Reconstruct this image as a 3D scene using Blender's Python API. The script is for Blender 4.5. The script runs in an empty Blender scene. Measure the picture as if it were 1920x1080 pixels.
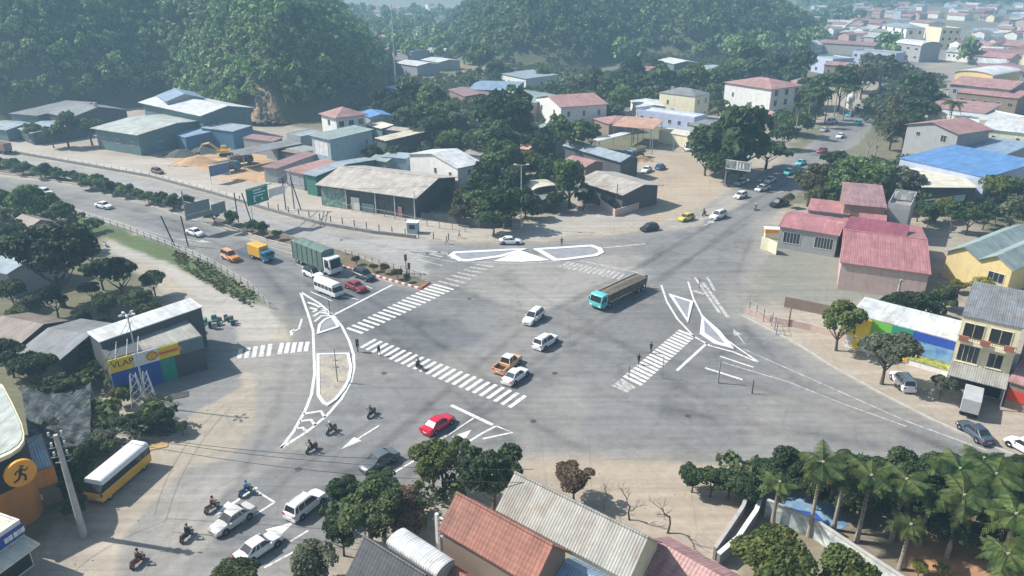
import bpy, bmesh, math, random
import numpy as np
from mathutils import Vector, Matrix
R = math.radians
# ------------------------------------------------------------------ camera, sky, sun, exposure
TH = math.atan(600/1400.0); CT, ST = math.cos(TH), math.sin(TH); FP = 1400.0; HC = 50.0
sc = bpy.context.scene
cd = bpy.data.cameras.new("camera"); cam = bpy.data.objects.new("camera", cd); sc.collection.objects.link(cam)
cam.location = (0, 0, HC); cam.rotation_euler = (math.pi/2-TH, 0, 0)
cd.sensor_width = 36; cd.lens = FP/1920*36; cd.clip_start = 1; cd.clip_end = 9000
sc.camera = cam
SUN_EL, SUN_AZ = R(45), math.atan2(0.20, -0.97)       # direction towards the sun
w = bpy.data.worlds.new("World"); sc.world = w; w.use_nodes = True
nt = w.node_tree; bg = nt.nodes["Background"]; sky = nt.nodes.new("ShaderNodeTexSky")
sky.sky_type = 'NISHITA'; sky.sun_disc = False; sky.sun_elevation = SUN_EL
sky.sun_rotation = math.pi/2-SUN_AZ; sky.air_density = 1.3; sky.dust_density = 2.0; sky.altitude = 50
nt.links.new(sky.outputs[0], bg.inputs[0]); bg.inputs[1].default_value = 0.08
ld = bpy.data.lights.new("sun", 'SUN'); ld.energy = 5.0; ld.angle = R(0.6); ld.color = (1, .955, .88)
so = bpy.data.objects.new("sun", ld); sc.collection.objects.link(so)
sd = Vector((math.cos(SUN_EL)*math.cos(SUN_AZ), math.cos(SUN_EL)*math.sin(SUN_AZ), math.sin(SUN_EL)))
so.rotation_euler = sd.to_track_quat('Z', 'Y').to_euler()
sc.view_settings.view_transform = 'Standard'; sc.view_settings.look = 'None'
sc.view_settings.exposure = 0.66; sc.view_settings.gamma = 1
random.seed(7); RNG = np.random.default_rng(7)
col = sc.collection

def G(px, py, z=0.0):
    """photo pixel -> world point on the horizontal plane z"""
    u = (px-960)/FP; v = -(py-540)/FP
    dy = CT+ST*v; dz = -ST+CT*v; t = (z-HC)/dz
    return Vector((u*t, dy*t, z))
def PX(x, y, z=0):
    dz = z-HC; d = y*CT-dz*ST; return 960+FP*x/d, 540-FP*(y*ST+dz*CT)/d

# ------------------------------------------------------------------ materials
MAT = {}
def nodes_of(m):
    m.use_nodes = True; n = m.node_tree; return n, n.nodes["Principled BSDF"]
def mth(n, op, a, b=None, c=None):
    k = n.nodes.new("ShaderNodeMath"); k.operation = op
    for i, v in enumerate((a, b, c)):
        if v is None: continue
        if isinstance(v, (int, float)): k.inputs[i].default_value = v
        else: n.links.new(v, k.inputs[i])
    return k.outputs[0]
def noise(n, vec, s, det=3, rough=.55):
    k = n.nodes.new("ShaderNodeTexNoise"); k.inputs['Scale'].default_value = s; k.inputs['Detail'].default_value = det
    k.inputs['Roughness'].default_value = rough
    n.links.new(vec, k.inputs['Vector']); return k.outputs['Fac']
def mapping(n, vec, sc_, rot=(0,0,0)):
    k = n.nodes.new("ShaderNodeMapping"); k.inputs['Scale'].default_value = sc_; k.inputs['Rotation'].default_value = rot
    n.links.new(vec, k.inputs[0]); return k.outputs[0]
def remap(n, v, a, b, c, d):
    k = n.nodes.new("ShaderNodeMapRange"); n.links.new(v, k.inputs[0])
    for i, x in enumerate((a, b, c, d)): k.inputs[i+1].default_value = x
    return k.outputs[0]
def scalecol(n, c, f):
    k = n.nodes.new("ShaderNodeVectorMath"); k.operation = 'SCALE'
    if isinstance(c, tuple): k.inputs[0].default_value = c[:3]
    else: n.links.new(c, k.inputs[0])
    n.links.new(f, k.inputs['Scale']); return k.outputs[0]
def mixc(n, f, a, b):
    k = n.nodes.new("ShaderNodeMix"); k.data_type = 'RGBA'
    if isinstance(f, float): k.inputs[0].default_value = f
    else: n.links.new(f, k.inputs[0])
    for i, v in ((6, a), (7, b)):
        if isinstance(v, tuple): k.inputs[i].default_value = (*v[:3], 1)
        else: n.links.new(v, k.inputs[i])
    return k.outputs[2]
def bump(n, p, h, st=.5, d=.05):
    k = n.nodes.new("ShaderNodeBump"); k.inputs['Strength'].default_value = st; k.inputs['Distance'].default_value = d
    n.links.new(h, k.inputs['Height']); n.links.new(k.outputs[0], p.inputs['Normal'])
def mat(name, c, rough=.75, var=.25, scale=.7, metal=0.0, kind='plain', c2=None, f2=.5, spec=.35, coat=0.0):
    if name in MAT: return MAT[name]
    m = bpy.data.materials.new(name); n, p = nodes_of(m); MAT[name] = m
    p.inputs['Roughness'].default_value = rough; p.inputs['Metallic'].default_value = metal
    p.inputs['Specular IOR Level'].default_value = spec; p.inputs['Coat Weight'].default_value = coat
    tc = n.nodes.new("ShaderNodeTexCoord"); ob = tc.outputs['Object']
    oi = n.nodes.new("ShaderNodeObjectInfo")
    f = remap(n, noise(n, ob, scale, 5, .65), .3, .7, 1-var, 1+var*.6)
    f = mth(n, 'MULTIPLY', f, remap(n, oi.outputs['Random'], 0, 1, .94, 1.05))
    base = c
    if kind in ('corr', 'tile'):
        sx = n.nodes.new("ShaderNodeSeparateXYZ"); n.links.new(ob, sx.inputs[0]); X, Y = sx.outputs[0], sx.outputs[1]
        sheet = mth(n, 'FLOOR', mth(n, 'DIVIDE', X, 1.05)); sh2 = mth(n, 'FLOOR', mth(n, 'DIVIDE', Y, 3.1))
        wn = n.nodes.new("ShaderNodeTexWhiteNoise"); wn.noise_dimensions = '2D'
        cb = n.nodes.new("ShaderNodeCombineXYZ"); n.links.new(sheet, cb.inputs[0]); n.links.new(sh2, cb.inputs[1]); n.links.new(cb.outputs[0], wn.inputs['Vector'])
        f = mth(n, 'MULTIPLY', f, remap(n, wn.outputs['Value'], 0, 1, .88, 1.08))
        st = noise(n, mapping(n, ob, (2.2, .22, 1)), 1.0, 4, .7)
        f = mth(n, 'MULTIPLY', f, remap(n, st, .35, .7, .78, 1.1))
        per = .26 if kind == 'corr' else .34
        wv = mth(n, 'SINE', mth(n, 'MULTIPLY', X, 2*math.pi/per))
        if kind == 'tile':
            rows = mth(n, 'FRACT', mth(n, 'DIVIDE', Y, .36)); wv = mth(n, 'ADD', mth(n, 'MULTIPLY', wv, .5), rows)
            f = mth(n, 'MULTIPLY', f, remap(n, rows, 0, 1, .82, 1.05))
        ln = mth(n, 'GREATER_THAN', mth(n, 'FRACT', mth(n, 'DIVIDE', X, 1.05)), .93)
        f = mth(n, 'MULTIPLY', f, remap(n, ln, 0, 1, 1.0, .84))
        bump(n, p, wv, .35, .05)
        rust = remap(n, noise(n, ob, .35, 6, .75), .47, .66, 0, .75)
        base = mixc(n, rust, c, c2 or tuple(x*.7 for x in c))
    elif kind == 'wall':
        st = noise(n, mapping(n, ob, (1.4, 1.4, .18)), 1.2, 4, .7)
        base = mixc(n, remap(n, st, .5, .78, 0, .35), c, c2 or (.22, .2, .17))
        bump(n, p, noise(n, ob, 9, 2), .15, .02)
    elif c2:
        base = mixc(n, remap(n, noise(n, ob, f2, 4, .6), .42, .62, 0, 1), c, c2)
    n.links.new(scalecol(n, base, f), p.inputs['Base Color'])
    return m
def leafmat(name, c, c2, var=.5, trans=.4, big=0):
    if name in MAT: return MAT[name]
    m = bpy.data.materials.new(name); n, p = nodes_of(m); MAT[name] = m
    p.inputs['Roughness'].default_value = .6; p.inputs['Specular IOR Level'].default_value = .2
    geo = n.nodes.new("ShaderNodeNewGeometry"); tc = n.nodes.new("ShaderNodeTexCoord"); oi = n.nodes.new("ShaderNodeObjectInfo")
    rnd = geo.outputs['Random Per Island']
    nz = noise(n, geo.outputs['Position'], .38, 4)
    if big: nz = mth(n, 'ADD', mth(n, 'MULTIPLY', nz, .45), mth(n, 'MULTIPLY', noise(n, geo.outputs['Position'], big, 4, .6), .55))
    f = mth(n, 'MULTIPLY', remap(n, rnd, 0, 1, 1-var, 1+var), remap(n, oi.outputs['Random'], 0, 1, .75, 1.25))
    base = mixc(n, remap(n, nz, .4, .62, 0, 1), c, c2)
    cc = scalecol(n, base, f); n.links.new(cc, p.inputs['Base Color'])
    tr = n.nodes.new("ShaderNodeBsdfTranslucent"); n.links.new(cc, tr.inputs[0])
    mx = n.nodes.new("ShaderNodeMixShader"); mx.inputs[0].default_value = trans
    n.links.new(p.outputs[0], mx.inputs[1]); n.links.new(tr.outputs[0], mx.inputs[2])
    n.links.new(mx.outputs[0], n.nodes["Material Output"].inputs[0]); return m
def surfmat(name):
    """ground and road: surface colours and a painted sign shadow stored per vertex, fine grain in nodes"""
    m = bpy.data.materials.new(name); n, p = nodes_of(m); MAT[name] = m
    p.inputs['Roughness'].default_value = .88; p.inputs['Specular IOR Level'].default_value = .25
    at = n.nodes.new("ShaderNodeAttribute"); at.attribute_name = "surf"
    geo = n.nodes.new("ShaderNodeNewGeometry"); P = geo.outputs['Position']
    f = remap(n, noise(n, P, .9, 6, .7), .3, .7, .86, 1.12)
    f = mth(n, 'MULTIPLY', f, remap(n, noise(n, P, .07, 4, .6), .3, .7, .88, 1.1))
    f = mth(n, 'MULTIPLY', f, remap(n, noise(n, mapping(n, P, (.05, 1.1, 1), (0, 0, -R(53))), 1, 4, .6), .35, .68, .9, 1.08))
    f = mth(n, 'MULTIPLY', f, remap(n, noise(n, mapping(n, P, (.04, .9, 1), (0, 0, R(33))), 1, 4, .6), .35, .68, .92, 1.06))
    f = mth(n, 'MULTIPLY', f, remap(n, noise(n, P, 7, 3, .6), .3, .7, .9, 1.1))
    vo = n.nodes.new("ShaderNodeTexVoronoi"); vo.feature = 'DISTANCE_TO_EDGE'; vo.inputs['Scale'].default_value = .11
    n.links.new(P, vo.inputs['Vector'])
    f = mth(n, 'MULTIPLY', f, remap(n, vo.outputs[0], 0, .012, .86, 1))
    n.links.new(scalecol(n, at.outputs['Color'], f), p.inputs['Base Color'])
    bump(n, p, noise(n, P, 3, 4), .3, .05); return m

# ------------------------------------------------------------------ object helpers
def tag(o, label=None, cat=None, group=None, kind=None):
    if label: o['label'] = label
    if cat: o['category'] = cat
    if group: o['group'] = group
    if kind: o['kind'] = kind
    return o
def empty(name, loc, rz=0.0, label=None, cat=None, group=None):
    o = bpy.data.objects.new(name, None); col.objects.link(o); o.location = loc; o.rotation_euler = (0, 0, rz)
    o.empty_display_size = .3
    return tag(o, label, cat, group)
def link(name, me, parent=None, loc=(0, 0, 0), rot=(0, 0, 0), sca=(1, 1, 1)):
    o = bpy.data.objects.new(name, me); col.objects.link(o); o.location = loc; o.rotation_euler = rot; o.scale = sca
    if parent: o.parent = parent
    return o
def copy_tree(o, parent=None):
    c = o.copy(); col.objects.link(c)
    if parent: c.parent = parent
    for ch in list(o.children): copy_tree(ch, c)
    return c
class MB:
    def __init__(s): s.v = []; s.f = []; s.m = []; s.mats = []
    def mi(s, m):
        if m not in s.mats: s.mats.append(m)
        return s.mats.index(m)
    def add(s, vs, fs, m):
        k = len(s.v); s.v += [tuple(v) for v in vs]; i = s.mi(m)
        for f in fs: s.f.append([k+j for j in f]); s.m.append(i)
        return s
    def box(s, x0, x1, y0, y1, z0, z1, m):
        return s.add([(x0,y0,z0),(x1,y0,z0),(x1,y1,z0),(x0,y1,z0),(x0,y0,z1),(x1,y0,z1),(x1,y1,z1),(x0,y1,z1)],
                     [(3,2,1,0),(4,5,6,7),(0,1,5,4),(1,2,6,5),(2,3,7,6),(3,0,4,7)], m)
    def hexa(s, b, t, m):   # four bottom corners, four top corners (counter-clockwise)
        return s.add(list(b)+list(t), [(3,2,1,0),(4,5,6,7),(0,1,5,4),(1,2,6,5),(2,3,7,6),(3,0,4,7)], m)
    def prism(s, poly, z0, z1, m):
        n = len(poly)
        return s.add([(p[0],p[1],z0) for p in poly]+[(p[0],p[1],z1) for p in poly],
                     [tuple(range(n))[::-1], tuple(range(n, 2*n))]+[(i,(i+1)%n,n+(i+1)%n,n+i) for i in range(n)], m)
    def extr_y(s, prof, y0, y1, m):    # profile in x,z extruded along y
        n = len(prof)
        return s.add([(p[0],y0,p[1]) for p in prof]+[(p[0],y1,p[1]) for p in prof],
                     [tuple(range(n)), tuple(range(n, 2*n))[::-1]]+[(i,n+i,n+(i+1)%n,(i+1)%n) for i in range(n)], m)
    def extr_x(s, prof, x0, x1, m):    # profile in y,z extruded along x
        n = len(prof)
        return s.add([(x0,p[0],p[1]) for p in prof]+[(x1,p[0],p[1]) for p in prof],
                     [tuple(range(n))[::-1], tuple(range(n, 2*n))]+[(i,(i+1)%n,n+(i+1)%n,n+i) for i in range(n)], m)
    def loft(s, rings, m, caps=True):
        n = len(rings[0]); vs = [p for r in rings for p in r]; fs = []
        for k in range(len(rings)-1):
            for i in range(n): j = (i+1) % n; fs.append((k*n+i, k*n+j, (k+1)*n+j, (k+1)*n+i))
        if caps: fs.append(tuple(range(n))[::-1]); fs.append(tuple(range((len(rings)-1)*n, len(rings)*n)))
        return s.add(vs, fs, m)
    def tube(s, pts, rad, m, n=6):
        pts = [Vector(p) for p in pts]; rings = []
        if not isinstance(rad, (list, tuple)): rad = [rad]*len(pts)
        for i, p in enumerate(pts):
            d = (pts[min(i+1, len(pts)-1)]-pts[max(i-1, 0)]).normalized()
            a = d.cross(Vector((0, 0, 1)) if abs(d.z) < .95 else Vector((1, 0, 0))).normalized(); b = d.cross(a)
            rings.append([p+(a*math.cos(2*math.pi*k/n)+b*math.sin(2*math.pi*k/n))*rad[i] for k in range(n)])
        return s.loft(rings, m)
    def cyl(s, c, axis, r, h, m, n=14):
        c = Vector(c); a = Vector(axis).normalized()*h/2; return s.tube([c-a, c+a], r, m, n)
    def mesh(s, name, bevel=0, smooth=0, segs=1):
        me = bpy.data.meshes.new(name); me.from_pydata(s.v, [], s.f)
        for x in s.mats: me.materials.append(x)
        me.polygons.foreach_set("material_index", s.m)
        bm = bmesh.new(); bm.from_mesh(me); bmesh.ops.recalc_face_normals(bm, faces=bm.faces)
        if bevel:
            es = [e for e in bm.edges if len(e.link_faces) == 2 and e.calc_face_angle(0) > R(28)]
            bmesh.ops.bevel(bm, geom=es, offset=bevel, segments=segs, affect='EDGES', profile=.6, clamp_overlap=True)
        if smooth:
            for f in bm.faces: f.smooth = True
            for e in bm.edges: e.smooth = not (len(e.link_faces) == 2 and e.calc_face_angle(0) > R(smooth))
        bm.to_mesh(me); bm.free(); me.update(); return me
    def build(s, name, parent=None, bevel=0, smooth=0, loc=(0,0,0), rot=(0,0,0), segs=1):
        return link(name, s.mesh(name, bevel, smooth, segs), parent, loc, rot)
def npmesh(name, V, F, m, extra=None):
    me = bpy.data.meshes.new(name); nv, nf, k = len(V), len(F), F.shape[1]
    me.vertices.add(nv); me.vertices.foreach_set("co", np.ascontiguousarray(V, dtype=np.float32).ravel())
    me.loops.add(nf*k); me.loops.foreach_set("vertex_index", F.astype(np.int32).ravel())
    me.polygons.add(nf); me.polygons.foreach_set("loop_start", np.arange(0, nf*k, k, dtype=np.int32))
    if extra is not None:
        a = me.attributes.new("surf", 'FLOAT_COLOR', 'POINT'); a.data.foreach_set("color", np.ascontiguousarray(extra, dtype=np.float32).ravel())
    me.materials.append(m); me.update(calc_edges=True); me.validate(); return me
ORD = ("first second third fourth fifth sixth seventh eighth ninth tenth eleventh twelfth thirteenth fourteenth fifteenth sixteenth "
       "seventeenth eighteenth nineteenth twentieth").split()
def ordw(i):
    if i < 20: return ORD[i]
    t = {2: 'twenty', 3: 'thirty', 4: 'forty', 5: 'fifty', 6: 'sixty', 7: 'seventy', 8: 'eighty', 9: 'ninety'}
    n = i+1
    if n % 10 == 0: return t[n//10].replace('ty', 'tieth')
    return t[n//10]+'-'+ORD[n % 10-1]
# ------------------------------------------------------------------ ground, roads, hills
def P2(l): return np.array([[G(*p).x, G(*p).y] for p in l])
def sdf(poly, X, Y):
    """signed distance, negative inside"""
    d = np.full(X.shape, 1e9); ins = np.zeros(X.shape, bool); n = len(poly)
    for i in range(n):
        ax, ay = poly[i]; bx, by = poly[(i+1) % n]; ex, ey = bx-ax, by-ay
        wx, wy = X-ax, Y-ay; t = np.clip((wx*ex+wy*ey)/(ex*ex+ey*ey+1e-9), 0, 1)
        d = np.minimum(d, (wx-ex*t)**2+(wy-ey*t)**2)
        c = ((ay <= Y) & (by > Y)) | ((by <= Y) & (ay > Y))
        with np.errstate(divide='ignore', invalid='ignore'): xx = ax+(Y-ay)*ex/(ey if abs(ey) > 1e-9 else 1e-9)
        ins ^= c & (X < xx)
    return np.where(ins, -1, 1)*np.sqrt(d)
def sm(x, a, b): t = np.clip((x-a)/(b-a), 0, 1); return t*t*(3-2*t)
_lat = RNG.random((64, 64))
def vn(X, Y, s):
    x, y = X/s+100, Y/s+100; i, j = np.floor(x).astype(int), np.floor(y).astype(int); fx, fy = x-i, y-j
    fx, fy = fx*fx*(3-2*fx), fy*fy*(3-2*fy); L = lambda a, b: _lat[a % 64, b % 64]
    return (L(i,j)*(1-fx)+L(i+1,j)*fx)*(1-fy)+(L(i,j+1)*(1-fx)+L(i+1,j+1)*fx)*fy
def fbm(X, Y, s): return (vn(X,Y,s)*.5+vn(X,Y,s/2.1)*.25+vn(X,Y,s/4.3)*.15+vn(X,Y,s/9)*.1)
ROAD = [P2(l) for l in [
 [(-300,285),(-60,320),(0,331),(100,343),(200,362),(290,385),(400,420),(500,455),(560,470),(640,500),(740,528),(800,534),(1000,520),(1100,640),(1000,860),(900,872),(850,905),(745,965),(650,1035),(590,1100),(200,1100),(225,1010),(300,930),(345,880),(430,850),(470,800),(480,700),(437,690),(437,640),(500,640),(545,640),(535,610),(508,578),(470,542),(400,499),(320,464),(230,430),(145,404),(60,387),(-60,374),(-300,350)],
 [(-300,255),(-60,286),(30,292),(150,313),(280,336),(400,369),(500,399),(600,426),(700,443),(780,449),(860,455),(900,456),(1050,452),(1200,434),(1300,400),(1370,357),(1440,316),(1500,284),(1560,236),(1600,200),(1650,160),(1700,110),(1760,70),(1830,40),(1862,42),(1785,90),(1725,130),(1685,175),(1650,220),(1610,270),(1540,310),(1500,360),(1462,395),(1430,430),(1440,480),(1400,540),(1395,590),(1480,637),(1560,687),(1650,737),(1750,788),(1850,832),(2000,892),(2000,985),(1850,905),(1700,872),(1300,868),(1100,858),(1000,860),(800,700),(800,525),(700,490),(640,466),(520,431),(440,412),(350,390),(270,365),(130,331),(0,306),(-60,300),(-300,268)],
]]
SAND = (.34,.30,.245); DUST = (.30,.28,.25); ASPH = (.20,.20,.20); DARK = (.125,.13,.14); CONC = (.38,.36,.33)
GRASS = (.085,.125,.045); SOIL = (.13,.13,.075); CLAY = (.46,.30,.17); FIELD = (.17,.19,.09)
PATCH = [  # polygon, colour, softness, strength
 ([(-400,470),(-60,372),(145,404),(230,432),(200,470),(430,690),(170,760),(160,1000),(-400,1100)], SOIL, 3, .9),
 ([(600,300),(1230,300),(1280,220),(1500,200),(1700,60),(1500,20),(700,60),(560,160),(560,240)], SOIL, 8, .85),
 ([(820,60),(1000,60),(1100,150),(900,190),(850,140)], FIELD, 5, .9),
 ([(850,105),(1040,140),(1010,160),(860,150)], (.30,.22,.15), 4, .8),
 ([(640,330),(1000,330),(1040,385),(900,415),(640,360)], SOIL, 3, .8),
 ([(1480,250),(1700,180),(1960,200),(1960,480),(1760,400),(1480,380)], SOIL, 4, .8),
 ([(1780,60),(1990,60),(1990,180),(1780,150)], DUST, 8, .8),
 ([(145,402),(230,428),(320,462),(400,497),(470,540),(500,572),(480,580),(330,505),(205,450),(130,412)], GRASS, .8, .95),
 ([(190,446),(330,500),(450,560),(520,590),(520,640),(440,640),(380,600),(370,560),(300,500),(200,470)], CONC, 1.2, .9),
 ([(-60,240),(30,262),(150,285),(300,300),(500,330),(600,352),(720,385),(880,425),(1080,415),(1060,445),(880,452),(700,440),(500,395),(280,332),(30,288),(-60,283)], (.40,.36,.31), 1.5, .9),
 ([(320,270),(500,262),(520,330),(440,335),(330,300)], CLAY, 2, .9),
 ([(1200,290),(1310,280),(1360,330),(1350,370),(1230,420),(1180,400),(1220,350)], (.40,.33,.25), 2, .9),
 ([(1060,400),(1180,390),(1220,420),(1060,440),(960,430)], CONC, 2, .6),
 ([(1290,590),(1395,590),(1480,635),(1560,685),(1650,735),(1750,785),(1850,830),(1940,870),(1940,760),(1780,700),(1600,640),(1530,600),(1400,560),(1350,570)], (.36,.31,.255), 1.2, .9),
 ([(1400,420),(1560,440),(1800,500),(1800,560),(1600,580),(1400,560)], (.22,.22,.19), 4, .9),
 ([(1000,850),(1300,868),(1500,880),(1500,1000),(1420,1100),(1000,1100),(980,950)], (.37,.31,.245), 1.5, .85),
 ([(1400,900),(1990,900),(1990,1200),(1400,1200)], (.20,.17,.12), 3, .85),
 ([(1700,1010),(1990,1010),(1990,1200),(1700,1200)], (.48,.25,.13), 4, .8),
 ([(160,720),(330,690),(440,680),(470,800),(345,880),(200,1010),(120,1100),(60,1100),(170,900)], SAND, 2, .85),
 ([(370,600),(430,610),(450,690),(455,725),(345,790),(300,790),(280,720),(370,690)], (.20,.205,.21), .7, .9),
]
ROADPATCH = [
 ([(560,520),(740,538),(905,640),(800,690),(660,640),(590,580)], DARK, 4, .75),
 ([(400,480),(508,578),(545,645),(590,700),(560,780),(600,640),(560,540),(440,470)], DARK, 2.5, .6),
 ([(440,470),(480,450),(512,462),(480,486),(445,482)], (.10,.12,.155), .25, .85),
 ([(527,438),(553,422),(580,425),(545,443)], (.13,.15,.18), .25, .7),  # hard-edged dark shape paints the green sign's cast shadow into the road
 ([(930,600),(975,590),(990,606),(942,616)], (.12,.12,.125), .12, .6), ([(1080,640),(1150,660),(1138,680),(1066,658)], (.15,.15,.155), .12, .55), ([(620,860),(690,880),(668,905),(600,880)], (.14,.14,.145), .12, .5),
 ([(1250,760),(1370,790),(1350,806),(1230,776)], (.15,.15,.15), .12, .5), ([(860,470),(905,474),(900,482),(852,478)], (.16,.16,.16), .12, .5), ([(1340,440),(1372,430),(1380,436),(1348,447)], (.14,.14,.15), .12, .5),
 ([(460,430),(545,480),(640,500),(700,520),(560,470)], DARK, 1.5, .3),
 ([(960,560),(1200,540),(1240,600),(1190,680),(1000,600)], (.18,.18,.18), 4, .5),
 ([(1240,600),(1320,600),(1480,700),(1240,720),(1190,690)], (.165,.165,.165), 3, .6),
 ([(1300,560),(1400,600),(1500,680),(1420,680),(1320,610)], (.145,.15,.15), 2, .6),
 ([(240,1100),(300,940),(430,860),(560,800),(600,830),(440,950),(330,1100)], (.37,.345,.31), 3, .65),
 ([(420,690),(590,640),(590,780),(500,840),(430,850)], (.30,.29,.27), 3, .5),
 ([(880,470),(1200,480),(1200,540),(1000,580),(880,540)], (.33,.315,.29), 4, .6),
 ([(-300,255),(30,292),(280,336),(600,426),(800,450),(800,525),(640,466),(350,390),(0,306),(-300,268)], (.36,.355,.345), 2, .8),
 ([(1400,440),(1430,430),(1800,800),(1500,760),(1350,560)], (.25,.245,.23), 5, .4),
 ([(1200,432),(1300,402),(1370,360),(1400,380),(1300,430)], (.42,.38,.32), 2, .7),
]
TRACKS = [  # darkened wheel paths and oil lines: (photo polyline, half width, strength)
 ([(60,352),(250,392),(450,452),(600,510),(760,600),(900,700),(1010,800),(1200,900)], .9, .28), ([(0,350),(200,392),(400,455),(560,520),(720,620),(860,740),(980,850)], .9, .22),
 ([(1480,340),(1350,410),(1200,500),(1000,600),(830,740),(700,850),(560,960),(450,1060)], 1.0, .28), ([(1500,350),(1380,420),(1250,520),(1080,640),(900,780),(760,860),(600,960)], .9, .22),
 ([(620,1040),(760,900),(900,760),(1050,640),(1220,530),(1400,420),(1500,360)], .9, .22), ([(300,1070),(450,900),(520,760),(545,640),(540,560),(470,480),(300,420)], .8, .2),
 ([(1850,860),(1600,780),(1400,720),(1150,640),(900,560),(760,500)], 1.2, .2), ([(1700,850),(1400,790),(1200,760),(1000,700),(800,640)], 1.1, .16), ([(1900,900),(1500,720),(1400,620),(1380,520),(1420,420)], .8, .22),
 ([(350,1060),(560,880),(700,790)], .6, .2), ([(250,1070),(400,920),(560,830)], .5, .18), ([(0,300),(300,350),(600,436),(900,500),(1100,600),(1300,740),(1500,830)], .9, .16)]
def surf_colour(X, Y):
    C = np.empty(X.shape+(3,)); C[:] = SAND
    far = sm(Y, 300, 600)[..., None]; C = C*(1-far)+np.array((.22,.22,.16))*far
    n1 = fbm(X, Y, 9); n2 = fbm(X+50, Y+9, 26); n3 = fbm(X+7, Y+70, 2.6)
    C *= (1+.45*(n2-.5)+.35*(n3-.5))[..., None]
    def lay(C, plist):
        for pl, c, soft, stg in plist:
            d = sdf(P2(pl), X, Y)+(n1-.5)*soft*2.6+(n3-.5)*min(soft, 2)*1.6
            a = (1-sm(d, -soft*.55, soft*.55))[..., None]*stg; C = C*(1-a)+np.array(c)*a
        return C
    C = lay(C, PATCH)
    dr = np.minimum(sdf(ROAD[0], X, Y), sdf(ROAD[1], X, Y)) + (n1-.5)*1.6 + (n3-.5)*.9
    rc = np.empty_like(C); rc[:] = ASPH; rc = lay(rc, ROADPATCH)
    for pl, wd, fac in TRACKS:
        p = P2(pl); d = np.full(X.shape, 1e9)
        for i in range(len(p)-1):
            ax, ay = p[i]; ex, ey = p[i+1]-p[i]; t = np.clip(((X-ax)*ex+(Y-ay)*ey)/(ex*ex+ey*ey), 0, 1); d = np.minimum(d, np.hypot(X-ax-ex*t, Y-ay-ey*t))
        d = np.minimum(np.abs(d-.0), 99)+(n3-.5)*wd*.9; rc = rc*(1-(1-sm(d, wd*.15, wd))[..., None]*fac)
    blot = sm(fbm(X+200, Y+31, 5), .60, .70)*.16+sm(fbm(X+90, Y+11, 1.9), .62, .72)*.14; rc = rc*(1-blot)[..., None]
    pale = sm(fbm(X+20, Y+131, 13), .55, .75)*.35; rc = rc*(1-pale)[..., None]+np.array(DUST)*pale[..., None]
    edge = (sm(dr, -4.5+3*(n1-.5)*2, .3)*.6)[..., None]; rc = rc*(1-edge)+np.array(DUST)*edge
    a = (1-sm(dr, -.45, .35))[..., None]; C = C*(1-a)+rc*a
    return np.concatenate([C, np.ones(X.shape+(1,))], -1), dr
def axis(pts):
    out = []
    for a, b, s in pts: out.append(np.arange(a, b, s))
    return np.concatenate(out)
XS = axis([(-3000,-800,120),(-800,-300,20),(-300,-130,3),(-130,-70,1.0),(-70,70,.5),(70,130,1.0),(130,300,3),(300,1000,20),(1000,3001,120)])
YS = axis([(-60,30,10),(30,160,.5),(160,230,.8),(230,330,2),(330,600,6),(600,1500,25),(1500,3301,150)])
GX, GY = np.meshgrid(XS, YS); SC, DR = surf_colour(GX, GY); SM_ = surfmat("ground_surface")
def gridmesh(name, X, Y, Z, C, keep=None):
    ny, nx = X.shape; idx = np.arange(ny*nx).reshape(ny, nx)
    F = np.stack([idx[:-1,:-1], idx[:-1,1:], idx[1:,1:], idx[1:,:-1]], -1).reshape(-1, 4)
    V = np.stack([X, Y, Z], -1).reshape(-1, 3); Cc = C.reshape(-1, 4)
    if keep is not None:
        F = F[keep.ravel()]; u, inv = np.unique(F, return_inverse=True); F = inv.reshape(F.shape); V = V[u]; Cc = Cc[u]
    return npmesh(name, V, F, SM_, Cc)
tag(link("ground", gridmesh("ground", GX, GY, np.zeros_like(GX), SC)), kind='structure')
inroad = (DR[:-1,:-1]+DR[1:,1:])/2 < .1
tag(link("road", gridmesh("road", GX, GY, np.full_like(GX, .012), SC, inroad)), kind='structure')

# hills ------------------------------------------------------------
H1 = np.concatenate([P2([(-300,236),(0,226),(150,214),(270,200),(300,190),(440,238),(530,236),(620,222),(700,192),(745,155)]),
      np.array([(-62,400),(-80,470),(-200,640),(-700,640),(-700,260)])])
H2 = np.concatenate([P2([(838,86),(870,118),(950,126),(1100,128),(1200,106),(1300,112),(1420,104),(1500,92),(1535,68)]), np.array([(225,640),(180,760),(0,800),(-60,700)])])
def h1(X, Y): d = -sdf(H1, X, Y); return np.where(d > 0, 84*(1-np.exp(-np.maximum(d, 0)/62)), -.8)*(1+.42*(fbm(X+30, Y, 55)-.5))
def h2(X, Y): d = -sdf(H2, X, Y); return np.where(d > 0, 58*(1-np.exp(-np.maximum(d, 0)/60)), -.8)*(1+.2*(fbm(X, Y, 70)-.5))
HCOL = (.10,.105,.055)
CUT = P2([(425,236),(440,200),(470,180),(500,178),(530,200),(540,236)])
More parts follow.
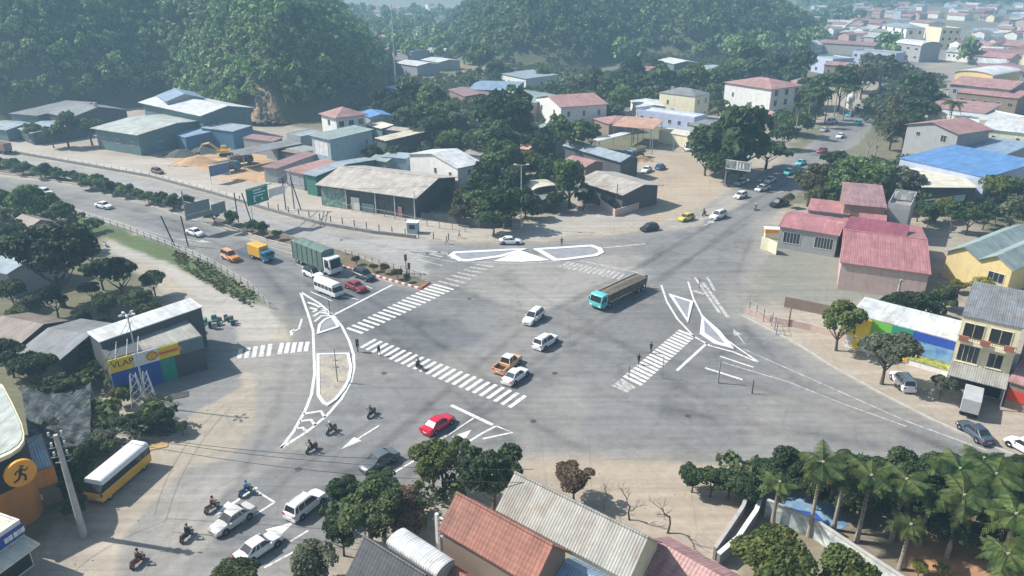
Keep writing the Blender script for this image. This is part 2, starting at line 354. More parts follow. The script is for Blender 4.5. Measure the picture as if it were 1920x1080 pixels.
def hillmesh(name, hf, x0, x1, y0, y1, s):
    X, Y = np.meshgrid(np.arange(x0, x1, s), np.arange(y0, y1, s)); Z = hf(X, Y)
    C = np.empty(X.shape+(4,)); C[:] = (*HCOL, 1); C[..., :3] *= (.7+.6*fbm(X, Y, 15))[..., None]
    # bare cut face where earth was dug away
    bx, by = G(478, 236).x, G(478, 236).y; r = np.hypot((X-bx)/9, (Y-by-2)/5); a = (1-sm(r*1.0+(fbm(X, Y, 5)-.5)*1.3, .45, .85))[..., None]
    C[..., :3] = C[..., :3]*(1-a)+np.where((fbm(X, Y, 8) > .5)[..., None], np.array((.20,.155,.10)), np.array((.13,.12,.08)))*a
    Z = Z+(fbm(X, Y, 6)-.5)*3*(Z > .5)
    return tag(link(name, gridmesh(name, X, Y, Z, C)), kind='structure')
hillmesh("hill", h1, -420, -40, 225, 650, 2.2)
hillmesh("hill", h2, -80, 260, 400, 800, 5)
def hill_hit(px, py):
    u = (px-960)/FP; v = -(py-540)/FP; d = np.array([u, CT+ST*v, -ST+CT*v]); t = np.arange(180, 700, .5); P = d[None]*t[:, None]; z = h1(P[:, 0], P[:, 1]); k = np.argmax(P[:, 2]+HC < z); return P[k, 0], P[k, 1], z[k]
rb = np.random.default_rng(4); nb = 22; Xb = np.zeros((nb, nb)); Yb = Xb.copy(); Zb = Xb.copy()
for i in range(nb):
    for j in range(nb):
        s_, t_ = i/(nb-1), j/(nb-1); wd = .35+.65*t_; px = 497+(s_-.5)*78*wd+8*t_; py = 166+72*t_; x, y, z = hill_hit(px, min(py, 232)); e = min(s_, 1-s_, t_, 1.0)*4; Xb[i, j] = x; Yb[i, j] = y-.8*min(e, 1)-rb.uniform(0, 1.3)*min(e, 1); Zb[i, j] = z+rb.uniform(-.3, .9)*min(e, 1)
Cb = np.ones((nb, nb, 4)); k_ = (fbm(Xb*1.0, Zb*1.6, 5) > .47)[..., None]; Cb[..., :3] = np.where(k_, np.array((.36,.25,.16)), np.array((.17,.155,.12)))*(.75+.5*rb.random((nb, nb)))[..., None]
tag(link("earth_cutting", gridmesh("earth_cutting", Xb, Yb, Zb, Cb)), kind='structure')
def h3(X, Y): return np.maximum(90*np.exp(-((X+600)/380)**2-((Y-2100)/260)**2), 110*np.exp(-((X-700)/500)**2-((Y-2300)/260)**2))-4
X, Y = np.meshgrid(np.arange(-1300, 2300, 40), np.arange(1100, 3000, 40)); Cc = np.empty(X.shape+(4,)); Cc[:] = (.09,.11,.05,1)
tag(link("distant_hills", gridmesh("distant_hills", X, Y, h3(X, Y), Cc)), kind='structure')

# ------------------------------------------------------------------ painted markings
WHT = mat("road_paint", (.74,.74,.73), .75, .35, 3.0, c2=(.50,.49,.47), f2=2.2)
WHT2 = mat("worn_road_paint", (.52,.51,.49), .85, .4, 2.0, c2=(.29,.285,.275), f2=1.6)
KERB = mat("white_kerb", (.74,.75,.80), .7, .15, 1.5)
def marks(name, items, m=WHT, z=.022):
    b = MB()
    for it in items:
        if it[0] == 'q': pts = [G(*p) for p in it[1]]; b.add([(p.x, p.y, z) for p in pts], [tuple(range(len(pts)))], m)
        else:
            _, pl, wd = it; pts = [G(*p).to_2d() for p in pl]
            L, Rr = [], []
            for i, p in enumerate(pts):
                a = pts[max(i-1, 0)]; c = pts[min(i+1, len(pts)-1)]; d = (c-a).normalized(); nrm = Vector((-d.y, d.x))*wd/2
                L.append(p+nrm); Rr.append(p-nrm)
            for i in range(len(pts)-1): b.add([(*L[i], z), (*Rr[i], z), (*Rr[i+1], z), (*L[i+1], z)], [(0,1,2,3)], m)
    return tag(b.build(name), kind='structure')
def crosswalk(a0, a1, b0, b1, n, wd=.55, m=WHT):
    b = MB(); A0, A1, B0, B1 = [G(*p).to_2d() for p in (a0, a1, b0, b1)]; ax = (B0-A0).normalized()
    for i in range(n):
        t = i/(n-1); p, q = A0.lerp(B0, t), A1.lerp(B1, t); d = (q-p).normalized(); s = Vector((-d.y, d.x))*wd/2
        if random.random() < .0: continue
        b.add([(*(p+s), .022), (*(p-s), .022), (*(q-s), .022), (*(q+s), .022)], [(0,1,2,3)], m)
    return tag(b.build("crosswalk"), kind='structure')
crosswalk((651,615), (680,625), (812,533), (850,543), 19)
crosswalk((822,527), (860,537), (892,496), (925,500), 7, m=WHT2)
crosswalk((677,652), (705,636), (955,764), (985,742), 24)
crosswalk((448,672), (452,654), (503,668), (507,645), 5, .6)
crosswalk((524,664), (529,643), (573,659), (577,641), 5, .6)
crosswalk((1272,619), (1303,632), (1170,705), (1204,722), 19, .6)
crosswalk((1164,711), (1190,728), (1148,722), (1178,735), 4, .5, WHT2)
crosswalk((1068,491), (1048,501), (1170,513), (1158,524), 13, .55, WHT2)
marks("lane_line", [
 ('l', [(563,547),(578,590),(587,620),(590,700),(584,740),(572,770),(550,810),(526,841)], .38),
 ('l', [(563,547),(600,570),(625,592),(641,612),(655,640),(663,665),(664,690),(658,715),(640,748),(612,780),(575,810),(526,841)], .38),
 ('l', [(625,591),(736,534)], .42), ('l', [(582,547),(622,564)], .2), ('l', [(640,555),(672,562)], .2), ('l', [(686,536),(697,541)], .2),
 ('l', [(846,760),(924,797)], .5), ('l', [(888,784),(840,816)], .22),
 ('l', [(860,840),(905,812),(930,799)], .3), ('l', [(930,799),(961,811),(905,823)], .28),
 ('l', [(1240,535),(1250,565),(1270,598),(1300,630),(1330,648),(1375,660),(1425,681)], .32),
 ('l', [(1425,681),(1380,650),(1340,620),(1318,596),(1300,560),(1290,528)], .3),
 ('l', [(1325,644),(1269,695)], .42), ('l', [(1350,668),(1413,689)], .3), ('l', [(1322,690),(1392,712)], .4),
 ('l', [(476,918),(515,942)][::-1], .22), ('l', [(454,981),(515,942)], .22), ('l', [(545,1015),(578,995)], .22),
 ('l', [(495,1065),(560,1030)], .22), ('l', [(726,894),(800,850)], .22)])
marks("worn_lane_line", [
 ('l', [(120,385),(300,440),(370,458)], .16), ('l', [(190,362),(290,388),(400,424),(500,461),(640,503),(735,530)], .22),
 ('l', [(555,495),(600,515)], .18), ('l', [(470,448),(520,463)], .18),
 ('l', [(1350,678),(1480,717),(1580,757),(1700,800)], .2), ('l', [(1395,655),(1560,728),(1700,790),(1850,845)], .2),
 ('l', [(1030,445),(1150,433)], .3), ('l', [(1130,465),(1210,457)], .5), ('l', [(1090,489),(1195,511)], .35),
 ('l', [(1303,520),(1350,588)], .5), ('l', [(1318,530),(1365,595)], .6), ('l', [(1450,364),(1470,358)], .3),
 ('l', [(782,486),(830,498)], .35), ('l', [(765,502),(805,514)], .3), ('l', [(1300,412),(1318,410)], .3), ('l', [(1286,423),(1297,418)], .3),
 ('l', [(750,471),(850,478),(1000,481)], .25), ('l', [(760,473),(845,490),(960,494),(1050,490)], .25),
 ('l', [(1180,425),(1350,380),(1420,345),(1500,300)], .15)], WHT2)
def arrow(tail, tip, wd=.22, hw=.62, m=WHT, hl=.42):
    a, c = G(*tail).to_2d(), G(*tip).to_2d(); d = c-a; n = Vector((-d.y, d.x)).normalized(); b = MB(); e = a.lerp(c, 1-hl)
    b.add([(*(a+n*wd/2), .022), (*(a-n*wd/2), .022), (*(e-n*wd/2), .022), (*(e+n*wd/2), .022)], [(0,1,2,3)], m)
    b.add([(*(e+n*hw), .0225), (*(e-n*hw), .0225), (*c, .0225)], [(0,1,2)], m); return tag(b.build("road_arrow"), kind='structure')
arrow((711,798), (640,842)); arrow((855,826), (884,806), .3, .9, hl=.9); arrow((1397,646), (1375,617), .2, .7, WHT2)
arrow((482,914), (400,968), .35, .7); arrow((505,1004), (553,978), .3, 1.0, hl=.95); arrow((1318,424), (1340,413), .3, .9, WHT2)
arrow((838,815), (795,845), .5, 1.1, WHT2); arrow((1280,413), (1303,408), .3, .8, WHT2); arrow((335,448), (400,455), .25, .8, WHT2)
marks("road_arrow", [('l', [(566,598),(560,618)], .3), ('l', [(560,617),(548,622)], .35), ('q', [(543,621),(552,616),(549,628),(545,630)])])
# chevrons inside the channelising islands
def chev(pts, wd=.35): return ('l', pts, wd)
marks("island_hatching", [
 chev([(577,567),(590,571),(600,576)],.5), chev([(581,577),(592,580),(607,580)],.5), chev([(586,585),(598,580),(614,584)],.5),
 chev([(588,593),(600,585),(622,590)],.5), chev([(590,603),(603,592),(624,592)],.4),
 chev([(569,776),(602,771),(609,783)],.42), chev([(562,790),(583,787),(591,798)],.4), chev([(555,804),(567,802),(573,808)],.38)])
marks("worn_island_hatching", [chev([(770,472),(800,475),(830,482)],.5), chev([(800,470),(835,474),(850,486)],.5), chev([(795,476),(830,472)],.4),
 chev([(1326,520),(1340,545)],.5), chev([(1300,545),(1320,552)],.8)], WHT2)

IRON = mat('cast_iron_cover', (.07,.068,.065), .7, .3, 4)
for px in ((880,560),(1040,700),(720,700),(1130,470),(560,880),(1290,780),(480,470),(640,450),(1000,790)):
    g_ = G(*px); b = MB(); b.prism([(math.cos(k*math.pi/8)*.38, math.sin(k*math.pi/8)*.38) for k in range(16)], .0, .014, IRON); tag(b.build('manhole_cover', loc=(g_.x, g_.y, .014)), kind='structure')
# raised traffic islands with white kerbs
ISLF = mat("island_fill", (.42,.37,.30), .9, .25, 1.2, c2=(.30,.28,.25)); ISLG = mat("island_paving", (.27,.275,.30), .85, .2)
def island(outer, fill, kw=.38, h=.16, gaps=False):
    P = [G(*p).to_2d() for p in outer]
    c = sum(P, Vector((0,0)))/len(P); area = sum(P[i].x*P[(i+1)%len(P)].y-P[(i+1)%len(P)].x*P[i].y for i in range(len(P)))
    if area < 0: P = P[::-1]
    Q = []
    for i, p in enumerate(P):
        a, b = P[i-1], P[(i+1) % len(P)]; d1 = (p-a).normalized(); d2 = (b-p).normalized(); nn = Vector((-(d1.y+d2.y), d1.x+d2.x)); l = max(nn.length, .5)
        nn.normalize(); cosx = max(.45, nn.dot(Vector((-d1.y, d1.x)))); Q.append(p+nn*kw/cosx)
    b = MB(); n = len(P)
    b.add([(*p, .0) for p in P]+[(*p, h) for p in P]+[(*p, h) for p in Q]+[(*p, .0) for p in Q],
          sum([[(i,(i+1)%n,n+(i+1)%n,n+i), (n+i,n+(i+1)%n,2*n+(i+1)%n,2*n+i), (2*n+i,2*n+(i+1)%n,3*n+(i+1)%n,3*n+i)] for i in range(n)], []), KERB)
    f = MB(); f.add([(*p, h*.55) for p in Q], [tuple(range(n))], fill); t = f.build("traffic_island"); tag(t, kind='structure'); b.build("kerb", t)
    return t
island([(594,664),(655,663),(661,690),(657,712),(648,730),(632,750),(615,762),(605,758),(594,742)], ISLF)
island([(594,628),(597,610),(607,600),(624,593),(633,606),(637,614)], ISLG)
island([(842,479),(850,473),(950,468),(990,467),(940,483),(880,491),(860,490)], ISLG, .95)
island([(1000,467),(1110,460),(1128,466),(1133,474),(1120,481),(1060,489),(1040,490)], ISLG, .95)
island([(926,491),(976,471),(1030,489),(980,492)], KERB, .5)
island([(1254,552),(1290,605),(1300,566)], ISLG, .5)
island([(1316,592),(1312,626),(1340,645),(1376,655),(1350,622)], ISLG, .7)

# central median: kerb, soil strip
MED = [(-300,276),(-60,306),(0,312),(130,338),(270,372),(350,397),(440,419),(520,438),(640,473),(700,496),(805,531)]
MED2 = [(-300,283),(-60,315),(0,326),(100,339),(200,358),(290,381),(400,416),(500,451),(560,467),(640,498),(790,541)]
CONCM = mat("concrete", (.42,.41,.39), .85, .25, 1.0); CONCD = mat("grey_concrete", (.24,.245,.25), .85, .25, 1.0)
SOILM = mat("median_soil", (.20,.14,.09), .95, .3, 1.0, c2=(.12,.12,.07)); REDM = mat("red_kerb_paint", (.50,.13,.09), .7, .2)
mb = MB(); A = [G(*p) for p in MED]; Bq = [G(*p) for p in MED2]
f = MB()
f.add([(p.x, p.y, .12) for p in A]+[(p.x, p.y, .12) for p in Bq[::-1]], [tuple(range(len(A)+len(Bq)))], SOILM)
med = f.build("median"); tag(med, kind='structure')
def wallstrip(b, pts, wd, z0, z1, m):
    pts = [Vector((p[0], p[1])) for p in pts]
    for i in range(len(pts)-1):
        d = (pts[i+1]-pts[i]).normalized(); nn = Vector((-d.y, d.x))*wd/2; p, q = pts[i], pts[i+1]+d*0
        b.hexa([(*(p-nn), z0), (*(q-nn), z0), (*(q+nn), z0), (*(p+nn), z0)], [(*(p-nn), z1), (*(q-nn), z1), (*(q+nn), z1), (*(p+nn), z1)], m)
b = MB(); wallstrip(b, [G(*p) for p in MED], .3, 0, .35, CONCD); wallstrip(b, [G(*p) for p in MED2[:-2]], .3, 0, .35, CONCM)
wallstrip(b, [G(805,531), G(790,541)], .3, 0, .3, REDM); b.build("kerb", med)
b = MB(); p0, p1 = G(640,500), G(790,543)
for i in range(26):
    a, c = p0.lerp(p1, i/26), p0.lerp(p1, (i+1)/26); wallstrip(b, [a, c], .32, 0, .3, REDM if i % 2 else KERB)
b.build("striped_kerb", med)
b = MB(); wallstrip(b, [G(*p) for p in ((1392,592),(1430,612),(1480,637),(1520,661),(1560,687),(1650,737),(1750,788),(1850,833),(1990,890))], .28, 0, .14, CONCM)
tag(b.build("kerb"), kind='structure')
# ------------------------------------------------------------------ buildings
GLASS = mat("window_glass", (.03,.04,.05), .15, .1, spec=.6); FRAME = mat("window_frame", (.62,.62,.6), .6, .1); FRAMED = mat("dark_frame", (.10,.10,.11), .5, .1)
def RM(name, c, c2=None, kind='corr', rough=.55): return mat(name, c, rough, .2, .5, kind=kind, c2=c2, spec=.4)
def WM(name, c, c2=None): return mat(name, c, .85, .12, .8, kind='wall', c2=c2)
ROOFS = dict(
 grey=RM("grey_roof_sheet", (.24,.26,.28), (.20,.15,.11)), pale=RM("pale_roof_sheet", (.46,.50,.47), (.32,.30,.26)), white=RM("white_roof_sheet", (.66,.69,.71), (.45,.43,.39)),
 blueg=RM("blue_grey_roof_sheet", (.33,.40,.46), (.25,.25,.24)), blue=RM("blue_roof_sheet", (.12,.27,.56), (.15,.27,.46)), lblue=RM("light_blue_roof_sheet", (.25,.35,.48), (.2,.28,.38)),
 red=RM("red_roof_sheet", (.42,.19,.20), (.36,.17,.17)), maroon=RM("maroon_roof_sheet", (.28,.085,.12), (.25,.08,.1)), pink=RM("faded_red_roof_sheet", (.43,.25,.24), (.29,.18,.145)),
 terra=RM("terracotta_roof_tile", (.31,.135,.10), (.23,.115,.09), 'tile', .7), beige=RM("beige_roof_sheet", (.48,.45,.41), (.35,.275,.21)), cream=RM("cream_roof_sheet", (.68,.64,.52), (.5,.45,.34)),
 green=RM("grey_green_roof_sheet", (.30,.38,.37), (.24,.28,.26)), brown=RM("weathered_brown_roof_sheet", (.27,.22,.19), (.17,.13,.11)), dark=RM("dark_grey_roof_tile", (.075,.08,.09), (.05,.05,.055), 'tile'),
 fibro=RM("weathered_cement_roof_sheet", (.34,.335,.31), (.26,.215,.165)), peach=RM("peach_roof_sheet", (.60,.36,.26), (.5,.3,.2)), rpink=RM("pink_tile_roof", (.45,.26,.25), (.36,.2,.19), 'tile'),
 mauve=RM("mauve_roof_sheet", (.33,.20,.21), (.27,.17,.17)))
WALLS = dict(white=WM("white_plaster", (.72,.72,.70)), cream=WM("cream_plaster", (.74,.68,.48)), grey=WM("grey_plaster", (.33,.34,.35)), blue=WM("blue_cladding", (.08,.18,.31)),
 lblue=WM("light_blue_plaster", (.36,.47,.53)), dark=WM("dark_cladding_and_shade", (.085,.095,.10)), teal=WM("teal_cladding", (.13,.20,.215)), lilac=WM("pale_violet_plaster", (.46,.53,.70)),  # dark serves plain cladding and the painted shade of open fronts
 brown=WM("brown_plaster", (.25,.19,.15)), pinkw=WM("pinkish_plaster", (.55,.42,.38)), yellow=WM("yellow_plaster", (.70,.56,.27)), green=WM("green_cladding", (.06,.20,.15)), orange=WM("orange_cladding", (.62,.24,.05)))
TANK = mat("steel_tank", (.55,.56,.57), .3, .1, metal=.7)
POST = mat("steel_post", (.30,.31,.32), .6, .1)
MAXW = [26]
def frame_of(A, B, C, h):
    a, b, c = [G(*p, h).to_2d() for p in (A, B, C)]; e1 = (b-a).normalized(); L = (b-a).length
    s = 1 if e1.x*(c-b).y-e1.y*(c-b).x > 0 else -1; e2 = Vector((-e1.y, e1.x))*s; W = abs((c-b).dot(e2))
    W = min(max(W, 2.0), MAXW[0]); return (a+b)/2+e2*W/2, e1, e2, L, W
def window(root, n2, cpt, u, z, ww, wh, pane=None, fr=None, bars=1, sill=False, name="window"):
    """n2: outward normal (local), cpt: wall centre (local)"""
    t = Vector((-n2.y, n2.x)); o = cpt+t*u; rz = math.atan2(t.y, t.x); fr = fr or FRAME; pane = pane or GLASS
    b = MB(); e = .08
    for x0, x1, z0, z1 in ((-ww/2-e,-ww/2,-wh/2-e,wh/2+e), (ww/2,ww/2+e,-wh/2-e,wh/2+e), (-ww/2,ww/2,wh/2,wh/2+e), (-ww/2,ww/2,-wh/2-e,-wh/2)): b.box(x0, x1, -.07, .0, z0, z1, fr)
    for k in range(bars):
        x = -ww/2+ww*(k+1)/(bars+1); b.box(x-.025, x+.025, -.055, -.026, -wh/2, wh/2, fr)
    w_ = b.build(name, root, loc=(o.x, o.y, z), rot=(0, 0, rz))
    p = MB(); p.box(-ww/2, ww/2, -.024, .0, -wh/2, wh/2, pane); p.build("pane", w_)
    if sill: q = MB(); q.box(-ww/2-.15, ww/2+.15, -.18, 0, -wh/2-.17, -wh/2-.085, fr); q.build("sill", w_)
    return w_
NB = [0]
def house(label, A, B, C, h, roof='gable', rh=1.2, rm='grey', wm='grey', ridge='x', over=.45, wins=(), doors=(), open_=False, cat='house', group=None,
          name='house', parapet=.5, cap=False, tank=None, z0=0.0, spans=1):
    ctr, e1, e2, L1, W1 = frame_of(A, B, C, h)
    if ridge == 'x': ex, L, W = e1, L1, W1
    else: ex, L, W = e2, W1, L1
    phi = math.atan2(ex.y, ex.x); root = empty(name, (ctr.x, ctr.y, z0), phi, label, cat, group)
    rot = lambda v: Vector((v.x*math.cos(-phi)-v.y*math.sin(-phi), v.x*math.sin(-phi)+v.y*math.cos(-phi)))
    N = {'n': rot(-e2), 'r': rot(e1), 'f': rot(e2), 'l': rot(-e1)}
    half = {'n': W1/2, 'r': L1/2, 'f': W1/2, 'l': L1/2}; length = {'n': L1, 'r': W1, 'f': L1, 'l': W1}
    rmat = ROOFS[rm] if isinstance(rm, str) else rm; wmat = WALLS[wm] if isinstance(wm, str) else wm
    o = over; x0, x1 = -L/2-o, L/2+o; t = .13; b = MB(); wb = MB()
    loc_e2 = rot(e2)           # far direction in local axes
    far = 1 if (loc_e2.y if ridge == 'x' else 0) >= 0 else -1
    if roof == 'gable':
        sw = W/spans
        for k in range(spans):
            yc = -W/2+sw*(k+.5); ol = o if k == 0 else 0; orr = o if k == spans-1 else 0; sl = rh/(sw/2)
            for sgn, oo in ((-1, ol), (1, orr)):
                y_e = yc+sgn*(sw/2+oo); z_e = h-sl*oo
                q = [(yc, h+rh), (y_e, z_e), (y_e, z_e+t), (yc, h+rh+t)]; b.extr_x(q, x0, x1, rmat)
        prof = [(-W/2, 0), (W/2, 0), (W/2, h-.02)]
        for k in range(spans-1, -1, -1): yc = -W/2+sw*(k+.5); prof += [(yc, h+rh-.03), (yc-sw/2, h-.02)]
        if not open_: wb.extr_x(prof, -L/2, L/2, wmat)
    elif roof == 'shed':
        za, zb = (h, h+rh) if far > 0 else (h+rh, h); sl = (zb-za)/W
        b.extr_x([(-W/2-o, za-sl*o), (W/2+o, zb+sl*o), (W/2+o, zb+sl*o+t), (-W/2-o, za-sl*o+t)], x0, x1, rmat)
        if not open_: wb.extr_x([(-W/2, 0), (W/2, 0), (W/2, zb-.02), (-W/2, za-.02)], -L/2, L/2, wmat)
    elif roof == 'vault':
        n = 10; top = []; bot = []
        for k in range(n+1):
            a = math.pi*k/n; y = -(W/2+o)*math.cos(a); z = h+rh*math.sin(a); top.append((y, z+t)); bot.append((y, z))
        for k in range(n): b.extr_x([bot[k], bot[k+1], top[k+1], top[k]], x0, x1, rmat)
        if not open_: wb.extr_x([(-W/2, 0), (W/2, 0), (W/2, h)]+[((W/2)*math.cos(math.pi*k/8), h+(rh-.1)*math.sin(math.pi*k/8)) for k in range(1, 8)]+[(-W/2, h)], -L/2, L/2, wmat)
    elif roof == 'hip':
        y0, y1 = -W/2-o, W/2+o; r = max(L-W, .6)/2; zz = h
        b.add([(x0,y0,zz),(x1,y0,zz),(x1,y1,zz),(x0,y1,zz),(-r,0,h+rh),(r,0,h+rh),(x0,y0,zz-.15),(x1,y0,zz-.15),(x1,y1,zz-.15),(x0,y1,zz-.15)],
              [(0,1,5,4),(1,2,5),(2,3,4,5),(3,0,4),(6,7,1,0),(7,8,2,1),(8,9,3,2),(9,6,0,3),(9,8,7,6)], rmat)
        wb.box(-L/2, L/2, -W/2, W/2, 0, h-.16, wmat)
    elif roof == 'flat':
        wb.box(-L/2, L/2, -W/2, W/2, 0, h, wmat); b.box(-L/2+.15, L/2-.15, -W/2+.15, W/2-.15, h, h+.06, rmat)
        if parapet:
            pr = MB()
            for q in ((-L/2,L/2,-W/2,-W/2+.15), (-L/2,L/2,W/2-.15,W/2), (-L/2,-L/2+.15,-W/2+.15,W/2-.15), (L/2-.15,L/2,-W/2+.15,W/2-.15)): pr.box(*q, h+.003, h+parapet, wmat)
            pr.build("parapet", root)
    ro = b.build("roof", root)
    if wb.v: wb.build("wall", root)
    if open_:
        nx = max(2, int(L//5)+1)
        for k in range(nx):
            for sy in (-1, 1):
                x = -L/2+.2+(L-.4)*k/(nx-1); zt = h if roof != 'shed' else (h if sy*far < 0 else h+rh)
                p = MB(); p.box(x-.09, x+.09, sy*(W/2-.2)-.09, sy*(W/2-.2)+.09, 0, zt-.02, POST); p.build("post", root)
    if cap and roof == 'gable':
        c = MB(); c.tube([(x0-.02, 0, h+rh+t+.01), (x1+.02, 0, h+rh+t+.01)], .13, rmat, 8); c.build("ridge_cap", ro)
    root['_n'] = 0
    for wsp in wins:   # (side, cols, rows, w, h [,z0, dz, u0, u1])
        side, nc, nr, ww, wh = wsp[:5]; kw = wsp[5] if len(wsp) > 5 else {}
        n2 = N[side]; cpt = n2*half[side]; Lw = length[side]; a, c = kw.get('u', (-.5, .5))
        for i in range(nc):
            for j in range(nr):
                fl = (kw.get('top', h)-kw.get('bot', 0))/nr; u = Lw*(a+(c-a)*(i+.5)/nc); z = kw.get('bot', 0)+fl*(j+.52)
                if kw.get('z'): z = kw['z']
                window(root, n2, cpt, u, z, ww, wh, kw.get('pane'), kw.get('fr'), kw.get('bars', 1), kw.get('sill', False))
    for side, uf, dw, dh in doors:
        n2 = N[side]; cpt = n2*half[side]; t2 = Vector((-n2.y, n2.x)); oo = cpt+t2*(length[side]*uf)
        d = MB(); d.box(-dw/2, dw/2, -.05, 0, 0, dh, FRAMED); dd = d.build("door", root, loc=(oo.x, oo.y, 0), rot=(0, 0, math.atan2(t2.y, t2.x)))
        hd = MB(); hd.box(dw/2-.2, dw/2-.1, -.09, -.05, .95, 1.1, FRAME); hd.build("handle", dd)
    if tank:
        x, y, zt = tank; watertank(root, x, y, zt)
    del root['_n']
    return root, N, half, length
def watertank(root, x, y, z, r=.6):
    b = MB(); b.cyl((x, y, z+.5+.65), (0,0,1), r, 1.3, TANK, 14); b.tube([(x, y, z+1.8), (x, y, z+1.95), (x, y, z+2.02)], [r*.95, r*.5, .1], TANK, 14)
    tk = b.build("water_tank", root, smooth=40); s = MB()
    for dx in (-.4, .4):
        for dy in (-.4, .4): s.box(x+dx-.04, x+dx+.04, y+dy-.04, y+dy+.04, z-.05, z+.5, POST)
    s.box(x-.44, x+.44, y-.44, y+.44, z+.5-.06, z+.5-.005, POST)
    s.build("tank_stand", tk)
def text(s, size, m, parent, loc, rot, name="lettering", ext=.01):
    cu = bpy.data.curves.new(name, 'FONT'); cu.body = s; cu.size = size; cu.extrude = ext; cu.align_x = 'CENTER'; cu.align_y = 'CENTER'; cu.shear = 0
    o = bpy.data.objects.new(name, cu); dg = bpy.context.evaluated_depsgraph_get(); col.objects.link(o); dg.update()
    me = bpy.data.meshes.new_from_object(o.evaluated_get(bpy.context.evaluated_depsgraph_get())); bpy.data.objects.remove(o)
    me.materials.clear(); me.materials.append(m); return link(name, me, parent, loc, rot)
W2 = dict(bars=1)
# --- left, below the hill
house("grey shed with a mono-pitch roof at the far left, under the forested hill", (20,213),(70,217),(120,193), 5, 'shed', .8, 'grey', 'teal', wins=[('n',2,1,1.2,1)])
house("low pale blue roofed shop with white pillars at the far left roadside", (30,239),(60,250),(112,221), 3.6, 'gable', .8, 'blueg', 'dark', wins=[('n',2,1,1.6,2,{'fr':FRAME,'bars':0})])
house("small blue-grey roofed shed cut by the left edge of the photo, beside the pillared shop", (-30,238),(12,244),(44,229), 3.6, 'gable', .8, 'blueg', 'teal')
house("long grey roofed warehouse with a white rooftop tank, left of the pale green workshop", (92,212),(132,221),(222,203), 5.5, 'gable', 2.2, 'grey', 'dark', tank=(6,0,7.2))
house("large pale green-grey roofed workshop with blue walls beside the upper road", (178,240),(258,252),(352,219), 6.2, 'gable', 1.1, 'pale', 'teal', over=1.0, wins=[('n',3,1,1.6,1.2),('r',2,1,2.2,2,{'z':2,'pane':WALLS['blue']})])
house("bright blue lean-to shed against the pale green roofed workshop", (313,248),(347,258),(383,236), 4.2, 'shed', .7, 'lblue', 'blue', over=.2, doors=[('n',0,2,2.6)])
house("tall white roofed open barn with dark walls behind the blue shed", (268,191),(378,215),(450,198), 9, 'gable', 1.6, 'white', 'teal', over=1.2)
house("blue cladded side building below the white roofed barn", (378,240),(436,247),(448,236), 5.5, 'shed', .4, 'blueg', 'blue', over=.2)
house("small slate-blue roofed house peeping over the white roofed barn", (296,179),(312,190),(372,178), 10.5, 'gable', 1.8, 'lblue', 'grey')
# --- scrap yard / roadside cluster
house("flat grey roofed shed at the back of the scrap yard", (497,271),(570,286),(592,276), 4, 'flat', 0, 'fibro', 'grey', parapet=0)
house("long low grey roof over the scrap yard lorries", (432,284),(455,291),(560,270), 4.2, 'shed', .2, 'grey', 'dark', open_=True, cat='shed', name='shed')
house("small flat roofed block with pale blue roof, left of the tall blue-grey house", (537,251),(563,257),(597,246), 5.5, 'flat', 0, 'blueg', 'grey', parapet=.2)
tb, N, hf, ln = house("tall narrow blue-grey house with a white framed front opening", (584,254),(618,262),(674,242), 9, 'shed', .5, 'green', 'lblue', over=.5, wins=[('r',1,1,.8,1.4,{'z':6.5,'u':(.2,.5)})])
window(tb, N['n'], N['n']*hf['n'], 0, 6.2, ln['n']*.72, 3.6, mat("white_shutter", (.72,.70,.70), .6), FRAME, 2)
house("low pink-grey roofed shed with long side, nearest the scrap yard", (494,313),(518,316),(576,289), 3.8, 'shed', .3, 'mauve', 'grey')
house("low shed with faded pink roof and white framed grey front", (537,319),(568,326),(614,303), 4.2, 'shed', .3, 'pink', 'grey', wins=[('n',1,1,3,1.8,{'bars':0,'pane':WALLS['grey']})])
house("long light blue roofed shop left of the big beige roof", (573,326),(592,330),(688,297), 5, 'gable', .8, 'blueg', 'green')
wsx = house("wide beige patched roof over an open roadside workshop", (600,345),(778,369),(845,331), 5, 'gable', 1.9, 'beige', 'dark', over=.8, cap=True, wins=[('n',4,1,2.6,2.2,{'bars':0,'fr':FRAMED})])
house("white gabled house with two dark windows behind the beige workshop roof", (768,289),(858,315),(877,299), 6.8, 'gable', 1.8, 'white', 'white', ridge='y', wins=[('n',2,1,.9,1.3,{'z':4.6,'u':(-.1,.5)}),('r',1,2,1,1.2)])
house("pink hip roofed house with white columns in front of the wooded hill", (602,213),(630,221),(686,214), 8.5, 'hip', 2.2, 'pink', 'white', over=.7, wins=[('n',1,2,1.2,1.6),('r',3,2,1.6,1.6)])
house("small bright blue roof tucked behind the pink hip roofed house", (676,211),(694,220),(722,211), 7, 'gable', .7, 'blue', 'grey')
house("cream canopy roof right of the pink hip roofed house", (686,233),(716,241),(728,236), 5, 'shed', .5, 'cream', 'teal')
house("long pale yellow-green roof with dark underside beside the thicket", (706,259),(724,264),(812,247), 4.2, 'shed', .9, 'cream', 'dark')
house("tiny rust-red roof among the trees right of the white gabled house", (880,319),(907,324),(924,314), 3.6, 'gable', .7, 'pink', 'brown')
house("white walled building with flat blue-grey roof beside the far dirt track", (940,138),(986,148),(1024,139), 5, 'shed', .6, 'blueg', 'white', wins=[('r',1,1,1,1)])
house("wide low blue roof across the middle distance", (880,168),(966,170),(1030,154), 4.2, 'gable', .8, 'lblue', 'grey')
house("broad grey-green roof left of the white church-like house", (905,180),(992,196),(1016,174), 6, 'gable', .9, 'green', 'pinkw')
house("low mauve-brown roof beside the dirt track", (842,168),(872,181),(908,171), 3.6, 'gable', .7, 'mauve', 'brown')
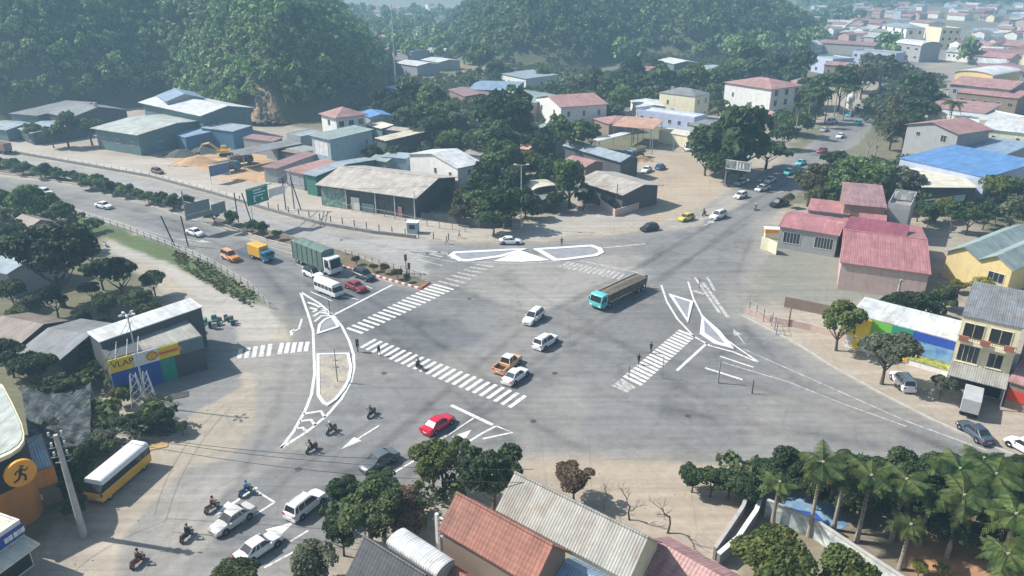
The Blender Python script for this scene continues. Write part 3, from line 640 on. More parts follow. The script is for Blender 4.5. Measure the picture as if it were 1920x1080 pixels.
ch, N, hf, ln = house("white church-like house with faded pink roof and arched windows", (1005,183),(1052,201),(1122,190), 7.5, 'gable', 2.2, 'pink', 'white', ridge='y', wins=[('n',2,1,1.2,1.6,{'z':5}),('n',2,1,1.3,1.6,{'z':2}),('r',3,1,.9,1.7,{'z':5}),('r',3,1,.9,1.5,{'z':2})])
house("small pink hip roof right of the church-like house", (1114,222),(1142,232),(1170,219), 3.6, 'hip', 1.4, 'pink', 'brown')
house("open canopy with peach flat roof on steel posts", (1150,236),(1222,242),(1264,229), 6.2, 'shed', .5, 'peach', 'dark', open_=True, cat='canopy', name='canopy')
house("thin white slanting awning in front of the peach canopy", (1114,262),(1124,264),(1192,246), 4.2, 'shed', .3, 'white', 'dark', open_=True, cat='awning', name='awning')
house("long narrow blue-grey roofed hall with dark red side", (1060,272),(1164,302),(1184,293), 5, 'gable', 1.0, 'blueg', 'dark', over=.6)
house("long faded beige-pink roofed shop on the corner by the dirt yard", (1090,338),(1168,362),(1214,341), 4.6, 'gable', 1.1, 'beige', 'dark', over=1.0, wins=[('n',2,1,2,1.8,{'bars':0,'fr':FRAMED})])
house("faded pink roof half hidden behind the corner tree", (1058,302),(1098,312),(1112,300), 4.5, 'gable', .8, 'pink', 'brown')
house("small cream curved canopy roof beside the tall lamp post", (985,346),(1002,356),(1031,343), 4.2, 'vault', .6, 'cream', 'dark')
house("low dark grey roadside shack under the cream canopy", (984,367),(1014,375),(1038,362), 3, 'shed', .3, 'grey', 'dark', wins=[('n',1,1,2,1)])
house("cream yellow two storey house with grey hip roof", (1237,173),(1304,181),(1324,174), 9.2, 'hip', 1.8, 'grey', 'cream', over=.2, wins=[('n',1,1,.7,1.5,{'z':6.2,'u':(-.5,0)}),('n',1,1,1,1.4,{'z':3.4,'u':(-.4,.2)}),('r',2,2,1.2,1.6)], tank=(-5,0,9))
house("pale violet flat roofed row in front of the cream yellow house", (1196,208),(1302,223),(1312,216), 4.2, 'flat', 0, 'white', 'lilac', parapet=.6, wins=[('n',6,1,1.1,1.3)])
house("light blue-white low roof left of the cream yellow house", (1183,189),(1195,201),(1240,188), 4.2, 'gable', .7, 'white', 'white')
house("large white three storey block with faded pink hip roof", (1360,154),(1447,167),(1486,157), 10.5, 'hip', 2.3, 'pink', 'white', over=.6, wins=[('n',1,1,.8,1.5,{'z':6.5,'u':(-.5,-.1)}),('n',2,1,1.1,.7,{'z':4.2,'u':(-.1,.5)}),('r',3,3,1.7,1.9,{'sill':True})])
house("pink roofed wing behind the large white block", (1484,152),(1498,160),(1530,150), 9, 'gable', 1.6, 'pink', 'white')
house("small red roof at the foot of the large white block", (1406,209),(1444,221),(1462,213), 4.2, 'gable', 1.1, 'pink', 'brown')
house("low grey roof left of the great roadside tree", (1293,233),(1330,242),(1352,226), 4, 'gable', .8, 'grey', 'grey')
house("grey flat block between the white block and the great tree", (1354,214),(1400,222),(1412,216), 4, 'flat', 0, 'grey', 'lilac', wins=[('n',3,1,1,1)])
MAXW[0] = 14
house("long pale roof at the foot of the far wooded hill", (1234,113),(1264,120),(1342,107), 5, 'gable', 1.2, 'white', 'teal')
house("pale blue-white roof right of the red roofed hut on the far side", (1300,124),(1332,131),(1366,121), 4.2, 'hip', 1.3, 'blueg', 'grey')
house("small red roofed hut in the trees below the far wooded hill", (1193,132),(1238,134),(1242,119), 4.6, 'gable', 1.3, 'red', 'brown')
house("grey-white roofs left of the bare hill gap", (742,118),(782,124),(800,112), 5, 'gable', 1, 'white', 'grey')
house("blue-grey long roof beneath the left wooded ridge", (722,92),(770,98),(795,88), 5, 'gable', 1, 'blueg', 'grey')
house("small pale roof beside the tall thin mast", (790,112),(822,117),(840,108), 4.5, 'gable', .9, 'white', 'grey')
house("tiny blue roofed kiosk at the foot of the wooded ridge", (724,163),(740,167),(746,161), 3.2, 'shed', .3, 'lblue', 'blue')
MAXW[0] = 26
# --- right side
rh_, N, hf, ln = house("low house with pink-red roof and white barred windows facing the junction", (1463,424),(1571,441),(1575,410), 4.4, 'gable', 1.0, 'red', 'grey', over=.35,
  wins=[('n',1,1,3.0,2.1,{'bars':4,'u':(-.42,-.12),'z':2.4}),('n',1,1,3.2,2.1,{'bars':5,'u':(.12,.46),'z':2.4})])
house("large faded red roofed hall, nearest the smeared grey yard", (1578,492),(1742,514),(1752,428), 4.8, 'gable', 1.5, 'red', 'pinkw', cap=True, over=.3)
house("dark maroon roof strip behind the large faded red hall", (1584,428),(1698,446),(1702,430), 6.2, 'shed', .7, 'maroon', 'brown', over=.1)
house("narrow red roof behind the barred-window house", (1516,394),(1592,403),(1596,386), 5, 'shed', .5, 'red', 'grey', over=.2)
house("tall mauve roofed house behind the red roofs", (1584,383),(1661,390),(1665,360), 7, 'shed', 1.2, 'mauve', 'brown', over=.2)
house("red lean-to roof at the foot of the mauve roofed house", (1611,409),(1661,415),(1664,400), 5.2, 'shed', .5, 'red', 'grey', over=.1)
tr, N, hf, ln = house("grey flat roofed house with white roof terrace and tanks", (1664,388),(1706,394),(1708,366), 7, 'flat', 0, 'fibro', 'grey', parapet=.9, tank=(-1,0,7))
watertank(tr, 1.2, .5, 7)
house("yellow walled house with twin gables and blue-grey roof at the right edge", (1778,470),(1899,504),(1934,440), 5, 'gable', 1.5, 'green', 'yellow', ridge='y', spans=2, wins=[('n',1,1,2.4,1.6,{'u':(.1,.5),'z':2.8,'bars':2})])
house("big bright blue roofed shed across the street on the right", (1688,297),(1849,333),(1857,293), 6, 'shed', 1.0, 'blue', 'lilac', over=.2, wins=[('n',4,1,1.4,1.2)])
house("lighter blue roofed annex behind the big blue shed", (1797,279),(1879,293),(1882,266), 5, 'shed', .8, 'lblue', 'grey', over=.2)
house("house with salmon pink gable roof above the big blue shed", (1702,233),(1797,251),(1812,234), 9, 'gable', 1.8, 'pink', 'grey', ridge='y', over=.6, wins=[('n',1,1,1.6,1.8,{'u':(0,.5),'z':7}),('n',1,1,1.2,1.2,{'u':(-.5,0),'z':7})])
bs, N, hf, ln = house("cream roofed shop with a dark billboard front, below the blue shed", (1694,317),(1732,351),(1812,343), 4.2, 'shed', .5, 'cream', 'dark')
house("pink roofed hall with two roof steps in the town on the right", (1782,157),(1894,168),(1916,151), 9, 'gable', 1.7, 'pink', 'grey', over=.6, wins=[('n',5,1,1.2,1.4,{'z':6.5})])
house("lower pink roof in front of the stepped pink hall", (1795,173),(1909,185),(1926,170), 7, 'gable', 1.3, 'pink', 'brown', over=.3, wins=[('n',5,1,1.5,1.3,{'z':4.5})])
house("yellow arched roof building behind the stepped pink hall", (1792,137),(1862,144),(1870,130), 10, 'vault', 1.6, 'white', 'yellow', ridge='y')
house("cream building with long white roof at the right edge behind the blue shed", (1843,241),(1935,251),(1960,210), 8, 'gable', 1.4, 'white', 'cream', wins=[('n',3,1,1.2,1.1,{'z':3}),('n',2,1,.8,.8,{'z':6})])
house("white flat roofed house under the tall palm", (1742,208),(1836,228),(1850,206), 6.5, 'flat', 0, 'white', 'white', parapet=.4, wins=[('n',3,1,1.2,1.4)])
house("pink roof slab behind the tall palm", (1738,200),(1846,212),(1856,197), 7, 'shed', .6, 'pink', 'white')
# town at the top right
MAXW[0] = 13
house("white villa with arched corner turret in the hazy town", (1655,47),(1701,53),(1716,46), 12, 'hip', 2.2, 'blueg', 'white', wins=[('n',3,2,2,2.4,{'top':12,'bot':4,'fr':WALLS['lilac']}),('r',2,2,2,2.4)])
house("tall cream block right of the white villa in the hazy town", (1738,50),(1766,54),(1782,46), 13, 'flat', 0, 'fibro', 'cream', wins=[('r',3,3,1.6,1.6)])
house("long pale green-white roof in the hazy town", (1548,58),(1655,68),(1668,56), 6, 'gable', 1.4, 'pale', 'grey')
house("pink long roof between the villa and the cream block", (1706,40),(1742,44),(1750,36), 11, 'gable', 1.4, 'pink', 'white')
house("grey barrel roofed building below the white villa", (1682,80),(1728,86),(1740,68), 9, 'vault', 2, 'white', 'grey', wins=[('n',3,2,2.4,1.2)])
house("violet-white two storey house with flat blue-grey roof at the tree line", (1524,106),(1562,112),(1592,100), 7.5, 'flat', 0, 'blueg', 'lilac', wins=[('n',2,2,1.6,1.6)])
house("long red roofed row beside the street trees in the town", (1546,121),(1640,129),(1644,116), 6, 'gable', 1.1, 'pink', 'brown', wins=[('n',5,1,1.6,1.6)])
house("pale violet row of flat houses above the long red roof", (1600,96),(1680,102),(1690,84), 8, 'flat', 0, 'fibro', 'lilac', wins=[('n',7,2,1.5,1.3)])
house("pale grey roof above the flat violet row", (1540,80),(1640,86),(1660,74), 6, 'gable', 1.5, 'mauve', 'grey')
MAXW[0] = 26
# open front of the beige workshop: green corrugated end, white door, dark wall colour as shade in the open bays
root, N, hf, ln = wsx; n, L = N['n'], ln['n']; cpt = n*hf['n']
def wpanel(root, n2, cpt, u0, u1, z0, z1, m, off, name):
    t = Vector((-n2.y, n2.x)); o = cpt+t*((u0+u1)/2); b = MB(); b.box(-(u1-u0)/2, (u1-u0)/2, -off, -off+.06, z0, z1, m); b.build(name, root, loc=(o.x, o.y, 0), rot=(0, 0, math.atan2(t.y, t.x)))
TARP = mat("green_corrugated_sheet", (.12,.27,.22), .6, .35, 1.2, c2=(.35,.42,.38), f2=1.4)
wpanel(root, n, cpt, -L*.49, -L*.22, .1, 4.4, TARP, .12, 'green_sheet_wall'); wpanel(root, n, cpt, -L*.17, -L*.08, .1, 3.0, WALLS['white'], .14, 'white_door'); wpanel(root, n, cpt, -L*.05, L*.08, .1, 2.0, WALLS['teal'], .3, 'tank_panel')
wpanel(root, n, cpt, L*.33, L*.37, .1, 2.4, ROOFS['pink'], .4, 'brick_pier')
for f in (-.21, .1, .3, .5): wpanel(root, n, cpt, L*f-.1, L*f+.1, 0, 4.6, FRAME, .5, 'post')
MAXW[0] = 9
house("small grey lean-to between the blue-light roofed shop and the white gabled house", (690,300),(724,304),(736,298), 4.6, 'shed', .5, 'green', 'grey', over=.2)
house("pale roof strip behind the beige workshop, left of the white gabled house", (716,294),(762,298),(768,291), 5.2, 'shed', .4, 'blueg', 'lblue', over=.2)
house("grey annexe under the left slope of the white gabled house", (772,303),(800,311),(812,306), 3.8, 'shed', .4, 'grey', 'grey', over=.2)
house("brown slatted roof right of the beige workshop, under the small light tree", (806,338),(846,346),(852,338), 3.4, 'shed', .4, 'brown', 'pinkw', over=.2)
house("mauve flat shed behind the scrap yard below the orange cut", (456,259),(512,266),(518,260), 4.2, 'shed', .4, 'mauve', 'grey', over=.2)
house("grey tin shed between the scrap yard roof and the flat grey shed", (520,282),(556,288),(566,282), 3.6, 'shed', .3, 'brown', 'dark', over=.2)
house("cream roofed shack just behind the cream canopy by the pink house", (722,243),(760,247),(768,241), 4.6, 'gable', .6, 'beige', 'brown', over=.2)
house("dull grey tin roof in the thicket left of the peach canopy", (1000,262),(1042,268),(1048,262), 3.6, 'gable', .7, 'fibro', 'brown', over=.2)
house("rust brown roof in the thicket behind the long blue-grey hall", (958,276),(990,281),(996,275), 3.4, 'gable', .6, 'peach', 'brown', over=.2)
house("small mossy roof in the thicket below the church-like house", (1010,238),(1040,243),(1046,238), 3.2, 'gable', .6, 'green', 'brown', over=.2)
house("low tin roof between the thicket and the big round tree", (868,288),(900,292),(906,287), 3.2, 'shed', .4, 'fibro', 'grey', over=.2)
house("white fronted stall under the peach canopy's right end", (1236,246),(1290,256),(1298,250), 3.4, 'shed', .3, 'cream', 'cream', over=.2)
house("pale tin roof right behind the small pink hip roof", (1130,208),(1172,213),(1178,207), 3.4, 'gable', .6, 'grey', 'brown', over=.2)
house("bleached roof shack at the back of the dirt yard", (1296,262),(1322,268),(1330,262), 3.4, 'shed', .4, 'beige', 'grey', over=.2)
MAXW[0] = 26
# ------------------------------------------------------------------ nearer buildings with shop fronts
def panel(root, n2, cpt, u0, u1, z0, z1, m, off=.06, name="sign_panel", th=.05):
    t = Vector((-n2.y, n2.x)); o = cpt+t*((u0+u1)/2); b = MB(); b.box(-(u1-u0)/2, (u1-u0)/2, -off, -off+th, z0, z1, m)
    return b.build(name, root, loc=(o.x, o.y, 0), rot=(0, 0, math.atan2(t.y, t.x)))
YEL = mat("yellow_sign", (.80,.58,.05), .5, .15); REDP = mat("red_paint", (.55,.06,.03), .5, .1); BLK = mat("black_paint", (.02,.02,.022), .5, .1); WPA = mat("white_sign", (.75,.75,.74), .5, .1)
NAVY = mat("navy_panel", (.025,.085,.36), .6, .15); GRN = mat("green_panel", (.02,.27,.18), .6, .15); ORG = mat("orange_sign", (.80,.36,.04), .5, .1)
sh, N, hf, ln = house("roadside lubricant shop with yellow shell signboard over blue and green walls", (202,678), (379,630), (343,590), 5.0, 'flat', 0, 'fibro', 'dark', parapet=0, cat='shop', name='shop')
n, L = N['n'], ln['n']; c = n*hf['n']; U = lambda f: (f-.5)*L
for u0, u1, z0, z1, m, nm in ((0,.235,3.3,5.1,YEL,'sign_panel'), (.24,.36,3.3,5.1,WPA,'sign_panel'), (.362,.51,3.3,5.1,WPA,'sign_panel'), (.512,.73,3.35,5.05,YEL,'sign_panel'), (.735,1.0,3.3,5.05,WALLS['teal'],'sign_panel'),
                              (0,.50,.0,3.25,NAVY,'wall_panel'), (.503,.66,0,3.25,GRN,'wall_panel')): panel(sh, n, c, U(u0), U(u1), z0, z1, m, .12, nm, .1)
rzn = math.atan2(-(-n.x), -n.y) if False else math.atan2(Vector((-n.y, n.x)).y, Vector((-n.y, n.x)).x)
t2 = Vector((-n.y, n.x)); fpos = lambda f, z, off: ((c+t2*U(f)+n*off).x, (c+t2*U(f)+n*off).y, z)
text("VLAP", 1.15, mat("dark_red_lettering", (.14,.05,.03)), sh, fpos(.135, 4.3, .14), (math.pi/2, 0, rzn))
sb = MB(); pts = []
for k in range(17):
    a = math.pi*(-.12+1.24*k/16); r = .58+.035*math.cos(k*math.pi); pts.append((r*math.cos(a), r*math.sin(a)))
pts += [(-.22, -.55), (.22, -.55)]
sb.add([(x*1.15, 0, z*1.12) for x, z in pts], [tuple(range(len(pts)))], REDP); sb.add([(x*.9, -.012, z*.88) for x, z in pts], [tuple(range(len(pts)))], YEL)
for k in range(-2, 3): sb.add([(k*.03-.012, -.02, -.4), (k*.03+.012, -.02, -.4), (k*.19+.014, -.02, .42), (k*.19-.014, -.02, .42)], [(0,1,2,3)], REDP)
sb.build("shell_emblem", sh, loc=fpos(.435, 4.2, .15), rot=(0, 0, rzn))
q = MB(); q.box(-1.5, 1.5, -.02, 0, -.28, .28, ORG); q.box(-1.2, 1.0, -.03, -.02, -.1, .1, REDP); q.build("orange_stripe", sh, loc=fpos(.62, 4.2, .13), rot=(0, 0, rzn))
q = MB(); q.box(-L*.5, -L*.14, -hf['n']+.3, hf['n']-.4, 5.07, 5.12, WALLS['dark']); q.build("roofless_bay_shade", sh)  # dark sheet laid on top as the shade of a roofless bay
q = MB()
for k in range(3): q.tube([(-L*.42+k*1.3, -hf['n']+.2, 5.1), (-L*.36+k*1.3, -hf['n']+1.6, 6.6)], .05, WPA)
q.build("sign_brace", sh)
house("long white roofed shed behind the shell signboard shop", (188,641), (377,576), (353,566), 6.2, 'shed', .3, 'white', 'dark', over=.2, cat='shed', name='shed')
pz, N, hf, ln = house("small grey porch with metal frame at the right end of the shell signboard shop", (352,620), (384,600), (372,576), 3.4, 'shed', .2, 'blueg', 'dark', open_=True, cat='porch', name='porch', over=.1)
# black and orange corner shop, bottom left
cs, N, hf, ln = house("orange fronted lower wing of the corner shop at the left edge", (-30,918), (101,874), (62,818), 4.2, 'flat', 0, 'blueg', 'brown', parapet=0, cat='shop', name='shop')
panel(cs, N['n'], N['n']*hf['n'], -ln['n']/2, ln['n']/2, 2.3, 4.25, WALLS['orange'], .1, 'orange_band', .08)
panel(cs, N['n'], N['n']*hf['n'], ln['n']*.16, ln['n']*.22, .9, 1.6, WPA, .05, 'poster', .03)
P = [G(*p, 8.2) for p in ((-70,690),(6,726),(24,760),(40,795),(45,815),(44,828),(36,840),(22,850),(0,860),(-80,893))]
ce = sum(P, Vector())/len(P); rt = empty("shop", (ce.x, ce.y, 0), 0, "black walled corner shop with rounded roof and round orange runner sign", "shop")
loc_ = [(p.x-ce.x, p.y-ce.y) for p in P]; BLW = mat("black_cladding", (.03,.034,.035), .6, .2)
b = MB(); b.prism(loc_, 4.6, 7.95, BLW); b.build("upper_wall", rt)
b = MB(); b.prism([(x*.97, y*.97) for x, y in loc_], 0, 4.6, WALLS['orange']); b.build("lower_wall", rt)
b = MB(); b.prism([(x*1.03, y*1.03) for x, y in loc_], 7.95, 8.35, WALLS['cream']); b.build("roof_rim", rt)
b = MB(); b.prism([(x*.93, y*.93) for x, y in loc_], 8.35, 8.42, ROOFS['pale']); b.build("roof", rt)
a_, b_ = Vector(loc_[7]), Vector(loc_[9]); a2 = Vector(loc_[8]); d = (b_-a_).normalized(); nn = Vector((-d.y, d.x)); nn = nn if nn.y < 0 else -nn
pos = a2+nn*.6+d*-1.0; rz = math.atan2(nn.x, -nn.y)
rz = rz
s = MB(); s.tube([(0, -.14, 0), (0, .25, 0)], 1.35, ORG, 32)
bl = lambda pts, w_: s.tube([(x, -.16, z) for x, z in pts], w_, BLK, 6)
bl([(.16,.72),(.18,.78)], .2); bl([(.1,.55),(-.08,.0)], .15); bl([(.08,.5),(-.35,.35),(-.5,.1)], .07); bl([(.08,.45),(.4,.15),(.62,.35)], .07)
bl([(-.08,0),(.28,-.3),(.2,-.85)], .1); bl([(-.08,0),(-.3,-.45),(-.75,-.62)], .1)
s.build("runner_sign", rt, loc=(pos.x+nn.x*.25, pos.y+nn.y*.25, 6.4), rot=(0, 0, rz))
bsx, N, hf, ln = house("pale roofed shop with a navy blue fascia at the bottom left edge", (-60,1045), (38,978), (10,915), 5, 'flat', 0, 'cream', 'white', parapet=.25, cat='shop', name='shop')
panel(bsx, N['n'], N['n']*hf['n'], -ln['n']/2, ln['n']/2, 3.7, 4.8, NAVY, .12, 'fascia', .1)
for k, f in enumerate((.62,.68,.8,.86,.92)): panel(bsx, N['n'], N['n']*hf['n'], (f-.5)*ln['n'], (f-.5)*ln['n']+.45, 4.0, 4.5, WPA, .16, 'sign_mark', .03)
panel(bsx, N['n'], N['n']*hf['n'], -ln['n']/2, ln['n']*.47, .2, 2.9, BLW, .06, 'shopfront_shade_panel', .05)  # black panel painted as the shade of an open shopfront
aw = MB(); nn_ = N['n']; t_ = Vector((-nn_.y, nn_.x)); aw.hexa([(-ln['n']/2,-1.8,3.0),(ln['n']/2,-1.8,3.0),(ln['n']/2,0,3.35),(-ln['n']/2,0,3.35)], [(-ln['n']/2,-1.8,3.15),(ln['n']/2,-1.8,3.15),(ln['n']/2,0,3.5),(-ln['n']/2,0,3.5)], ROOFS['cream'])
cc = nn_*hf['n']; aw.build("awning", bsx, loc=(cc.x, cc.y, 0), rot=(0, 0, math.atan2(t_.y, t_.x)))
# painted wall building and cream house on the right
mw, N, hf, ln = house("long white roofed roadside building with a green, blue and yellow painted front", (1596,588), (1793,640), (1796,606), 5.2, 'shed', .3, 'white', 'white', over=.1, cat='shop', name='shop')
n, L = N['n'], ln['n']; c = n*hf['n']
LG = mat("lime_green_paint", (.16,.48,.06), .6, .2); DB = mat("royal_blue_paint", (.03,.08,.42), .6, .15); SB = mat("pale_blue_mural", (.30,.55,.75), .6, .5, .8, c2=(.08,.20,.45), f2=.8); YG = mat("yellow_green_sign", (.62,.60,.16), .6, .5, 2.5, c2=(.25,.35,.08), f2=3)
for u0, u1, z0, z1, m in ((0,.22,2.0,5.1,YEL), (.223,.42,1.8,5.1,LG), (.423,.62,2.2,5.1,GRN), (.623,1,3.9,5.1,DB), (.623,1,1.9,3.88,SB), (.623,1,.95,1.85,YG), (.56,.62,.4,2.15,ORG)): panel(mw, n, c, (u0-.5)*L, (u1-.5)*L, z0, z1, m, .14, 'painted_panel', .1)
for f in (.06, .28, .5): panel(mw, n, c, (f-.5)*L, (f+.09-.5)*L, .2, 1.75, YEL, .16, 'door', .06)
b = MB(); nx, t_ = n, Vector((-n.y, n.x)); b.hexa([(-L*.12,-1.6,2.0),(L*.5,-1.6,2.0),(L*.5,-.2,2.25),(-L*.12,-.2,2.25)], [(-L*.12,-1.6,2.1),(L*.5,-1.6,2.1),(L*.5,-.2,2.35),(-L*.12,-.2,2.35)], ROOFS['cream']); 
cr, N, hf, ln = house("cream three storey house with plant filled balcony and grey metal roof at the right", (1806,592), (1917,616), (1922,551), 10, 'shed', .25, 'grey', 'cream', over=.15)
n, L = N['n'], ln['n']; c = n*hf['n']; rz = math.atan2(-n.x*-1, -n.y) ; t_ = Vector((-n.y, n.x)); rz = math.atan2(t_.y, t_.x)
DK = mat("painted_interior_shade", (.025,.027,.03), .5, .2)  # near-black colour that paints the shade inside openings
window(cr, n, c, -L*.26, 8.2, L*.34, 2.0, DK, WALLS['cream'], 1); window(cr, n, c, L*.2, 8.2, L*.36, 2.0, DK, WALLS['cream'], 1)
window(cr, n, c, -L*.25, 5.1, L*.36, 2.3, GLASS, WALLS['cream'], 3, True); window(cr, n, c, L*.22, 5.0, L*.24, 1.9, GLASS, WALLS['cream'], 1, True)
bal = MB(); bal.box(-L/2, L/2, -1.15, 0, 6.75, 6.93, WALLS['cream']); bal.box(-L/2, L/2, -1.15, -1.05, 6.93, 7.3, WALLS['cream'])
for k in range(24): x = -L/2+.05+(L-.1)*k/23; bal.box(x-.02, x+.02, -1.12, -1.08, 7.3, 7.75, FRAMED)
bal.box(-L/2, L/2, -1.14, -1.06, 7.75, 7.82, FRAMED)
bl_ = bal.build("balcony", cr, loc=(c.x, c.y, 0), rot=(0, 0, rz))
for k, x in enumerate((-.47,-.1,.3)): q = MB(); q.box(L*x, L*(x+.17), -1.4, -1.16, 7.2, 7.9, mat("rust_planter", (.32,.13,.09), .8)); q.build("planter_box", bl_)
aw = MB(); aw.hexa([(-L*.5,-3.0,2.9),(L*.52,-3.0,2.9),(L*.52,0,3.6),(-L*.5,0,3.6)], [(-L*.5,-3.0,3.0),(L*.52,-3.0,3.0),(L*.52,0,3.72),(-L*.5,0,3.72)], ROOFS['fibro'])
aw.build("awning", cr, loc=(c.x, c.y, 0), rot=(0, 0, rz)); panel(cr, n, c, -L*.46, L*.46, .1, 2.7, DK, .06, 'shopfront_shade_panel', .05)
for x in (-.48, .5): q = MB(); q.box(L*x-.06, L*x+.06, -2.95, -2.83, 0, 2.9, POST); q.build("awning_post", cr, loc=(c.x, c.y, 0), rot=(0, 0, rz))
w5, N5, hf5, ln5 = house("dark grey side building right of the cream three storey house", (1921,640), (1990,668), (1995,600), 6, 'flat', 0, 'grey', 'grey')
st, N, hf, ln = house("roadside stall with pale pink awning roof at the right edge", (1895,715), (1960,735), (1965,690), 3.6, 'shed', .3, 'rpink', 'brown', over=.3)
panel(st, N['n'], N['n']*hf['n'], -ln['n']/2, ln['n']/2, 1.2, 2.6, REDP, .1, 'red_banner', .05)
# --- bottom roofs
tt, N, hf, ln = house("terracotta tiled long roof at the bottom centre, left of the grey metal roof", (829,990), (1000,1091), (1064,1034), 8, 'gable', 2.0, 'terra', 'brown', over=.25, cap=True)
q = MB(); q.box(-ln['n']*.25-0.06, -ln['n']*.25, 0, 0.01, 0, .01, FRAMED)
lw = MB(); lw.box(-.12, .12, -hf['n']*.8, -.2, 0, 2.6, WPA)
house("large weathered grey metal gable roof at the bottom centre", (938,953), (1177,1080), (1230,1014), 7, 'gable', 2.1, 'fibro', 'cream', over=.3, cap=True)
house("pinkish patterned tile roof running out of the bottom edge", (1196,1068), (1350,1160), (1408,1094), 5, 'gable', 1.4, 'rpink', 'pinkw', over=.2)
house("bright blue metal roof wedge between the two long bottom roofs", (1020,1120), (1110,1170), (1176,1090), 5.4, 'gable', 1.5, 'lblue', 'lblue', over=.2)
house("black tiled temple-like roof at the bottom edge", (655,1080), (760,1152), (828,1088), 6.0, 'gable', 2.2, 'dark', 'grey', over=.3, cap=True)
house("white barrel roof tucked beside the black tiled roof", (726,1020), (818,1082), (826,1073), 7.2, 'vault', .45, 'white', 'grey', over=.05)
house("small red-brown roof below the terracotta roof", (800,1075), (860,1112), (886,1084), 6.0, 'gable', .8, 'terra', 'brown', over=.1)
# white gateway beside the terracotta house
g = empty("gate", tuple(G(838,1062)), R(-32), "white ladder-like gate frame at the left end of the terracotta roof", "gate")
b = MB()
for x in (-.9, .9): b.box(x-.14, x+.14, -.14, .14, 0, 5.6, WPA)
b.build("gate_frame", g); b = MB()
for k in range(5): b.box(-.76, .76, -.06, .06, 3.2+k*.5, 3.38+k*.5, WPA)
b.build("gate_bars", g)
# hidden left village roofs
house("brown weathered roof among the trees at the upper left", (22,418), (52,428), (76,408), 4.4, 'gable', 1, 'brown', 'brown')
house("pale blue-grey roof cut by the left edge beside the big trees", (-50,500), (14,512), (20,456), 4.6, 'gable', 1.1, 'blueg', 'grey')
house("dark mossy roof beneath the great dark trees at the left", (40,660), (112,672), (134,598), 4, 'gable', 1, 'grey', 'dark')
house("grey-brown roof between the left trees and the long white shed", (-30,625), (40,640), (60,590), 4, 'gable', 1, 'brown', 'dark')
NETM = mat("dark_net", (.035,.045,.05), .9, .6, 1.6, c2=(.09,.11,.12), f2=1.8)
b = MB(); ng = 22; pa, pb, pc, pd = G(40,730,2.6), G(170,720,2.6), G(170,830,2.6), G(60,860,2.6)
vs = []
for i in range(ng+1):
    for j in range(ng+1):
        p = pa.lerp(pb, i/ng).lerp(pd.lerp(pc, i/ng), j/ng); vs.append((p.x, p.y, 2.6+.35*math.sin(i*.9)*math.cos(j*.8)+random.uniform(-.08, .08)))
b.add(vs, [(i*(ng+1)+j, (i+1)*(ng+1)+j, (i+1)*(ng+1)+j+1, i*(ng+1)+j+1) for i in range(ng) for j in range(ng)], NETM)
rt = empty("shade_net", (0,0,0), 0, "dark sagging shade net over the yard behind the corner shop", "shade net"); b.build("net", rt, smooth=60)
for p in (pa, pb, pc, pd): q = MB(); q.tube([(p.x, p.y, 0), (p.x, p.y, 2.7)], .07, POST); q.build("post", rt)
# walls on the right: curved white wall, mural pool, boundary wall
def wallthing(name, label, cat, px, h, th, m, zt=0, z0=0, coping=None):
    pts = [G(*p, zt) for p in px]; b = MB(); wallstrip(b, pts, th, z0, h, m); o = empty(name, (0,0,0), 0, label, cat); b.build("wall", o)
    if coping: b = MB(); wallstrip(b, pts, th+.12, h+.003, h+.12, coping); b.build("coping", o)
    return o
wallthing("wall", "outer white curved parapet of the stair ramp beside the bare yard", "wall", [(1348,1037),(1384,1006),(1400,982),(1418,956),(1427,931),(1424,907),(1411,884)], 1.5, .3, CONCD, zt=1.6, coping=WPA)
wallthing("wall", "inner beige curved parapet of the stair ramp", "wall", [(1341,1026),(1376,975),(1394,947),(1404,918)], 1.4, .25, CONCD, zt=1.5, coping=CONCM)
wallthing("wall", "long pale blue-white garden wall running under the palms at the bottom right", "wall", [(1433,968),(1520,1005),(1600,1060),(1690,1120)], 2.0, .25, mat("pale_blue_wall", (.42,.52,.54), .8, .4, 1, c2=(.6,.62,.6)), coping=CONCM)
MUR = mat("painted_playground", (.12,.22,.38), .7, .5, .3, c2=(.28,.42,.5), f2=.35)
b = MB(); pl = [G(*p) for p in ((1440,935),(1500,930),(1565,950),(1590,985),(1560,1000),(1450,960))]; b.add([(p.x, p.y, .02) for p in pl], [tuple(range(6))], MUR)
b.add([(p.x, p.y, .026) for p in [G(*q) for q in ((1490,955),(1530,962),(1552,985),(1520,984))]], [(0,1,2,3)], DB)
tag(b.build("painted_court"), kind='structure')
wallthing("wall", "low pale yard wall with fence beside the corner of the beige-pink shop", "wall", [(1118,380),(1153,406),(1197,392)], 1.6, .2, WALLS['pinkw'])
wallthing("wall", "low yard wall along the bend left of the two roadside trees", "wall", [(1400,590),(1452,606),(1520,620),(1590,640)], 1.1, .2, WALLS['pinkw'])
wallthing("wall", "long low boundary wall behind the right bend railing", "wall", [(1470,575),(1590,600),(1720,620)], 1.8, .2, WALLS['brown'])
wallthing("wall", "cream wall panel standing at the left end of the barred-window house", "wall", [(1426,466),(1440,470),(1455,478)], 2.4, .2, WALLS['cream'])
b = MB(); q = G(1455,432,1.6); b.box(-2.2, 2.2, -.8, .8, 1.2, 2.0, ORG); b.box(-2.3, 2.3, -.9, .9, 2.0, 2.08, WPA); b.box(-2.1, 2.1, -.7, .7, 0, 1.2, WALLS['cream'])
tag(b.build("kiosk", loc=(q.x, q.y, 0), rot=(0, 0, R(-8))), "small orange topped kiosk at the left end of the barred-window house", "kiosk")
wallthing("wall", "dark timber yard wall in front of the thicket behind the upper road", "wall", [(790,412),(840,418),(900,428),(960,425)], 1.7, .15, WALLS['dark'])

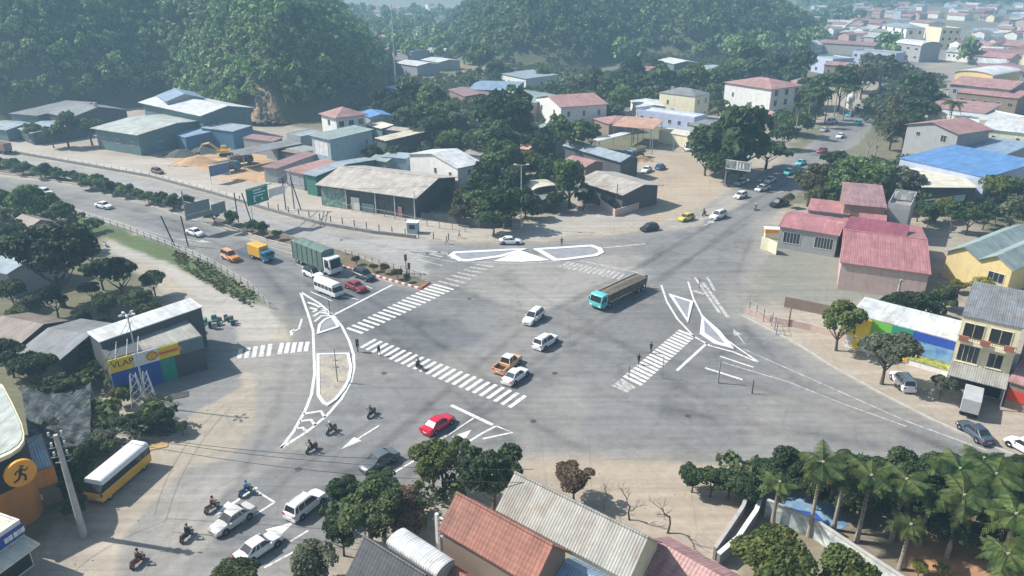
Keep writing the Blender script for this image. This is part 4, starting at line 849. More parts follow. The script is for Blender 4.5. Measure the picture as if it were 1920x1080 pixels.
# ------------------------------------------------------------------ fences, rails, barriers
STL = mat("galvanised_rail", (.36,.37,.37), .5, .2, metal=.3); RUST = mat("rusty_rail", (.26,.17,.12), .7, .3); DPOST = mat("dark_post", (.06,.06,.065), .7)
def fence(label, px, h, step, m, rails=(.5,.95), pr=.05, cat='fence', name='fence', maxp=90):
    pts = [G(*p).to_2d() for p in px]; o = empty(name, (0,0,0), 0, label, cat); b = MB()
    for z in rails:
        for i in range(len(pts)-1): b.tube([(*pts[i], h*z), (*pts[i+1], h*z)], .035, m, 4)
    if rails: b.build("rail", o)
    cnt = 0; acc = 0; me = None
    for i in range(len(pts)-1):
        l = (pts[i+1]-pts[i]).length; d = acc
        while d < l and cnt < maxp:
            p = pts[i].lerp(pts[i+1], d/l)
            if me is None: q = MB(); q.box(-pr, pr, -pr, pr, 0, h, m); me = q.mesh("post")
            link("post", me, o, (*p, 0)); d += step; cnt += 1
        acc = d-l
    return o
fence("thin post and rail fence along the grass verge below the lower carriageway", [(145,404),(230,430),(320,464),(400,499),(470,542),(508,580)], 1.3, 2.6, STL)
fence("row of dark posts along the sandy upper roadside", [(450,378),(540,398),(620,416),(700,431),(790,446),(860,452)], 1.4, 3.2, DPOST, (), .08, 'post row', 'post_row')
fence("thin far guard rail fence along the upper roadside at the left", [(30,288),(150,308),(280,330),(400,362),(450,376)], 1.1, 3.0, STL)
fence("dark brown railing along the planted end of the central median", [(648,478),(700,494),(755,510),(800,528)], 1.1, 1.8, RUST, (.5,.95), .05, 'railing', 'railing')
fence("pale pipe railing at the yard gate on the right bend", [(1404,588),(1432,604),(1450,612),(1455,628)], 2.2, 1.6, POST, (.6,1.0), .06, 'railing', 'railing')
fence("wire fence around the dark timber yard behind the upper road", [(640,392),(720,406),(800,424),(880,436)], 1.5, 3.0, POST, (.9,), .06)
wallthing("barrier", "long low concrete barrier along the outer edge of the upper carriageway", "barrier", [(-60,282),(30,288),(150,309),(280,332),(400,364),(500,394),(600,421),(700,438),(780,447)], .7, .35, CONCD)
# ------------------------------------------------------------------ poles, signs, lamps
def pole(label, px, h, r=.12, m=CONCM, lean=(0,0), cat='pole', name='utility_pole', arms=()):
    p = G(*px); o = empty(name, (p.x, p.y, 0), 0, label, cat); b = MB(); b.tube([(0,0,0), (lean[0], lean[1], h)], [r*1.3, r*.8], m, 8); b.build("pole", o, smooth=50)
    for z, l, a in arms: q = MB(); x, y = lean[0]*z/h, lean[1]*z/h; dx, dy = math.cos(a)*l/2, math.sin(a)*l/2; q.tube([(x-dx, y-dy, z), (x+dx, y+dy, z)], .07, POST, 4); q.build("crossarm", o)
    return o
INS = mat("insulator", (.5,.5,.48), .4)
bp = pole("tall thick pale concrete pole standing beside the yellow bus", (158,1005), 11.5, .26, CONCM, arms=((11.3,.9,.3),(10.2,1.5,.3),(9.2,1.6,.3),(8.6,1.2,.3)))
for z in (11.5, 10.4, 9.4):
    for s_ in (-1, 1): q = MB(); q.tube([(s_*.5, .15*s_, z), (s_*.5, .15*s_, z+.35)], .1, INS, 8); q.build("insulator", bp)
pp = empty("utility_pole", tuple(G(328,462)), 0, "pair of dark leaning timber poles joined by a brace beside the grass verge", "utility pole")
for x, d in ((0, -1.0), (2.6, 0.2)):
    q = MB(); q.tube([(x, 0, 0), (x+d-.6, 0, 6.2)], .13, DPOST, 6); q.build("pole", pp)
pq = empty("utility_pole", tuple(G(458,418)), 0, "pair of dark timber poles in the central median", "utility pole")
for x, d in ((-1.2, 0), (1.6, -1.2)): q = MB(); q.tube([(x, 0, 0), (x+d, 0, 6.6)], .12, DPOST, 6); q.build("pole", pq)
q = MB(); q.tube([(-1.2,0,5.2),(.7,0,4.8)], .06, DPOST, 4); q.build("brace", pq)
pr_ = empty("utility_pole", tuple(G(548,394)), 0, "pair of dark timber poles on the sandy verge right of the green road sign", "utility pole")
for x, d in ((-1.4, 0), (2.0, -1.6)): q = MB(); q.tube([(x, 0, 0), (x+d, 0, 7.4)], .13, DPOST, 6); q.build("pole", pr_)
pole("thin steel pole in the median behind the dark pole pair", (476,425), 4.6, .06, POST)
def lamp(label, px, h, heads, name='street_lamp', r=.11, m=None, arm=1.2):
    p = G(*px); o = empty(name, (p.x, p.y, 0), 0, label, "street lamp"); b = MB(); m = m or mat("pale_steel_pole", (.55,.56,.56), .5, .1); b.tube([(0,0,0),(0,0,h)], [r*1.3, r*.7], m, 8); b.build("pole", o, smooth=50)
    for a in heads:
        q = MB(); dx, dy = math.cos(a)*arm, math.sin(a)*arm; q.tube([(0,0,h-.1),(dx, dy, h)], .05, m, 5); ar = q.build("arm", o)
        q = MB(); q.tube([(dx*.8, dy*.8, h+.04), (dx*1.35, dy*1.35, h+.06)], [.16, .11], WPA, 6); q.build("lamp_head", ar)
    return o
lamp("tall white street lamp with a T-shaped head in front of the dark roadside thicket", (977,428), 13.5, (0, math.pi))
lm = lamp("floodlight pole with a ring of white lamp heads beside the shell signboard shop", (277,762), 12.6, (0, 1.3, 2.6, 3.9, 5.1), r=.1, arm=.7)
pole("thin grey pole beside the beige workshop roof", (779,412), 6.5, .08, POST); pole("thin dark pole in front of the corner shop", (1155,400), 6.8, .09, DPOST)
pole("concrete pole with transformer arms standing in the grey smeared yard", (1676,585), 5.6, .2, CONCM, arms=((5.2,1.6,.2),))
pole("thin dark pole on the traffic island's sandy bed", (633,716), 4.8, .05, DPOST, arms=((2.2,.9,0),(3.2,.8,0)))
pole("dark pole by the stop line of the lower carriageway", (619,590), 2.4, .06, DPOST)
pole("grey pole with white casing on the faded hatching right of the stop bar", (1346,718), 3.6, .1, POST); pole("short dark post on the right carriageway line", (1410,738), 2.0, .07, DPOST)
pole("thin short post at the edge of the right-hand crosswalk", (1241,710), 3.4, .05, POST); pole("tiny post among the stripes of the right-hand crosswalk", (1179,708), 1.8, .05, DPOST)
pole("tall pale thin mast in front of the wooded ridge gap", (743,170), 36, .22, mat("mast_white", (.6,.62,.62), .5))
pole("weathered post standing by the yard railing on the right bend", (1478,612), 3.2, .12, RUST)
pole("left one of two grey poles in front of the peach canopy", (1222,290), 5.6, .12, POST); pole("slim pole at the great roadside tree's edge, right of the white parked car", (1262,285), 5.2, .1, POST)
def lattice(label, px, h, w0):
    p = G(*px); o = empty("lattice_mast", (p.x, p.y, 0), R(20), label, "lattice mast"); m = mat("pale_steel_pole", (.55,.56,.56)); b = MB()
    cn = [(-1,-1),(1,-1),(1,1),(-1,1)]
    for x, y in cn: b.tube([(x*w0, y*w0, 0), (x*w0*.35, y*w0*.35, h)], .05, m, 4)
    b.build("leg", o); c = MB(); n = 5
    for k in range(n):
        z0, z1 = h*k/n, h*(k+1)/n; s0, s1 = w0*(1-.65*k/n), w0*(1-.65*(k+1)/n)
        for i in range(4): a, d = cn[i], cn[(i+1) % 4]; c.tube([(a[0]*s0, a[1]*s0, z0), (d[0]*s1, d[1]*s1, z1)], .03, m, 4)
    c.build("bracing", o); return o
lattice("white lattice stand between the yellow and white sign panels of the shell signboard shop", (262,762), 4.6, .8)
lattice("right one of two white lattice stands in front of the shell signboard shop", (283,752), 4.2, .6)
def traffic_light(label, px, h=3.4):
    p = G(*px); o = empty("traffic_light", (p.x, p.y, 0), R(30), label, "traffic light"); b = MB(); b.tube([(0,0,0),(0,0,h)], [.09,.06], DPOST, 6); b.build("pole", o)
    q = MB(); q.box(-.2, .2, -.14, .14, h-1.0, h+.1, BLK); s = q.build("signal_head", o)
    for k, c in enumerate(((.5,.05,.03),(.5,.35,.05),(.05,.4,.2))): l = MB(); l.cyl((0, -.16, h-.08-k*.36), (0,1,0), .11, .06, mat("signal_lens_%d" % k, c, .3), 10); l.build("lens", s)
traffic_light("traffic signal standing among the shrubs at the tip of the central median", (762,512)); traffic_light("shorter traffic signal on the right of the pair at the median tip", (768,522), 2.8)
traffic_light("traffic signal on the left crosswalk kerb by the sandy island", (671,660), 1.9)
traffic_light("traffic signal at the pointed end of the upper white kerbed island", (1210,540), 2.2)
def gantry(label, pole_px, A, B, h1, h0, face, back, lines, arm=True):
    """sign plate whose upper edge runs from A to B (photo pixels at height h1)"""
    a, b_ = G(*A, h1), G(*B, h1); p = G(*pole_px); o = empty("road_sign", (p.x, p.y, 0), 0, label, "road sign")
    d = (b_-a); d.z = 0; L = d.length; rz = math.atan2(d.y, d.x); q = MB(); q.box(0, L, -.03, .03, h0, h1, face); q.box(-.06, L+.06, .032, .08, h0-.06, h1+.06, back)
    s = q.build("sign_plate", o, loc=(a.x-p.x, a.y-p.y, 0), rot=(0, 0, rz))
    for x0, x1, z0, z1 in lines: w_ = MB(); w_.box(x0*L, x1*L, -.05, -.031, h0+(h1-h0)*z0, h0+(h1-h0)*z1, WPA); w_.build("sign_line", s)
    q = MB(); q.tube([(0,0,0),(0,0,h1+.2)], .16, mat("pale_steel_pole", (.5,.5,.5)), 8); q.build("pole", o)
    q = MB(); q.tube([(0,0,h1-.3),(b_.x-p.x, b_.y-p.y, h1-.3)], .09, POST, 6); q.tube([(0,0,h0+.3),(b_.x-p.x, b_.y-p.y, h0+.3)], .09, POST, 6); q.build("arm", o); return o
RSG = mat("green_road_sign", (.01,.24,.20), .5, .2)
gantry("large green direction sign over the upper carriageway", (552,392), (461,356), (500,345), 9.0, 5.6, RSG, RSG, [(.05,.95,.93,.96),(.3,.9,.62,.68),(.3,.7,.78,.86),(.3,.36,.12,.5),(.36,.75,.44,.5),(.66,.72,.15,.3)])
gantry("narrow green and white sign right of the large green direction sign", (552,392), (504,356), (533,348), 8.4, 6.9, WPA, POST, [])
GB = mat("grey_sign_back", (.20,.25,.27), .6, .2)
gantry("large grey back of a direction sign over the lower carriageway", (350,414), (346,384), (391,373), 6.6, 3.4, GB, GB, [(0,1,.3,.33)])
gantry("smaller grey sign back right of the large grey one", (350,414), (396,385), (421,377), 6.2, 4.0, GB, GB, [])
gantry("white framed overhead sign with grey panels under the great roadside tree", (1358,350), (1362,299), (1409,305), 7.2, 5.0, mat("grey_display", (.34,.37,.38), .5, .4, 1.5, c2=(.1,.14,.14), f2=.6), POST, [(0,1,.94,1),(0,1,0,.06),(.44,.48,0,1),(.97,1,0,1),(.55,.6,.2,.8),(.68,.73,.2,.8)])
# billboard of the cream shop
a, b_ = G(1729,372,3.8), G(1813,361,3.8); d = b_-a; o = empty("billboard", (a.x, a.y, 0), math.atan2(d.y, d.x), "dark shop billboard with yellow and pale panels under the cream roof", "billboard")
L = d.length; q = MB(); q.box(0, L, -.1, .1, 1.6, 3.9, BLK); q.build("board", o)
for x0, x1, m in ((.04,.3,WPA), (.42,.68,YEL), (.7,.97,mat("pale_teal_panel", (.45,.6,.58)))): q = MB(); q.box(L*x0, L*x1, -.14, -.101, 2.0 if m is not WPA else 3.1, 3.5, m); q.build("panel", o)
q = MB(); q.box(0, L, -.05, .05, 0, 1.6, WALLS['dark']); q.build("base", o)
# site board by the scrap yard
a, b_ = G(391,312,4.6), G(428,304,4.6); d = b_-a; o = empty("site_board", (a.x, a.y, 0), math.atan2(d.y, d.x), "blue board in a white frame beside the orange earth of the scrap yard", "board")
L = d.length; q = MB(); q.box(0, L, -.05, .05, 2.0, 4.6, mat("slate_blue_panel", (.12,.19,.32))); q.build("board", o); q = MB(); q.box(-.1, L+.1, -.07, .07, 1.88, 2.0, WPA); q.box(-.1, L+.1, -.07, .07, 4.6, 4.7, WPA); q.build("board_frame", o)
for x in (0, L): q = MB(); q.box(x-.08, x+.08, -.04, .04, 0, 1.88, WPA); q.build("post", o)
# overhead wires
WIRE = mat("black_wire", (.03,.03,.03), .6)
def wire(label, a, b, za, zb, sag=1.0, r=.03):
    A, B = G(*a, za), G(*b, zb); pts = [A.lerp(B, t/14)-Vector((0,0,sag*4*(t/14)*(1-t/14))) for t in range(15)]
    q = MB(); q.tube(pts, r, WIRE, 4); tag(q.build("overhead_wire"), label, "wire", "overhead wires crossing the lower left road")
for i, (a, b) in enumerate((((96,790),(1000,880)), ((96,800),(1000,905)), ((100,790),(960,860)))):
    wire("%s of the overhead wires running from the thick concrete pole across the road" % ("upper one", "lower one", "middle one")[i], a, b, 11.2-i*.6, 9, 1.5)
wire("cable sagging from the thick concrete pole to the floodlight pole", (96,790), (245,590), 10.2, 11.5, 1.2); wire("second cable sagging from the thick concrete pole towards the floodlight pole", (98,800), (248,600), 9.2, 10.6, 1.5)
wire("cable running off the left edge from the thick concrete pole", (96,790), (-80,900), 10.2, 9, 1.0)
for i_, (a_, b_, z_) in enumerate((((540,345),(779,350),7.0), ((779,350),(977,330),6.4), ((977,330),(1155,350),6.5), ((320,415),(455,382),6.0))): wire("thin cable along the upper verge, %s from the right" % ("fourth","third","nearest","lowest, left")[i_] if False else ("thin cable between the dark pole pair and the workshop pole","thin cable from the workshop pole to the T-shaped lamp","thin cable from the T-shaped lamp to the corner shop pole","thin cable between the leaning pole pair and the median poles")[i_], a_, b_, z_, z_, .7, .025)
# litter and clutter
for px, lb, c in (((295,836),"flat brown cardboard sheet on the sand right of the yellow bus",(.42,.28,.12)),((336,742),"dark post lying at the edge of the shop's paved yard",(.06,.06,.06))):
    p = G(*px); q = MB(); q.box(-1.1, 1.1, -.7, .7, .02, .08, mat("litter_"+lb[5:9].strip(), c)); tag(q.build("litter", loc=tuple(p), rot=(0,0,.4)), lb, "litter")
p = G(404,612,0); b = MB()
for k in range(14):
    x, y, s_ = random.uniform(-2.6,2.6), random.uniform(-1.8,1.8), random.uniform(.3,.8); b.box(x-s_, x+s_*.8, y-s_*.5, y+s_*.6, random.uniform(0,.3), random.uniform(.4,1.3), random.choice([DPOST, GRN, POST, WALLS['brown']]))
tag(b.build("scrap_heap", loc=tuple(p), rot=(0,0,.5), bevel=.05), "heap of dark scrap and green crates behind the shell signboard shop", "scrap heap")
def heap(label, px, rx, ry, h, m, name='earth_heap', cat='heap'):
    p = G(*px); n = 14; vs = []; fs = []
    for i in range(n+1):
        for j in range(n+1):
            x, y = (i/n*2-1), (j/n*2-1); r = math.hypot(x, y); vs.append((x*rx, y*ry, max(-.1, h*(math.cos(min(r,1)*math.pi)+1)/2+random.uniform(-.12,.12)*h)))
    fs = [(i*(n+1)+j,(i+1)*(n+1)+j,(i+1)*(n+1)+j+1,i*(n+1)+j+1) for i in range(n) for j in range(n)]
    b = MB(); b.add(vs, fs, m); return tag(b.build(name, loc=(p.x, p.y, 0), smooth=70), label, cat)
CL = mat("orange_earth", (.46,.29,.17), .95, .3, .5); DKH = mat("dark_rubble", (.09,.10,.09), .95, .5, .8)
heap("dark green covered heap in front of the blue sheds", (342,292), 6, 3, 2, DKH); heap("orange earth heap between the heap and the scrap lorries", (372,306), 7, 4, 2.2, CL)
heap("dark rubble heap left of the excavator", (380,286), 5, 3, 1.8, DKH); heap("orange earth spread in front of the scrap lorries", (470,335), 8, 3, .8, CL)
heap("brown heap of timber in the dirt yard", (1200,300), 4, 2.2, 1.4, mat("timber_brown", (.38,.25,.15), .9, .5, 2)); heap("dark soil heap with plants at the foot of the shop's lattice stand", (300,800), 2.6, 2.0, 1.3, DKH)
# ------------------------------------------------------------------ vehicles
TYRE = mat("tyre_rubber", (.018,.018,.018), .85, .1); RIM = mat("wheel_rim", (.45,.45,.46), .35, .05, metal=.6); CGL = mat("car_glass", (.025,.032,.04), .08, .05, spec=.7)
TRIM = mat("black_trim", (.02,.02,.022), .6, .05); HLT = mat("headlamp", (.75,.76,.74), .15, .05, spec=.8); TLT = mat("tail_lamp", (.42,.02,.02), .25, .05)
def paint(name, c): return mat("paint_"+name, c, .32, .06, 2.0, spec=.5, coat=.4)
PT = dict(dblue=paint("dull_navy", (.045,.07,.10)), white=paint("white", (.76,.77,.78)), silver=paint("silver", (.52,.52,.50)), maroon=paint("maroon", (.24,.025,.04)), black=paint("black", (.018,.02,.022)), green=paint("dark_green", (.03,.055,.055)),
          red=paint("red", (.55,.01,.045)), grey=paint("dark_grey", (.10,.12,.14)), orange=paint("orange", (.62,.24,.05)), peach=paint("peach", (.72,.38,.20)), yellow=paint("yellow", (.62,.52,.10)), teal=paint("teal", (.10,.50,.52)),
          blue=paint("blue", (.03,.17,.30)), gold=paint("golden_yellow", (.78,.42,.04)), tgreen=paint("truck_green", (.10,.17,.14)), turq=paint("turquoise", (.12,.55,.56)), brown=paint("brown", (.2,.11,.08)))
_wm = {}
def wheel(root, x, y, r, wd, side):
    k = (r, wd)
    if k not in _wm:
        t = MB(); n = 18; prof = [(r*.62, -wd/2), (r*.93, -wd/2), (r, -wd*.3), (r, wd*.3), (r*.93, wd/2), (r*.62, wd/2)]
        vs = [(p[0]*math.cos(2*math.pi*i/n), p[1], p[0]*math.sin(2*math.pi*i/n)) for i in range(n) for p in prof]; m = len(prof)
        t.add(vs, [(i*m+j, i*m+(j+1) % m, ((i+1) % n)*m+(j+1) % m, ((i+1) % n)*m+j) for i in range(n) for j in range(m)], TYRE)
        q = MB(); q.tube([(0, -wd*.42, 0), (0, wd*.42, 0)], r*.62, RIM, 14)
        for a in range(5): A = a*2*math.pi/5; q.tube([(0, -wd*.46, 0), (math.cos(A)*r*.55, -wd*.46, math.sin(A)*r*.55)], r*.07, RIM, 4)
        _wm[k] = (t.mesh("wheel", smooth=50), q.mesh("rim"))
    w_ = link("wheel", _wm[k][0], root, (x, y, r), (0, 0, 0 if side < 0 else math.pi)); link("rim", _wm[k][1], w_)
def car(kind, body, roofc=None, two=None):
    """x forward"""
    bm_ = PT[body]; rm = PT[roofc] if roofc else bm_; m2 = PT[two] if two else bm_
    D = dict(sedan=(4.6,1.8,1.45,.86,[(-2.3,.66,.80),(-2.22,.93,.88),(-1.5,.97,.90),(-.2,.95,.90),(.85,.93,.90),(1.6,.84,.88),(2.15,.72,.80),(2.3,.55,.68)],(-1.75,-.95,.35,1.12)),
             suv=(4.6,1.86,1.72,1.0,[(-2.28,.85,.84),(-2.22,1.03,.9),(-1.5,1.05,.93),(-.2,1.03,.93),(.9,1.02,.93),(1.7,.97,.9),(2.18,.84,.82),(2.3,.6,.7)],(-2.12,-1.85,.42,1.12)),
             hatch=(4.0,1.72,1.52,.88,[(-1.98,.75,.8),(-1.92,.92,.86),(-1.3,.95,.86),(0,.93,.86),(.8,.92,.86),(1.45,.83,.84),(1.88,.7,.76),(2.0,.52,.64)],(-1.85,-1.5,.38,1.08)),
             pickup=(5.2,1.86,1.78,1.02,[(-2.6,.98,.88),(-2.5,1.0,.93),(-1.0,1.0,.93),(0,1.02,.93),(1.1,1.04,.93),(2.0,1.0,.9),(2.5,.86,.84),(2.6,.62,.72)],(-.75,-.5,.75,1.4)),
             jeep=(4.4,1.8,1.9,1.05,[(-2.2,1.0,.84),(-2.1,1.08,.9),(-.5,1.1,.9),(.4,1.1,.9),(1.3,1.05,.86),(2.05,.95,.8),(2.2,.7,.72)],(-2.1,-2.0,.35,.62)))[kind]
    L, W, H, belt, prof, (r0, r1, f1, f0) = D
    root = empty("car", (0,0,0)); b = MB(); rings = []
    for x, zt, hw in prof: rings.append([(x,-hw*.86,.24),(x,hw*.86,.24),(x,hw*.985,.36),(x,hw,.58*zt/.9),(x,hw*.97,zt-.12),(x,hw*.84,zt),(x,0,zt+.035),(x,-hw*.84,zt),(x,-hw*.97,zt-.12),(x,-hw,.58*zt/.9),(x,-hw*.985,.36)])
    if kind == 'pickup':
        b.loft([r for r, p in zip(rings, prof) if p[0] >= -1.0], bm_); wl = .93
        b.box(-2.58, -1.0, -wl, wl, .3, .62, bm_)
        for s_ in (-1, 1): b.box(-2.58, -1.0, min(s_*wl, s_*(wl-.1)), max(s_*wl, s_*(wl-.1)), .62, 1.02, bm_)
        b.box(-2.6, -2.5, -wl+.1, wl-.1, .62, 1.0, bm_)
    else: b.loft(rings, bm_)
    b.build("body", root, smooth=38)
    if kind == 'pickup': q = MB(); q.box(-2.5, -1.0, -.82, .82, .625, .66, TRIM); q.build("bed_liner", root)
    hb, ht = W/2*.90, W/2*.70; g = MB(); zb = belt-.04; zr = H-.06
    bot = [(r0,-hb*.93,zb),(r0,hb*.93,zb),(f0,hb*.88,zb-.03),(f0,-hb*.88,zb-.03)]; top = [(r1,-ht*.96,zr),(r1,ht*.96,zr),(f1,ht*.95,zr),(f1,-ht*.95,zr)]
    g.hexa([bot[0],bot[3],bot[2],bot[1]], [top[0],top[3],top[2],top[1]], CGL); g.build("windows", root)
    rf = MB(); xs = [r1-.04, r1+.1, (r1+f1)/2, f1-.1, f1+.04]; zz = [0, .045, .075, .045, 0]
    rf.loft([[(x,-ht*1.0,zr-.01+z*.2),(x,ht*1.0,zr-.01+z*.2),(x,ht*.93,zr+.03+z),(x,0,zr+.05+z),(x,-ht*.93,zr+.03+z)] for x, z in zip(xs, zz)], rm); rf.build("roof", root, smooth=45)
    p = MB(); e = .012
    for s_ in (-1, 1):
        p.tube([(f0-.0, s_*hb*.885, zb), (f1+.02, s_*ht*.97, zr)], .045, bm_, 4); p.tube([(r0+.0, s_*hb*.94, zb), (r1, s_*ht*.98, zr)], .07, bm_, 4)
        xm = (r1+f1)/2+.05; p.tube([(xm, s_*(hb*.925), zb), (xm, s_*(ht*.985), zr)], .04, bm_, 4)
        if kind in ('suv', 'sedan'): p.tube([((r0+r1)/2+.45, s_*(hb*.94), zb), (r1+.38, s_*(ht*.985), zr)], .045, bm_, 4)
    p.build("pillars", root)
    for s_ in (-1, 1):
        q = MB(); q.box(f0-.45, f0-.28, min(s_*hb, s_*(hb+.22)), max(s_*hb, s_*(hb+.22)), belt+.02, belt+.16, bm_ ); q.build("mirror", root, bevel=.02)
        hz = prof[-2][1]-.12; q = MB(); q.hexa([(L/2-.42, s_*.52, hz-.13),(L/2-.08, s_*.5, hz-.13),(L/2-.22, s_*.79, hz-.13),(L/2-.5, s_*.86, hz-.13)], [(L/2-.42, s_*.52, hz+.04),(L/2-.12, s_*.5, hz+.0),(L/2-.25, s_*.79, hz+.03),(L/2-.55, s_*.86, hz+.04)], HLT); q.build("headlight", root)
        tz = prof[1][1]-.14; q = MB(); q.box(-L/2-.015, -L/2+.3, min(s_*.56, s_*.855), max(s_*.56, s_*.855), tz-.12, tz+.06, TLT); q.build("tail_light", root)
        for x in (-L*.29, L*.305):
            a = MB(); a.cyl((x, s_*(W/2-.03), .38), (0,1,0), .40, .075, TRIM, 16); a.build("wheel_arch", root); wheel(root, x, s_*(W/2-.08), .34, .2, s_)
    q = MB(); q.box(L/2-.09, L/2+.0, -.42, .42, .36, .56, TRIM); q.box(L/2-.22, L/2-.02, -.72, .72, .24, .34, TRIM); q.build("grille", root)
    q = MB(); q.box(-L/2-.02, -L/2+.1, -.26, .26, .5, .62, WPA); q.build("number_plate", root)
    if kind in ('suv', 'jeep'):
        for s_ in (-1, 1): q = MB(); q.tube([(r1+.15, s_*ht*.8, zr+.12), (f1-.1, s_*ht*.8, zr+.12)], .025, TRIM, 4); q.build("roof_rail", root)
    if two: q = MB(); q.box(-1.9, f0-.1, -W/2-.004, W/2+.004, .62, .82, m2); q.build("side_stripe", root)
    return root
def place(root, px, to, label, cat='car', name=None, group=None):
    a, b = G(*px), G(*to); root.location = (a.x, a.y, .014); root.rotation_euler = (0, 0, math.atan2(b.y-a.y, b.x-a.x))
    if name: root.name = name
    tag(root, label, cat, group); return root
cars = [
 ('hatch','white',None,(86,364),(110,368),"white car half hidden behind the tree tops on the lower carriageway, farthest left"),
 ('sedan','white',None,(196,390),(225,396),"white sedan alone at the far left of the lower carriageway, above the grass verge"),
 ('sedan','white',None,(367,441),(392,449),"white sedan just behind the large grey sign back"),
 ('suv','white','black',(588,519),(612,530),"white hatchback with black roof between the green lorry and the white minibus"),
 ('sedan','maroon',None,(668,543),(692,554),"maroon sedan waiting behind the stop line"),
 ('suv','green','black',(683,522),(705,531),"near-black estate car beside the red and white kerb, in front of the green lorry"),
 ('sedan','white',None,(957,457),(985,457),"white sedan passing above the upper white kerbed island"),
 ('hatch','black',None,(1217,432),(1190,437),"dark navy hatchback at the mouth of the dirt yard"),
 ('hatch','yellow',None,(1286,413),(1275,416),"small yellow taxi at the left of the far approach"),
 ('suv','white',None,(1346,409),(1328,416),"white off-road car nearest the junction on the far approach"),
 ('hatch','white',None,(1388,371),(1374,376),"white hatchback below the overhead sign pole"),
 ('sedan','white',None,(1429,357),(1412,362),"white sedan just right of the overhead sign, in the sun"),
 ('sedan','white',None,(1443,342),(1432,348),"white sedan in the tree's shade behind the sunlit one"),
 ('hatch','teal','white',(1478,327),(1466,333),"white topped teal car in the shade of the far street"),
 ('sedan','teal',None,(1501,309),(1487,316),"teal taxi half covered by the round bush, farther up the street"),
 ('hatch','silver',None,(1388,346),(1374,351),"grey car in deep shade behind the overhead sign"),
 ('pickup','black',None,(1460,386),(1442,391),"black pickup near the barred-window house"),
 ('sedan','maroon',None,(1541,286),(1528,292),"dark red car in the middle of the far street"),
 ('sedan','white',None,(1575,258),(1566,263),"white car crossing the sunny stretch of the far street"),
 ('suv','white',None,(1560,231),(1576,228),"white off-road car parked by the palm trunks of the far street"),
 ('sedan','silver',None,(1545,246),(1556,240),"grey car parked in front of the white one by the palm trunks"),
 ('sedan','teal',None,(1592,218),(1604,213),"teal taxi beside the white shrine-like stand"),
 ('sedan','teal',None,(1608,233),(1598,239),"teal taxi in the open street, nearest the leaning bush"),
 ('hatch','white',None,(1640,176),(1632,182),"tiny white car far up the street between the tree rows"),
 ('sedan','white',None,(1212,322),(1200,330),"white car parked in the dirt yard by the long blue-grey hall"),
 ('hatch','blue',None,(1238,317),(1250,311),"dark blue car parked right of the white one in the dirt yard"),
 ('hatch','white',None,(1288,282),(1294,290),"white car nose hidden under the great tree's left edge"),
 ('suv','white',None,(1000,601),(976,621),"white car with grey windscreen heading lower left, below the turquoise lorry"),
 ('suv','white',None,(1023,647),(1045,633),"white hatchback seen from behind, right of the pickup's lane"),
 ('pickup','peach','white',(952,689),(975,671),"orange and white pickup with an empty bed in mid junction"),
 ('sedan','white',None,(967,711),(993,692),"white sedan below the orange and white pickup"),
 ('sedan','red',None,(822,802),(848,785),"bright red car at the stop bar behind the light green tree"),
 ('sedan','grey',None,(711,872),(685,886),"dark grey sedan heading down left, left of the light green tree"),
 ('suv','white',None,(574,955),(598,936),"white hatchback with a black rear window beside the dark tree at the bottom"),
 ('sedan','silver',None,(437,982),(410,1000),"silver-white sedan heading down left beside two motorbikes"),
 ('sedan','white',None,(487,1034),(517,1014),"white sedan nearest the bottom edge, with a grey rear screen"),
 ('suv','white',None,(1691,722),(1679,707),"white car parked under the two roadside trees on the right bend"),
 ('sedan','dblue',None,(1826,817),(1808,803),"dark blue car half lost in the smeared roadside at the right"),
 ('hatch','white',None,(1918,845),(1905,838),"white car cut by the right edge of the photo"),
 ('hatch','brown',None,(296,325),(314,330),"dark brown car on the sand beyond the upper barrier"),
]
for kd, c1, c2, px, to, lb in cars: place(car(kd, c1, c2), px, to, lb)
